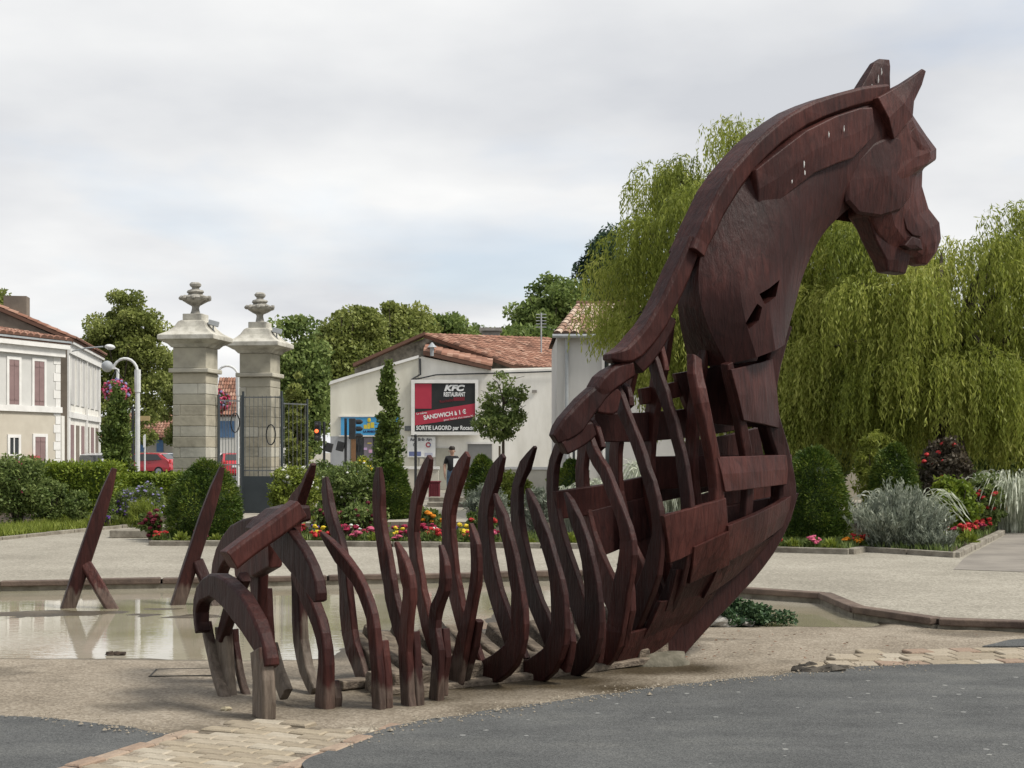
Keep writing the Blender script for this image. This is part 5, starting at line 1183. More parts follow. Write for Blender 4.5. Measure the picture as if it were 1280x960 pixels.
# ---- cars
def car_proto(name, paint, label, group):
    r = thing(name, (0, 0, 0), label, 'car', group)
    prof = [(-2.0, .35), (-2.02, .62), (-1.9, .82), (-1.2, .98), (-.55, 1.43), (.2, 1.5), (1.2, 1.46), (1.72, 1.12), (1.95, .92), (2.0, .55), (1.93, .32)]
    n = len(prof); W_ = .82
    rs = []
    for y, k in ((-W_, .96), (-W_ * .97, 1.0), (-W_ * .5, 1.0), (W_ * .5, 1.0), (W_ * .97, 1.0), (W_, .96)):
        row = []
        for x, z in prof:
            tw = 1.0 - max(0, z - .9) * .28
            row.append(Vector((x, y * tw, z * (1 if abs(y) < W_ * .9 else .985))))
        rs.append(row)
    mb = MB(); mb.rings(rs); body = mk('body', mb, paint, r, smooth=False, bevel=.05)
    GL = DARKGL
    for sy in (-1, 1):
        for q in (((-1.02, 1.0), (-.5, 1.38), (.22, 1.42), (.25, .98)), ((.33, .98), (.31, 1.42), (1.1, 1.39), (1.45, 1.05))):
            mb = MB(); mb.prism([Vector((x, sy * (W_ * (1 - max(0, z - .9) * .28) + .004), z)) for x, z in q], (0, sy * .012, 0)); mk('side_window', mb, GL, r)
        mb = MB(); mb.box((1.96, sy * .62, .93), (.10, .2, .24)); mk('tail_light', mb, lens_mat('tail_lens', (.5, .03, .03)), r, bevel=.02)
        mb = MB(); mb.box((-1.93, sy * .58, .72), (.14, .28, .16)); mk('headlight', mb, KW, r, bevel=.02)
        mb = MB(); mb.box((.55, sy * (W_ + .008), .86), (.18, .02, .03)); mk('door_handle', mb, paint, r)
        for x in (-1.28, 1.25):
            mb = MB(); mb.tube([(x, sy * .84, .3), (x, sy * .62, .3)], .31, 18); w = mk('wheel', mb, M_TYRE, r)
            mb = MB(); mb.tube([(x, sy * .855, .3), (x, sy * .80, .3)], .2, 12); mk('rim', mb, ZINC, w)
    mb = MB(); mb.prism([Vector((1.32, -.55, 1.40)), Vector((1.32, .55, 1.40)), Vector((1.74, .62, 1.08)), Vector((1.74, -.62, 1.08))], (.02, 0, .02)); mk('rear_window', mb, GL, r)
    mb = MB(); mb.prism([Vector((-.62, -.58, 1.38)), Vector((-.62, .58, 1.38)), Vector((-1.14, .66, 1.01)), Vector((-1.14, -.66, 1.01))], (-.02, 0, .02)); mk('windscreen', mb, GL, r)
    mb = MB(); mb.box((2.0, 0, .48), (.10, 1.5, .2)); mk('bumper', mb, paint, r, bevel=.03); mb = MB(); mb.box((2.02, 0, .78), (.03, .5, .12)); mk('number_plate', mb, KW, r)
    return r
M_TYRE = M_('tyre', (.025, .025, .025), None, 5, .8)
def paint(n, c):
    m, nn, l, p = mat_new(n); p.inputs['Base Color'].default_value = (*c, 1); p.inputs['Roughness'].default_value = .3; p.inputs['Coat Weight'].default_value = .5; return m
REDP, SILV, GRYP, WHP, BLUP = paint('red_paint', (.42, .018, .028)), paint('silver_paint', (.42, .43, .44)), paint('grey_paint', (.22, .23, .24)), paint('white_car_paint', (.65, .65, .64)), paint('dark_blue_paint', (.05, .08, .13))
def put_car(p, x, Y, rz, label):
    c = car_proto('parked_car', p, label, 'cars parked beyond the garden'); b = at(x, 600, Y); c.location = (b.x, Y, TZ + .008); c.rotation_euler = (0, 0, rz); return c
put_car(REDP, 183, 92, R_(-12), 'red hatchback parked behind the low hedge left of the gate piers')
put_car(SILV, 192, 97, R_(-25), 'silver hatchback parked behind the red hatchback')
put_car(BLUP, 204, 99, R_(-18), 'dark blue car with pale roof at the back of the car park')
put_car(WHP, 280, 84, R_(-60), 'white car seen through the gap between the gate piers')
put_car(REDP, 293, 78, R_(-75), 'red car seen between the gate piers behind the iron gate')
put_car(GRYP, 288, 100, R_(-30), 'grey car behind the white car between the gate piers')
put_car(SILV, 122, 66, R_(80), 'silver car parked beside the white house, mostly behind the hedge')
put_car(GRYP, 300, 92, R_(-35), 'grey car at the far side of the gap between the piers')
# ---- maroon litter bin by the path
b = at(543, 622, 46); r = thing('litter_bin', (b.x, 46, TZ), 'maroon ribbed litter bin standing at the pavement edge', 'bin')
MAR = M_('maroon_paint', (.14, .02, .03), (.10, .015, .022), 4, .6)
ppart('bin_body', r, MAR, lambda m: m.box((b.x, 46, TZ + .28), (.36, .36, .56)), .02); ppart('lid', r, MAR, lambda m: m.box((b.x, 46, TZ + .59), (.42, .42, .05)), .01)
for i in range(5): ppart('slat', r, MAR, lambda m: m.box((b.x - .144 + i * .072, 45.81, TZ + .28), (.045, .03, .5)))
# planter box in the right-hand bed
b = G(1191, 656, TZ); r = thing('stone_planter', (b.x, b.y, TZ), 'square grey concrete planter among the shrubs of the right-hand bed', 'planter')
ppart('body', r, CONCR, lambda m: (m.box((b.x, b.y, TZ + .24), (.48, .48, .48), .25)), .02); ppart('rim', r, CONCR, lambda m: m.box((b.x, b.y, TZ + .50), (.54, .54, .045), .25), .01)
# ================================================================== VEGETATION
def leaf_obj(name, C, D, Lh, Wd, tint, mat, parent, off, Nrm=None):
    """C centres (n,3); D unit long axis; kite-shaped leaves"""
    n = len(C); C = np.asarray(C, float) - np.array(off)[None, :]
    rv = rng.normal(size=(n, 3)) if Nrm is None else Nrm
    S = np.cross(D, rv); S /= (np.linalg.norm(S, axis=1, keepdims=True) + 1e-9)
    Lh = np.broadcast_to(Lh, (n,))[:, None]; Wd = np.broadcast_to(Wd, (n,))[:, None]
    V = np.empty((n, 4, 3)); V[:, 0] = C - D * Lh * .5; V[:, 1] = C + S * Wd * .5 - D * Lh * .08; V[:, 2] = C + D * Lh * .5; V[:, 3] = C - S * Wd * .5 - D * Lh * .08
    me = bpy.data.meshes.new(name); me.vertices.add(n * 4); me.vertices.foreach_set('co', V.reshape(-1))
    me.loops.add(n * 4); me.loops.foreach_set('vertex_index', np.arange(n * 4, dtype=np.int32))
    me.polygons.add(n); me.polygons.foreach_set('loop_start', np.arange(0, n * 4, 4, dtype=np.int32)); me.polygons.foreach_set('loop_total', np.full(n, 4, dtype=np.int32))
    a = me.attributes.new('tint', 'FLOAT', 'FACE'); a.data.foreach_set('value', np.clip(tint, 0, 1).astype(np.float32))
    me.materials.append(mat); me.update(calc_edges=True)
    o = bpy.data.objects.new(name, me); COL.objects.link(o); o.parent = parent; return o
def rdir(n):
    d = rng.normal(size=(n, 3)); return d / np.linalg.norm(d, axis=1, keepdims=True)
BARK = M_('bark', (.085, .068, .05), (.035, .028, .02), 5, .95, .7, 12, (3, 3, .6))
PLANE = M_leaf('plane_leaves', (0.10, 0.128, 0.03), (0.23, 0.265, 0.068), (0.38, 0.40, 0.13), .4)
OAKL = M_leaf('oak_leaves', (0.065, 0.105, 0.027), (0.17, 0.23, 0.062), (0.30, 0.36, 0.115), .4)
DARKL = M_leaf('dark_pine_leaves', (0.015, 0.039, 0.021), (0.033, 0.0675, 0.036), (0.0675, 0.1125, 0.0525), .15)
WILL = M_leaf('willow_leaves', (0.065, 0.09, 0.014), (0.245, 0.285, 0.046), (0.47, 0.48, 0.125), .45)
YEW = M_leaf('yew_needles', (0.022, 0.045, 0.008), (0.062, 0.105, 0.015), (0.19, 0.225, 0.035), .2)
HEDG = M_leaf('hedge_leaves', (0.055, 0.095, 0.011), (0.155, 0.215, 0.022), (0.31, 0.355, 0.05), .35)
SHRB = M_leaf('shrub_leaves', (0.05, 0.085, 0.02), (0.13, 0.178, 0.048), (0.26, 0.31, 0.10), .35)
LIME = M_leaf('lime_leaves', (0.088, 0.121, 0.0165), (0.187, 0.231, 0.033), (0.308, 0.341, 0.077), .3)
SILV_L = M_leaf('silver_leaves', (0.11, 0.132, 0.0935), (0.22, 0.2475, 0.187), (0.396, 0.418, 0.33), .25)
PAMP = M_leaf('white_striped_blades', (0.21, 0.2415, 0.1575), (0.462, 0.4935, 0.378), (0.735, 0.7455, 0.63), .3)
REDL = M_leaf('dark_red_leaves', (0.0435, 0.0319, 0.0232), (0.07975, 0.06525, 0.0435), (0.1305, 0.1015, 0.06525), .2)
HORN = M_leaf('hornbeam_leaves', (0.0406, 0.0725, 0.0145), (0.1015, 0.145, 0.029), (0.1958, 0.2392, 0.06525), .28)
IVY = M_leaf('ivy_leaves', (0.014, 0.036, 0.014), (0.042, 0.085, 0.032), (0.12, 0.18, 0.08), .2)

def clumped(c, r, nclump, per, crad, shell=.55, flat=.75, seed=None, top_bias=.0):
    """leaf centres gathered in clumps over an ellipsoid"""
    d = rdir(nclump); k = shell + (1 - shell) * rng.random(nclump) ** .6
    if top_bias: d[:, 2] = np.where(d[:, 2] < -.35, -d[:, 2] * top_bias, d[:, 2])
    cc = np.array(c)[None] + d * np.array(r)[None] * k[:, None]
    nper = np.maximum(3, rng.poisson(per, nclump)); idx = np.repeat(np.arange(nclump), nper)
    p = rdir(len(idx)) * (rng.random(len(idx)) ** .45)[:, None] * crad * rng.uniform(.6, 1.35, nclump)[idx][:, None]; p[:, 2] *= flat
    ct = rng.normal(.5, .12, nclump)[idx]
    return cc[idx] + p, ct, idx
def limbs(mb, base, c, r, th, n=7, trunk_top=.35):
    base = Vector(base); c = Vector(c); t = base.lerp(Vector((c.x, c.y, c.z + r[2] * .2)), .55)
    mb.tube([base, base.lerp(t, .5) + Vector((th * .4, 0, 0)), t], [th, th * .75, th * .5], 8)
    for i in range(n):
        a = 2 * math.pi * i / n + random.uniform(-.3, .3); e = Vector((c.x + math.cos(a) * r[0] * .7, c.y + math.sin(a) * r[1] * .7, c.z + random.uniform(-.2, .7) * r[2]))
        s = base.lerp(t, random.uniform(.6, 1)); m_ = s.lerp(e, .5) + Vector((0, 0, r[2] * .12)); mb.tube([s, m_, e], [th * .4, th * .22, th * .08], 6)
def tree(name, px, Y, wpx, hpx, ybase_c, label, mat, nclump=70, per=220, leaf=(.30, .2), crad=.9, cat='tree', group='trees behind the square', trunk=.28, lobes=None):
    """px: crown centre pixel; wpx,hpx: half width and half height in pixels"""
    c = at(px[0], px[1], Y); sx = wpx * Y / FPX; sz = hpx * Y / FPX
    root = thing(name, (c.x, Y, TZ), label, cat, group); off = root.location
    mb = MB(); limbs(mb, (c.x, Y, TZ - .05), c, (sx, sx * .8, sz), trunk); mk('trunk', mb, BARK, root, off=off)
    P_, T_ = [], []
    for (ox, oz, k, fr) in (lobes or [(0, 0, 1, 1)]):
        cc = (c.x + ox * sx, Y + random.uniform(-.2, .2) * sx, c.z + oz * sz)
        p, t, _ = clumped(cc, (sx * k * .88, sx * k * .8, sz * k * .88), int(nclump * fr), per, crad * (.7 + .3 * k)); P_.append(p); T_.append(t)
    p = np.vstack(P_); t = np.concatenate(T_) + rng.normal(0, .16, len(p))
    d = rdir(len(p)); d[:, 2] -= .25; d /= np.linalg.norm(d, axis=1, keepdims=True)
    leaf_obj('crown', p, d, leaf[0] * rng.uniform(.7, 1.3, len(p)), leaf[1] * rng.uniform(.7, 1.3, len(p)), t, mat, root, off)
    return root
tree('plane_tree', (150, 462), 102, 64, 100, 0, 'large round green plane tree behind the street houses', PLANE, 75, 400, (.24, .17), 1.0, lobes=[(-.05, .45, .62, .35), (-.45, -.05, .55, .3), (.45, .1, .58, .3), (.1, -.45, .75, .4), (.3, .38, .5, .25)])
tree('plane_tree', (226, 490), 122, 36, 60, 0, 'darker plane tree filling behind the nearer gate pier', PLANE, 40, 360, (.24, .17), 1.0, lobes=[(0, .2, .8, .6), (0, -.4, .9, .5)])
tree('plane_tree', (-22, 400), 95, 32, 60, 0, 'green tree top showing above the stained gable roof', PLANE, 30, 150, (.34, .26), 1.0)
for px, Y, w, h, lab, m_, lo in (((372, 470), 78, 34, 80, 'narrow leafy tree standing just right of the further pier', OAKL, [(-.2, .3, .7, .4), (.3, -.1, .75, .5), (0, -.5, .9, .4)]),
        ((430, 450), 84, 52, 74, 'leafy tree left of the workshop gable, in the row behind', PLANE, [(-.4, .1, .65, .45), (.35, .3, .65, .45), (0, -.35, .95, .7), (.1, .45, .55, .25), (-.5, -.5, .7, .4)]),
        ((492, 430), 90, 50, 62, 'tallest leafy tree of the row behind the workshop gable', PLANE, [(-.3, .3, .6, .4), (.35, .2, .65, .4), (0, -.4, .95, .5)]),
        ((555, 432), 92, 44, 50, 'leafy tree right of the gable peak in the row behind', OAKL, [(-.4, .1, .65, .4), (.4, -.05, .6, .4), (.1, .3, .5, .3)]),
        ((600, 450), 96, 40, 40, 'low leafy tree between the workshop chimney and the row', OAKL, None)):
    tree('broadleaf_tree', px, Y, w, h, 0, lab, m_, 60, 330, (.24, .17), 1.0, lobes=lo)
tree('walnut_tree', (692, 392), 72, 52, 50, 0, 'open spreading tree with light gaps left of the tiled grey house', OAKL, 46, 230, (.23, .14), .75, lobes=[(-.55, -.1, .5, .35), (.0, .35, .6, .4), (.5, .1, .6, .4), (-.15, -.45, .8, .5), (-.75, -.45, .4, .2)])
tree('pine_tree', (757, 352), 80, 36, 62, 0, 'dark evergreen tree rising behind the tiled grey house', DARKL, 48, 200, (.30, .12), .9, lobes=[(.1, .45, .6, .4), (-.3, .0, .65, .4), (.3, -.4, .9, .5)])
tree('broadleaf_tree', (664, 438), 68, 44, 30, 0, 'low dark green tree mass behind the outbuilding wall', OAKL, 36, 160, (.30, .2), .8)
# sapling in front of the white wall
def sapling():
    c = at(629, 508, 47); root = thing('young_tree', (c.x, 47, TZ), 'slender young tree with a ragged round crown before the hoarding', 'tree'); off = root.location
    mb = MB(); mb.tube([(c.x, 47, TZ), (c.x, 47, c.z - .4), (c.x, 47, c.z + .8)], [.055, .045, .02], 7)
    for i in range(9):
        a = i * 2.4; mb.tube([(c.x, 47, c.z - .6 + .12 * i), (c.x + .4 * math.cos(a), 47 + .4 * math.sin(a), c.z - .2 + .14 * i), (c.x + .75 * math.cos(a), 47 + .75 * math.sin(a), c.z + .05 + .12 * i)], [.025, .015, .006], 5)
    mk('trunk', mb, BARK, root, off=off)
    mb = MB(); mb.tube([(c.x - .12, 46.95, TZ), (c.x - .12, 46.95, TZ + 1.75)], .035, 7); mk('stake', mb, GREYWOOD, root, off=off)
    p1, t1, _ = clumped((c.x, 47, c.z + .1), (.72, .7, 1.0), 46, 80, .26); p2, t2, _ = clumped((c.x - .1, 47, c.z - .55), (.85, .8, .5), 26, 80, .26)
    p = np.vstack([p1, p2]); t = np.concatenate([t1, t2]) + rng.normal(0, .15, len(p))
    leaf_obj('crown', p, rdir(len(p)), .12, .07, t, SHRB, root, off)
sapling()

# ---- weeping willows
def willow(px, Y, rx, rz, label, nl, seed, zlow, trunk_dx=0.0, left_lift=0.0):
    global rng
    rng = np.random.default_rng(seed); rnd = random.Random(seed)
    c = at(px[0], px[1], Y); root = thing('weeping_willow', (c.x + trunk_dx, Y, TZ), label, 'tree', 'weeping willows'); off = root.location
    mb = MB(); b = Vector((c.x + trunk_dx, Y, TZ - .05)); top = Vector((c.x, Y, c.z - rz * .1))
    mb.tube([b, b.lerp(top, .4) + Vector((.1, 0, 0)), top], [.42, .34, .22], 10)
    C, D, T, L = [], [], [], []
    tiers = ((1.35, 1, .95), (.98, 5, 1.0), (.66, 8, 1.02), (.34, 9, 1.02), (.02, 10, 1.0), (-.30, 10, .95), (-.62, 7, .85), (.5, 4, .5), (.0, 5, .5))
    for el0, cnt, kk in tiers:                   # boughs in storeys, each a weeping clump of its own
        th0 = rnd.uniform(0, 6.28)
        for i in range(cnt):
            th = th0 + 2 * math.pi * (i + rnd.uniform(-.28, .28)) / cnt; el = el0 + rnd.uniform(-.14, .14); kr = kk * rnd.uniform(.84, 1.08)
            bo = Vector((c.x + rx * kr * math.cos(el) * math.cos(th), Y + rx * .85 * kr * math.cos(el) * math.sin(th), c.z + rz * kr * math.sin(el)))
            s = top.lerp(b, rnd.uniform(0, .25)); mb.tube([s, s.lerp(bo, .55) + Vector((0, 0, rz * .22)), bo], [.11, .06, .02], 6)
            out = Vector((math.cos(th), math.sin(th), 0)) * math.cos(el); btone = rnd.gauss(.55, .15); llen = rnd.uniform(.75, 1.3) * (.8 if el > .9 else 1.0); br = rnd.uniform(.45, .85)
            for q_ in range(6):
                a0 = rnd.uniform(0, 6.28); e = bo + Vector((math.cos(a0), math.sin(a0), 0)) * br * rnd.random() + Vector((0, 0, rnd.uniform(-.35, .25))); ltone = btone + rnd.gauss(0, .07); lr = rnd.uniform(.3, .6)
                for k in range(rnd.randint(20, 34)):
                    a = rnd.uniform(0, 2 * math.pi); rr_ = lr * math.sqrt(rnd.random())
                    p = e + Vector((rr_ * math.cos(a), rr_ * math.sin(a), (lr - rr_) * .6 + rnd.uniform(-.08, .08)))
                    dirn = Vector((math.cos(a), math.sin(a), 0)) * rr_ * .9 + out * .55 + Vector((0, 0, .4))
                    length = rnd.uniform(.7, 1.75) * llen * (1.35 if rnd.random() < .2 else 1.0)
                    zl = zlow + max(0.0, min(1.0, (c.x - .55 * rx - p.x) / (.3 * rx))) * left_lift; length = min(length, max(.45, p.z - zl + rnd.uniform(-.6, .4)))
                    m = int(length / .062); v = dirn * .75; pos = p.copy(); tn = ltone + rnd.gauss(0, .07); sway = Vector((rnd.gauss(0, .08), rnd.gauss(0, .08), 0))
                    for j in range(m):
                        f = j / m; dv = v * math.exp(-f * 4.5) + Vector((0, 0, -1)) * (1 - math.exp(-f * 5)) + sway; dv.normalize()
                        pos = pos + dv * .062; C.append(pos[:]); D.append(dv[:]); T.append(tn)
    C = np.array(C); D = np.array(D); n = len(C)
    jit = rng.normal(0, .03, (n, 3)); sp = rdir(n) * .75; dd = D + sp; dd[:, 2] -= .35; dd /= np.linalg.norm(dd, axis=1, keepdims=True)
    mk('trunk', mb, BARK, root, off=off)
    leaf_obj('crown', C + jit, dd, .135 * rng.uniform(.7, 1.3, n), .030 * rng.uniform(.8, 1.3, n), np.array(T) + rng.normal(0, .12, n), WILL, root, off)
    return root
willow((920, 388), 34.0, 2.85, 4.0, 'taller weeping willow rising behind the horse neck', 74, 5, 1.75, 0.0, 2.2)
willow((1172, 440), 31.5, 3.15, 3.15, 'broad weeping willow trailing low behind the right-hand flower bed', 80, 9, 1.25, .4)
rng = np.random.default_rng(77)

# ---- clipped yews and shrubs
def shrub(name, px, Y, wpx, hpx, label, mat, n, leaf, cat='shrub', group=None, shape='ball', blossoms=None, shell=.8, up=.0, stem=True, depth=None, blname='blossom', spike=0.0):
    """px: pixel of the middle of its foot; wpx half width, hpx height"""
    b = at(px[0], px[1], Y); sx = wpx * Y / FPX; h = at(0, hpx, Y).z - TZ; sy = depth or sx
    z0 = TZ; root = thing(name, (b.x, Y, z0), label, cat, group); off = root.location
    d = rdir(n); k = shell + (1 - shell) * rng.random(n)
    if shape == 'ball': p = d * k[:, None] * np.array([sx, sy, h / 2]) + np.array([b.x, Y, z0 + h / 2])
    elif shape == 'cone':
        u = rng.random(n); pr = np.interp(u, [0, .1, .3, .55, .8, .93, 1], [.80, .95, 1.0, .90, .66, .38, .06]); a = rng.random(n) * 2 * math.pi; rr_ = pr * (1 - (1 - shell) * rng.random(n) ** 1.5) * (1 + .05 * np.sin(a * 5 + u * 9))
        p = np.stack([b.x + sx * rr_ * np.cos(a), Y + sy * rr_ * np.sin(a), z0 + h * u], 1); d = np.stack([np.cos(a), np.sin(a), .45 + 0 * a], 1); d /= np.linalg.norm(d, axis=1, keepdims=True)
    elif shape == 'box':
        p = rng.random((n, 3)) * 2 - 1; ax = rng.integers(0, 3, n); sg_ = np.where(rng.random(n) < .7, 1, 0); p[np.arange(n), ax] = np.where(sg_, np.sign(p[np.arange(n), ax]) * rng.uniform(.85, 1.06, n), p[np.arange(n), ax])
        d = rdir(n); p = p * np.array([sx, sy, h / 2]) + np.array([b.x, Y, z0 + h / 2])
    else:  # loose: clumps
        p, t0, _ = clumped((b.x, Y, z0 + h * .52), (sx * .85, sy * .85, h * .46), max(8, n // 60), 60, min(sx, h) * .28, .35); n = len(p); d = rdir(n)
    d = d + rng.normal(0, .55, (n, 3)); d[:, 2] += up; d /= np.linalg.norm(d, axis=1, keepdims=True)
    nz = np.array([mnoise.noise(Vector(q) * 3.5) for q in p[::1]]) if n < 30000 else 0
    if shape in ('ball', 'cone', 'box'): p = p + d * (nz * .11)[:, None] if not np.isscalar(nz) else p
    p = p + d * (0.03 + .06 * spike * rng.random(n))[:, None]
    keep = p[:, 2] > z0 - .02; p, d = p[keep], d[keep]; n = len(p); nz = nz[keep] if not np.isscalar(nz) else nz
    t = .5 + .35 * nz + rng.normal(0, .15, n)
    mb = MB()
    for i in range(5):
        a = i * 1.26; mb.tube([(b.x + .04 * math.cos(a), Y + .04 * math.sin(a), z0 - .03), (b.x + sx * .3 * math.cos(a), Y + sy * .3 * math.sin(a), z0 + h * .45), (b.x + sx * .5 * math.cos(a), Y + sy * .5 * math.sin(a), z0 + h * .75)], [.03, .02, .008], 5)
    mk('stem', mb, BARK, root, off=off)
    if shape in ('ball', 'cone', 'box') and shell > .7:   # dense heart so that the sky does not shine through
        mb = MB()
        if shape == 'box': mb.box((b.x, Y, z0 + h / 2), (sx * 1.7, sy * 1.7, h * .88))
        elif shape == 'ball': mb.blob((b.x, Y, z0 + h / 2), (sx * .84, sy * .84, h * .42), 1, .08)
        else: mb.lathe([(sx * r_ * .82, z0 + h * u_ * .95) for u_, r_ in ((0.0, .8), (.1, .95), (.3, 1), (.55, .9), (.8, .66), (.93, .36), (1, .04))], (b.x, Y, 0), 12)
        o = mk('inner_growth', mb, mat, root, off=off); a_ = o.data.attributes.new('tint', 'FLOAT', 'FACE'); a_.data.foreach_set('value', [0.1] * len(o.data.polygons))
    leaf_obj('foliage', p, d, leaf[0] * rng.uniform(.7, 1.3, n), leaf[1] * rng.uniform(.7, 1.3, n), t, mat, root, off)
    if blossoms:
        col, nb, rad = blossoms
        front = p[p[:, 1] < Y + sy * .3]; sel = front[rng.choice(len(front), min(nb, len(front)), replace=False)]
        mb = MB()
        for i, q in enumerate(sel): mb.blob((q[0], q[1] - .03, q[2] + .02), (rad, rad, rad * .75), i, .5, 7, 4)
        o = mk(blname, mb, col, root, off=off); o['kind'] = 'stuff'
    return root
def bcol(n, c): return M_('petal_' + n, c, tuple(v * .6 for v in c), 40, .7)
PINK, RED, MAG, YELB, ORG, WHT, PURP, LAV = bcol('pink', (.55, .10, .18)), bcol('red', (.48, .03, .03)), bcol('crimson', (.30, .012, .05)), bcol('yellow', (.70, .52, .03)), bcol('orange', (.75, .25, .01)), bcol('white', (.75, .75, .68)), bcol('purple', (.13, .06, .28)), bcol('lavender', (.30, .27, .48))
DRED = bcol('dark_red', (.12, .008, .02))

YB = 24.6
shrub('yew_ball', (257, 0), YB, 44, 580, 'clipped round dark yew in front of the nearer gate pier', YEW, 15000, (.07, .022), group='clipped yews', shape='cone', spike=1.3)
shrub('yew_cone', (1016, 0), 23.6, 42, 562, 'clipped dark yew standing right of the horse chest', YEW, 17000, (.07, .022), group='clipped yews', shape='cone', spike=1.3)
shrub('yew_cone', (486, 0), 33.0, 28, 580, 'clipped yew cone at the foot of the upright hornbeam by the workshop', YEW, 9000, (.09, .03), group='clipped yews', shape='cone', spike=1.3)
shrub('yew_ball', (1117, 0), 27.0, 30, 556, 'clipped yew dome behind the silvery shrub', YEW, 9000, (.08, .026), group='clipped yews', shape='cone', spike=.5)
shrub('yew_ball', (603, 0), 40.0, 20, 570, 'small dark clipped yew against the low cream wall', YEW, 5000, (.10, .035), group='clipped yews', shape='cone', spike=.5)
shrub('yew_ball', (716, 0), 34.0, 24, 575, 'dark clipped yew seen through the ribs below the spine', YEW, 6000, (.09, .03), group='clipped yews', shape='cone', spike=.5)
def column(name, x, Y, wpx, ytop, label, n=9000):
    b = at(x, 0, Y); zt = at(x, ytop, Y).z; h = zt - TZ; sx = wpx * Y / FPX
    root = thing(name, (b.x, Y, TZ), label, 'tree', 'upright hornbeams'); off = root.location
    mb = MB(); mb.tube([(b.x, Y, TZ - .02), (b.x, Y, TZ + h * .6), (b.x + .02, Y, zt - .15)], [.07, .045, .012], 7)
    nb_ = int(h / .11); P_, D_, T_ = [], [], []
    for i in range(nb_ * 5):
        u = random.random(); a = random.uniform(0, 6.28); r = sx * float(np.interp(u, [0, .08, .3, .6, .85, 1], [.5, .95, 1.0, .72, .42, .06])) * random.uniform(.6, 1.12); L_ = random.uniform(.25, .55)
        s = Vector((b.x, Y, TZ + h * u * .97)); e = s + Vector((math.cos(a) * r, math.sin(a) * r, L_ * .8)); tn = random.gauss(.5, .15)
        if i % 4 == 0: mb.tube([s, e], [.012, .004], 4)
        for k in range(n // (nb_ * 5)):
            f = random.random() ** .6; q = s.lerp(e, f); P_.append((q.x + random.gauss(0, .05), q.y + random.gauss(0, .05), q.z + random.gauss(0, .05))); T_.append(tn + random.gauss(0, .12)); D_.append(((e - s).normalized() * .7 + Vector((random.gauss(0, .6), random.gauss(0, .6), random.gauss(0, .5)))).normalized()[:])
    mk('trunk', mb, BARK, root, off=off); leaf_obj('crown', np.array(P_), np.array(D_), .10, .055, np.array(T_), HORN, root, off)
column('upright_hornbeam', 485, 34.5, 21, 466, 'narrow upright hornbeam in front of the blue shop fascia', 11000)
column('upright_hornbeam', 146, 35.0, 25, 497, 'broad upright hornbeam left of the white lamp post', 14000)
for i_, (x_, Y_, w_, t_, lab_) in enumerate(((1010, 43, 60, 470, 'dark laurel bush behind the taller willow'), (1130, 42, 70, 455, 'dark laurel bush filling behind the broad willow'), (1260, 41, 80, 450, 'dark laurel bush at the right end behind the willow'))):
    shrub('laurel_bush', (x_, 0), Y_, w_, t_, lab_, OAKL, 9000, (.2, .11), shape='ball', group='laurel bushes', depth=1.0)
shrub('tall_border_shrub', (371, 0), 40.0, 20, 462, 'tall loose yellow green shrub behind the railing right of the piers', PLANE, 7000, (.11, .065), shape='loose')

# left-hand border
shrub('tall_border_shrub', (22, 0), 29.5, 44, 566, 'loose tall shrub with pale stems at the left end of the border', SHRB, 8000, (.085, .045), shape='loose', blossoms=(PINK, 16, .055))
shrub('box_hedge', (100, 0), 33.0, 48, 581, 'bright green clipped hedge behind the left border', HEDG, 16000, (.08, .045), shape='box', depth=.6, group='garden hedges', cat='hedge', spike=1.2)
shrub('box_hedge', (205, 0), 34.5, 52, 594, 'lower bright green hedge between the hornbeam and the yew ball', HEDG, 14000, (.08, .045), shape='box', depth=.5, group='garden hedges', cat='hedge', spike=1.0)
shrub('box_hedge', (26, 0), 36.0, 40, 583, 'green hedge behind the loose tall shrub', HEDG, 9000, (.09, .05), shape='box', depth=.5, group='garden hedges', cat='hedge', spike=1.0)
shrub('aster_clump', (182, 0), 29.5, 28, 602, 'purple flowering asters leaning beside the left border path', SHRB, 3500, (.09, .022), shape='loose', blossoms=(LAV, 120, .028), up=.5, cat='flowers')
shrub('aster_clump', (160, 0), 30.5, 22, 612, 'lower purple asters behind the lone leaning prop', SHRB, 2600, (.09, .022), shape='loose', blossoms=(PURP, 60, .028), up=.5, cat='flowers')
shrub('border_shrub', (96, 0), 29.6, 18, 612, 'leafy green perennial at the front of the left border', SHRB, 3200, (.08, .035), shape='loose', up=.4)
shrub('border_shrub', (134, 0), 29.0, 14, 618, 'small leafy perennial with purple flowers by the leaning prop', SHRB, 2200, (.07, .03), shape='loose', up=.4, blossoms=(PURP, 22, .025))
shrub('border_shrub', (64, 0), 30.2, 22, 596, 'bushy green perennial in front of the bright clipped hedge', SHRB, 3600, (.08, .035), shape='loose', up=.3)
shrub('grass_clump', (180, 0), 27.6, 24, 628, 'feathery pale green grass clump at the left border edge', LIME, 2600, (.20, .012), shape='loose', up=1.4, cat='plant')
shrub('dahlia_plant', (190, 0), 25.2, 16, 638, 'dark red dahlias growing left of the round yew', SHRB, 1800, (.07, .04), shape='loose', blossoms=(DRED, 22, .045), cat='flowers')
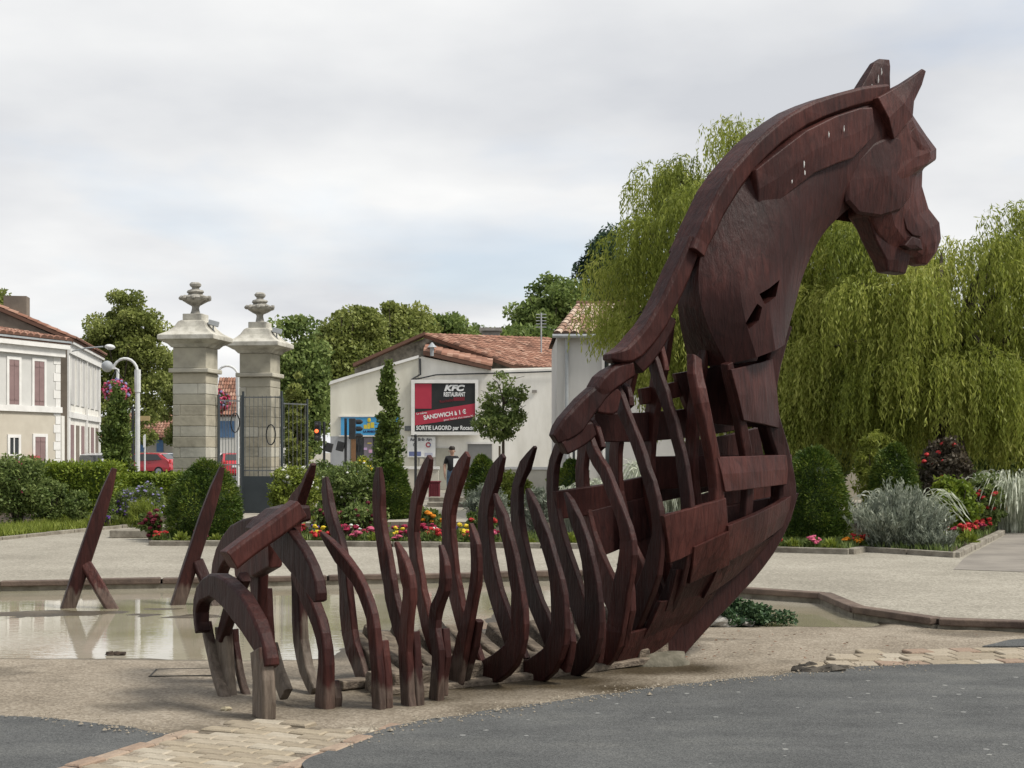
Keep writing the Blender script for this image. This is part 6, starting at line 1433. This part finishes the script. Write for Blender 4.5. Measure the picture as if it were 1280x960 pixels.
# middle: roses, shrubs by the gate and beyond
shrub('rose_bush', (366, 0), 30.0, 34, 580, 'light green rose bush with white blooms in front of the gate sheet', LIME, 6500, (.08, .045), shape='loose', blossoms=(WHT, 22, .05), group='rose bushes')
shrub('rose_bush', (438, 0), 33.0, 40, 578, 'grey green rose bush with small white blooms below the traffic light', SHRB, 6500, (.085, .045), shape='loose', blossoms=(WHT, 50, .03), group='rose bushes')
shrub('rose_bush', (405, 0), 36.5, 28, 576, 'loose pale shrub right of the rose bush with white blooms', SHRB, 4200, (.09, .05), shape='loose', group='rose bushes')
shrub('yellow_hedge', (458, 0), 43.0, 24, 568, 'yellow flowering shrub below the shop window', LIME, 4200, (.10, .05), shape='loose', blossoms=(YELB, 60, .05))
shrub('golden_shrub', (640, 0), 36.0, 28, 590, 'yellow green shrub behind the middle ribs', LIME, 5200, (.09, .05), shape='loose')
shrub('silver_bush', (610, 0), 27.0, 30, 606, 'soft grey green bush behind the middle ribs', SILV_L, 5200, (.12, .018), shape='loose', up=.6)
shrub('silver_bush', (672, 0), 26.0, 22, 612, 'low grey green bush behind the ribs near the spine end', SILV_L, 3800, (.12, .018), shape='loose', up=.6)
shrub('climber', (694, 0), 44.0, 12, 574, 'leggy plant trained on the grey house wall', SHRB, 1200, (.10, .06), shape='loose')
# striped grasses seen through the hull and at right
def grass_tuft(name, x, Y, wpx, hpx, label, mat, nb, width=.022, group=None, arch=.75, seed=0, ybase=None):
    r = random.Random(seed); b = at(x, 0, Y); h = at(0, hpx, Y).z - TZ; sx = wpx * Y / FPX; root = thing(name, (b.x, Y, TZ), label, 'grass', group); off = root.location
    C, D, T = [], [], []
    for i in range(nb):
        a = r.uniform(0, 6.28); r0 = math.sqrt(r.random()) * sx * .5; reach = sx * r.uniform(.35, 1.1); hh = h * r.uniform(.6, 1.08); base = Vector((b.x + math.cos(a) * r0, Y + math.sin(a) * r0, TZ)); tn = r.gauss(.5, .2); prev = base
        for j in range(1, 11):
            f = j / 10; q = base + Vector((math.cos(a), math.sin(a), 0)) * reach * f ** 1.6 + Vector((0, 0, hh * (1.55 * f - arch * f ** 3 * 1.0 if f > 0 else 0) / (1.55 - arch * .62)))
            C.append(((q + prev) / 2)[:]); dv = (q - prev); D.append((dv.normalized())[:]); T.append((tn, dv.length * 1.35)); prev = q
    T = np.array(T); o = leaf_obj('blades', np.array(C), np.array(D), T[:, 1], width, T[:, 0], mat, root, off); 
    mb = MB(); mb.blob((b.x, Y, TZ + .02), (sx * .3, sx * .3, .08), 1, .3, 8, 5); mk('crown_base', mb, GREYWOOD, root, off=off)
    return root
grass_tuft('striped_grass', 764, 26.5, 44, 588, 'white striped grass seen through the near ribs below the spine', PAMP, 420, .025, 'striped grasses', arch=1.12, seed=1)
grass_tuft('striped_grass', 826, 25.8, 44, 560, 'tall white striped grass seen through the hull planks', PAMP, 520, .025, 'striped grasses', arch=1.12, seed=2)
grass_tuft('striped_grass', 1268, 27.5, 58, 576, 'white striped grass at the right end behind the path', PAMP, 420, .026, 'striped grasses', arch=1.12, seed=3)
grass_tuft('striped_grass', 1128, 23.6, 56, 600, 'arching white grass rising out of the silvery shrub', PAMP, 70, .03, 'striped grasses', arch=1.12, seed=4)
grass_tuft('striped_grass', 720, 27.0, 30, 598, 'small white striped grass behind the spine end', PAMP, 240, .025, 'striped grasses', arch=1.12, seed=5)
# silvery artemisia mound
def artemisia(x, Y, wpx, hpx, label, nst=150):
    b = at(x, 0, Y); sx = wpx * Y / FPX; h = at(0, hpx, Y).z - TZ; root = thing('silver_shrub', (b.x, Y, TZ), label, 'shrub'); off = root.location; C, D, T = [], [], []
    for i in range(nst):
        a = random.uniform(0, 6.28); lean = random.random() ** .7; base = Vector((b.x + math.cos(a) * sx * .5 * lean, Y + math.sin(a) * sx * .4 * lean, TZ)); hh = h * random.uniform(.7, 1.1) * (1 - .45 * lean); tip = base + Vector((math.cos(a) * sx * .62 * lean, math.sin(a) * sx * .5 * lean, hh)); tn = random.gauss(.45, .15)
        for k in range(75):
            f = random.random() ** .8; q = base.lerp(tip, f); wdt = .055 * (1 - .7 * f); C.append((q.x + random.gauss(0, wdt), q.y + random.gauss(0, wdt), q.z + random.gauss(0, .02))); D.append(((tip - base).normalized() + Vector((random.gauss(0, .4), random.gauss(0, .4), random.gauss(0, .3)))).normalized()[:]); T.append(tn + .25 * f - .1 + random.gauss(0, .1))
    leaf_obj('foliage', np.array(C), np.array(D), .085, .022, np.array(T), SILV_L, root, off); mb = MB(); mb.blob((b.x, Y, TZ + .05), (sx * .3, sx * .3, .1), 1, .3, 8, 5); mk('stem', mb, BARK, root, off=off)
artemisia(1122, 22.4, 62, 598, 'large feathery silver grey shrub in the right-hand bed', 190)
artemisia(1164, 21.9, 30, 650, 'low grey green mound at the kerb corner of the right-hand bed', 70)
shrub('red_leaf_shrub', (1181, 0), 27.5, 34, 545, 'dull dark shrub with red flowers below the willow', REDL, 7000, (.09, .05), shape='loose', blossoms=(RED, 16, .05))
shrub('border_shrub', (1196, 0), 25.4, 36, 592, 'bright leafy shrub behind the concrete planter', HEDG, 5500, (.09, .055), shape='loose')
shrub('border_shrub', (1230, 0), 27.0, 28, 592, 'leafy shrub with red blooms beside the path corner', SHRB, 4200, (.09, .05), shape='loose', blossoms=(RED, 16, .05))
shrub('willow_shoot_shrub', (1096, 0), 28.5, 30, 536, 'pale green arching shrub under the willow left of the dull red shrub', WILL, 5000, (.13, .03), shape='loose', up=-.6)
# ---- beds: soil, kerbs, bedding plants
bedpts = [G(186, 682, TZ), G(430, 683, TZ), G(740, 686, TZ), G(960, 690, TZ), G(1062, 693, TZ), G(1080, 689.5, TZ), G(1195, 697, TZ), G(1252, 668, TZ)]
back = [Vector((at(1240, 0, 29).x, 29, 0)), Vector((at(1040, 0, 31).x, 31, 0)), Vector((at(440, 0, 31).x, 31, 0)), Vector((at(190, 0, 28.5).x, 28.5, 0))]
sheet('flower_bed_soil', [(p.x, p.y + .05) for p in bedpts] + [(p.x, p.y) for p in back], TZ + .03, SOIL)
bk = thing('flower_bed_kerb', (0, 23, TZ), None, None); tag(bk, kind='structure')
kerb_run(bedpts, .9, .12, TZ - .02, TZ + .085, bk, KERB)
lb = [G(-60, 681, TZ), G(0, 675, TZ), G(60, 669, TZ), G(120, 663, TZ), G(180, 657.5, TZ)]
sheet('border_soil', [(p.x, p.y + .04) for p in lb] + [(at(240, 0, 33).x, 33), (at(240, 0, 36).x, 38), (at(-120, 0, 36).x, 38)], TZ + .025, SOIL)
bk2 = thing('border_kerb', (-8, 27, TZ), None, None); tag(bk2, kind='structure')
kerb_run(lb, .9, .10, TZ - .02, TZ + .06, bk2, KERB)
rbk = [G(1218, 649, TZ), G(1250, 647, TZ), G(1300, 647, TZ), G(1400, 647, TZ)]
sheet('side_bed_soil', [(p.x, p.y + .04) for p in rbk] + [(22, 40), (10.5, 40)], TZ + .025, SOIL)
bk3 = thing('side_bed_kerb', (11, 33, TZ), None, None); tag(bk3, kind='structure')
kerb_run(rbk, .9, .12, TZ - .02, TZ + .08, bk3, KERB)
sheet('garden_path', [(p.x, p.y) for p in (G(1192, 712, TZ), G(1300, 716, TZ), G(1420, 690, TZ), G(1420, 650, TZ), G(1250, 651, TZ), G(1257, 669, TZ), G(1205, 698, TZ))], TZ + .005, PATHM)
cs = MB(); p = G(165, 672, TZ); cs.box((p.x, p.y + .1, TZ + .07), (.75, .5, .14), .05); tag(mk('stone_block', cs, KERB, bevel=.015), 'long flat concrete block left of the dark red dahlias', 'block')
# lawn and rough grass
def blades(name, poly_fn, n, h, mat, label=None):
    C = []; 
    while len(C) < n:
        C.append(poly_fn())
    C = np.array(C); d = rng.normal(0, .35, (n, 3)); d[:, 2] = 1; d /= np.linalg.norm(d, axis=1, keepdims=True); hh = h * rng.uniform(.5, 1.3, n); C[:, 2] += hh * .45
    root = leaf_obj(name, C, d, hh, .02, rng.normal(.5, .2, n), mat, None, (0, 0, 0)); tag(root, label, 'grass', kind='stuff'); return root
def f1():
    x = random.uniform(-40, 175); f = random.random(); y = 675 - x * .1 - 2 - f * 12; p = G(x, y, TZ + .02); return p[:]
blades('border_grass', f1, 7000, .16, LIME, 'pale rough grass along the front of the left border')
def f2():
    x = random.uniform(370, 470); p = at(x, 0, random.uniform(31.6, 36)); return (p.x, p.y, TZ + .01)
blades('lawn_grass', f2, 6000, .22, LIME, 'pale strip of long grass behind the flower bed')
def f3():
    a = random.choice(range(len(bedpts) - 1)); f = random.random(); p = bedpts[a].lerp(bedpts[a + 1], f); q = random.random() ** .7 * 2.2; return (p.x - q * .1, p.y + .12 + q, TZ + .03)
blades('bedding_foliage', f3, 16000, .15, SHRB, 'low mixed green foliage filling the flower bed')

def bedding(kind, pal):
    """prototype clump: leafy base and flower heads"""
    fol, bl, nb, rad, lf = pal
    root = thing(kind, (0, 0, 0), '', 'flowers'); n = 130
    d = rdir(n); d[:, 2] = np.abs(d[:, 2]); p = d * np.array([.15, .15, .16]) * rng.uniform(.5, 1.05, n)[:, None]; p[:, 2] += .02
    leaf_obj('foliage', p, d, lf[0], lf[1], rng.normal(.5, .18, n), fol, root, (0, 0, 0))
    if bl:
        mb = MB()
        for i in range(nb):
            a = random.uniform(0, 6.28); r = .13 * math.sqrt(random.random()); mb.blob((r * math.cos(a), r * math.sin(a), .17 + random.uniform(-.03, .05) - r * .3), (rad, rad, rad * .62), i, .7, 8, 5)
        mk('flower_heads', mb, bl, root)['kind'] = 'stuff'
    return root
protos = {
    'geranium': (bedding('bedding_flowers', (SHRB, PINK, 7, .045, (.07, .05))), 'pink bedding flowers', 'pink bedding flowers'),
    'red': (bedding('bedding_flowers', (SHRB, RED, 7, .042, (.07, .05))), 'bright red bedding flowers', 'red bedding flowers'),
    'crimson': (bedding('bedding_flowers', (REDL, MAG, 8, .042, (.07, .045))), 'dark crimson bedding flowers', 'crimson bedding flowers'),
    'yellow': (bedding('bedding_flowers', (SHRB, YELB, 6, .042, (.06, .03))), 'clump of yellow marigolds', 'yellow marigolds'),
    'orange': (bedding('bedding_flowers', (SHRB, ORG, 6, .045, (.06, .03))), 'clump of orange marigolds', 'orange marigolds'),
    'lime': (bedding('bedding_plant', (LIME, None, 0, 0, (.09, .04))), 'lime green bedding plant', 'lime bedding plants'),
    'purple': (bedding('bedding_flowers', (SHRB, PURP, 9, .03, (.06, .03))), 'purple bedding flowers', 'purple bedding flowers'),
    'white': (bedding('bedding_flowers', (SHRB, WHT, 6, .03, (.06, .03))), 'white bedding flowers', 'white bedding flowers')}
def kerb_y(x):                                  # distance of the kerb line at photo column x
    for a, b in zip(bedpts[:-1], bedpts[1:]):
        xa, xb = 640 + a.x * FPX / a.y, 640 + b.x * FPX / b.y
        if xa <= x <= xb: return a.y + (b.y - a.y) * (x - xa) / (xb - xa)
    return bedpts[0].y
used = set()
def plant(kind, p, s=1.0, z=None):
    r, lab, gr = protos[kind]; o = r if kind not in used else copy_tree(r); used.add(kind)
    xx = 640 + p[0] * FPX / p[1]; yy = p[1] - kerb_y(min(max(xx, 200), 1190))
    where = 'in the small bed across the path' if p[1] > 30 else 'at the kerb corner of the right-hand bed' if xx > 1150 else 'beside the feathery silver shrub' if xx > 1045 else 'by the clipped yew right of the horse chest' if xx > 950 else 'behind the horse hull' if xx > 700 else 'behind the open ribs' if xx > 470 else 'behind the tall timber arch' if xx > 310 else 'beside the round yew by the gate'
    row_ = '' if xx > 950 or p[1] > 30 else ', along the kerb' if yy < .5 else ', in the middle rows' if yy < 1.8 else ', in the back row'
    lab = lab + ' ' + where + row_
    tag(o, lab, 'flowers', gr); o.location = (p[0], p[1], TZ + .03 if z is None else z); o.rotation_euler = (0, 0, random.uniform(0, 6.28)); o.scale = (s, s, s * random.uniform(.9, 1.25)); return o
def along(f):
    i = min(len(bedpts) - 2, int(f * (len(bedpts) - 1))); return bedpts[i].lerp(bedpts[i + 1], f * (len(bedpts) - 1) - i)
x = 200.0; seq = ['red', 'lime', 'geranium', 'lime', 'geranium', 'lime', 'red', 'lime']; k = 0
while x < 1060:                                 # front row
    Y = kerb_y(x) + .28; kk = seq[k % len(seq)] if random.random() < .8 else random.choice(['lime', 'geranium', 'red', 'yellow'])
    plant(kk, (at(x, 0, Y).x, Y), random.uniform(.75, 1.1)); x += random.uniform(18, 30); k += 1
for row, kinds in ((.8, ['yellow', 'orange', 'crimson', 'yellow', 'geranium']), (1.35, ['orange', 'yellow', 'crimson', 'purple', 'white', 'orange']), (2.1, ['red', 'crimson', 'purple', 'lime', 'yellow'])):
    x = 300 + 20 * row
    while x < 900:
        Y = kerb_y(x) + row + random.uniform(-.15, .15); plant(random.choice(kinds), (at(x, 0, Y).x, Y), random.uniform(.8, 1.35)); x += random.uniform(30, 58)
for x, y, kd in ((1182, 668, 'red'), (1192, 672, 'crimson'), (1204, 674, 'red'), (1214, 670, 'red'), (1222, 667, 'crimson'), (1232, 664, 'red'), (1196, 664, 'orange'), (1206, 661, 'orange'), (1188, 660, 'orange'), (1216, 661, 'purple'), (1240, 661, 'crimson'), (1186, 680, 'lime'), (1165, 686, 'crimson'), (1085, 680, 'red'), (1064, 684, 'orange'), (1072, 684, 'red'), (1210, 680, 'lime'),
        (1225, 643, 'red'), (1240, 641, 'red'), (1252, 642, 'orange'), (1262, 640, 'orange'), (1274, 641, 'orange'), (1268, 644, 'lime'), (1248, 645, 'lime'), (1282, 642, 'red'), (1232, 634, 'crimson')):
    p = G(x, y + 4, TZ); plant(kd, (p.x, p.y), 1.15)
shrub('dahlia_plant', (452, 0), 26.6, 34, 630, 'bushy dahlia with dark red heads behind the far ribs', SHRB, 3000, (.08, .045), shape='loose', blossoms=(DRED, 18, .045), cat='flowers', group='dahlias')
shrub('dahlia_plant', (404, 0), 25.6, 20, 628, 'dahlia with dark red heads between the arch and the far ribs', SHRB, 1800, (.08, .045), shape='loose', blossoms=(DRED, 16, .045), cat='flowers', group='dahlias')
shrub('dahlia_plant', (600, 0), 25.4, 20, 634, 'dahlia with bright red heads behind the middle ribs', SHRB, 1800, (.08, .045), shape='loose', blossoms=(RED, 9, .05), cat='flowers', group='dahlias')
shrub('dahlia_plant', (540, 0), 25.8, 24, 638, 'leafy dahlia with orange heads behind the middle ribs', SHRB, 2200, (.08, .045), shape='loose', blossoms=(ORG, 10, .05), cat='flowers', group='dahlias')
# hanging baskets
def basket(tip, drop, label):
    c = tip - Vector((0, 0, drop)); r = thing('hanging_basket', c, label, 'flower basket', 'hanging baskets'); off = r.location; n = 1500
    mb = MB(); mb.blob(c, (.24, .24, .18), 1, .1, 12, 8); mk('bowl', mb, DARKM, r, off=off)
    mb = MB(); [mb.tube([tip, c + Vector((.28 * math.cos(a), .28 * math.sin(a), .1))], .008, 4) for a in (0, 2.1, 4.2)]; mk('chain', mb, DARKM, r, off=off)
    d = rdir(n); p = np.array(c) + d * np.array([.34, .34, .32]) * rng.uniform(.7, 1.05, n)[:, None] - np.array([0, 0, .1]); leaf_obj('foliage', p, d, .09, .055, rng.normal(.45, .2, n), SHRB, r, off)
    for nm, col, m_ in (('pink_blooms', PINK, 90), ('purple_blooms', LAV, 50), ('crimson_blooms', MAG, 60)):
        d = rdir(m_); p = np.array(c) + d * np.array([.36, .36, .34]) * rng.uniform(.8, 1.1, m_)[:, None] - np.array([0, 0, .1]); mb = MB()
        for i, q in enumerate(p): mb.blob(q, .048, i, .4, 6, 4)
        mk(nm, mb, col, r, off=off)['kind'] = 'stuff'
basket(tip1 + Vector((.10, 0, .0)), .55, 'full pink and purple hanging flower basket on the lamp post by the hornbeam')
basket(tip2 + Vector((.05, 0, .0)), .75, 'pink and purple hanging flower basket seen between the gate piers')
# ---- ivy over rocks beside the prow
ROCK = M_('pale_rock', (.42, .40, .355), (.20, .19, .165), 7, .92, .5, 25)
for i, (x, y, r_) in enumerate(((872, 783, .10), (886, 784, .13), (905, 785, .12), (917, 784, .10), (935, 784, .07))):
    p = G(x, y); mb = MB(); mb.blob((p.x, p.y + .1, .04), (r_, r_ * .8, r_ * .55), i + 8, .7, 10, 7).jitter(.02, i, 12); tag(mk('rock', mb, ROCK), 'pale rough rock at the foot of the ivy beside the prow', 'rock', 'rocks under the ivy')
def ivy():
    c = G(915, 785); root = thing('ivy_mound', (c.x, c.y + .35, 0), 'low dark green ivy mound on rocks beside the prow', 'ivy'); off = root.location; n = 6000; d = rdir(n); d[:, 2] = np.abs(d[:, 2])
    p = d * np.array([.42, .28, .18]) * (rng.uniform(.6, 1.05, n) * (1 + .25 * np.sin(d[:, 0] * 9 + d[:, 1] * 5)))[:, None] + np.array([c.x, c.y + .35, .03]); k = 320; q = np.stack([c.x + .3 + rng.random(k) * .35, c.y + .28 + rng.normal(0, .08, k), .12 * (1 - rng.random(k)) + .01], 1); p = np.vstack([p, q]); d = rdir(len(p)); d[:, 2] = np.abs(d[:, 2]) * .6
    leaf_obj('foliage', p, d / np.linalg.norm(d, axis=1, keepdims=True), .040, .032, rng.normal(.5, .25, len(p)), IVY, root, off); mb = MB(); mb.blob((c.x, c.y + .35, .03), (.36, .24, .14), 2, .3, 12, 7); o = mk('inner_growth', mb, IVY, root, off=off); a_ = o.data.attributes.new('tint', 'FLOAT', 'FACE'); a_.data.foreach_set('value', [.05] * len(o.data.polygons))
ivy()
# drifted leaf litter on the sand
LIT = M_('dry_leaf', (.20, .09, .045), (.10, .05, .03), 20, .9); mb = MB()
for i in range(70):
    p = G(random.gauss(960, 90), random.uniform(790, 830)); a = random.uniform(0, 6.28); r_ = random.uniform(.012, .024)
    mb.add([(p.x + r_ * math.cos(a), p.y + r_ * math.sin(a), .034), (p.x + r_ * .5 * math.cos(a + 1.6), p.y + r_ * .5 * math.sin(a + 1.6), .04), (p.x - r_ * math.cos(a), p.y - r_ * math.sin(a), .034), (p.x - r_ * .5 * math.cos(a + 1.6), p.y - r_ * .5 * math.sin(a + 1.6), .037)], [(0, 1, 2, 3)])
tag(mk('leaf_litter', mb, LIT), 'scattered dry brown leaves on the sandy basin floor', 'leaves', kind='stuff')
# ================================================================== THE MAN ON THE PAVEMENT
def person():
    b = at(565, 628, 44.0); Y = 44.0
    root = thing('person', (b.x, Y, TZ), 'person in black t-shirt and blue jeans walking past the low wall holding a white paper', 'person')
    sk, sh, jn, so_ = M_('skin', (.42, .26, .19), None, 9, .6), M_('black_tshirt', (.018, .018, .02), None, 9, .9), M_('blue_jeans', (.11, .16, .24), (.07, .11, .17), 9, .9), M_('dark_shoe', (.05, .045, .04), None, 9, .7)
    J = {}; V = []; E = []; Rd = []
    def v(k, p, r): J[k] = len(V); V.append(p); Rd.append(r)
    v('pel', (0, 0, .93), .145); v('wa', (0, 0, 1.08), .135); v('ch', (0, 0, 1.27), .155); v('nk', (0, 0, 1.43), .065); v('nk2', (0, -.01, 1.48), .055); v('hd', (0, -.02, 1.57), .095); v('ht', (0, -.01, 1.66), .075)
    for s, n in ((-1, 'l'), (1, 'r')):
        v(n + 'hip', (s * .09, 0, .88), .10); v(n + 'kn', (s * .10, -.05 * s - .02, .49), .068); v(n + 'an', (s * .10, -.10 * s + .04, .10), .045); v(n + 'to', (s * .11, -.10 * s - .12, .035), .04)
        v(n + 'sh', (s * .175, 0, 1.37), .07); v(n + 'el', (s * .235, .03, 1.11), .048)
    v('lwr', (-.25, -.04, .88), .034); v('lpa', (-.25, -.05, .80), .03); v('rwr', (.13, -.20, 1.15), .034); v('rpa', (.08, -.235, 1.18), .03)
    for a, c in (('pel', 'wa'), ('wa', 'ch'), ('ch', 'nk'), ('nk', 'nk2'), ('nk2', 'hd'), ('hd', 'ht'), ('pel', 'lhip'), ('lhip', 'lkn'), ('lkn', 'lan'), ('lan', 'lto'), ('pel', 'rhip'), ('rhip', 'rkn'), ('rkn', 'ran'), ('ran', 'rto'), ('ch', 'lsh'), ('lsh', 'lel'), ('lel', 'lwr'), ('lwr', 'lpa'), ('ch', 'rsh'), ('rsh', 'rel'), ('rel', 'rwr'), ('rwr', 'rpa')): E.append((J[a], J[c]))
    for pa, bx_, dz, sgn in (('lpa', (-.25, -.05, .80), -1, 1), ('rpa', (.08, -.235, 1.18), 0, -1)):
        for i in range(5):
            k0 = len(V); L_ = (.055, .075, .082, .076, .06)[i]
            if dz: p1 = (bx_[0] + .01, bx_[1] - .032 + i * .016, bx_[2] - .035 - (0 if i else -.02)); p2 = (p1[0] + .012, p1[1] - (.02 if i == 0 else 0), p1[2] - L_)
            else: p1 = (bx_[0] - .035, bx_[1] - .01, bx_[2] + .03 - i * .015); p2 = (p1[0] - L_ * .8, p1[1] + .02, p1[2] + (.03 if i == 0 else -.01))
            V.append(p1); Rd.append(.0095); V.append(p2); Rd.append(.008); E.append((J[pa], k0)); E.append((k0, k0 + 1))
    me = bpy.data.meshes.new('body'); me.from_pydata(V, E, []); o = bpy.data.objects.new('body', me); COL.objects.link(o)
    m = o.modifiers.new('skin', 'SKIN'); m.use_smooth_shade = True
    for i, r in enumerate(Rd): me.skin_vertices[0].data[i].radius = (r, r); me.skin_vertices[0].data[i].use_root = (i == 0)
    s_ = o.modifiers.new('sub', 'SUBSURF'); s_.levels = 1; s_.render_levels = 1
    bpy.context.view_layer.update(); me2 = bpy.data.meshes.new_from_object(o.evaluated_get(bpy.context.evaluated_depsgraph_get())); bpy.data.objects.remove(o)
    for mt in (sk, sh, jn, so_): me2.materials.append(mt)
    for p in me2.polygons:
        c = p.center; k = 0
        if c.z < .09: k = 3
        elif c.z < .98 and abs(c.x) < .2: k = 2
        elif c.z < 1.44 and (abs(c.x) < .21 or c.z > 1.17) and not (c.y < -.12): k = 1
        p.material_index = k; p.use_smooth = True
    bo = bpy.data.objects.new('body', me2); COL.objects.link(bo); bo.parent = root
    mb = MB(); mb.blob((0, .005, 1.66), (.098, .108, .075), 3, .2, 14, 9); mk('hair', mb, M_('dark_hair', (.02, .014, .010), None, 9, .7), root, smooth=True)
    fm = M_('dark_eye', (.05, .03, .025), None, 9, .7)  # plain dark brown of the eyes
    mb = MB(); [mb.blob((s * .033, -.108, 1.592), (.012, .006, .007), 0, 0, 8, 5) for s in (-1, 1)]; mk('eyes', mb, fm, root)
    mb = MB(); mb.blob((0, -.118, 1.562), (.013, .018, .02), 0, 0, 8, 5); mk('nose', mb, sk, root, smooth=True)
    mb = MB(); mb.blob((0, -.104, 1.522), (.025, .006, .006), 0, 0, 8, 5); mk('mouth', mb, M_('lips', (.3, .13, .11), None, 9, .6), root)
    mb = MB(); [mb.blob((s * .098, 0, 1.575), (.012, .022, .032), 0, 0, 8, 5) for s in (-1, 1)]; mk('ears', mb, sk, root, smooth=True)
    root.rotation_euler = (0, 0, R_(20)); 
    pr = thing('paper_sheet', (0, 0, 0), 'white paper held against the chest of the person', 'paper')
    mb = MB(); mb.add([(-.1, 0, -.13), (.1, 0, -.13), (.1, 0, .13), (-.1, 0, .13), (-.1, -.004, -.13), (.1, -.004, -.13), (.1, -.012, .13), (-.1, -.012, .13)], [(0, 1, 2, 3), (7, 6, 5, 4), (0, 4, 5, 1), (1, 5, 6, 2), (2, 6, 7, 3), (3, 7, 4, 0)])
    mk('sheet', mb, KW, pr); M = Matrix.Rotation(R_(20), 4, 'Z'); pr.location = Vector((b.x, Y, TZ)) + M @ Vector((.06, -.262, 1.22)); pr.rotation_euler = (0, 0, R_(20))
person()
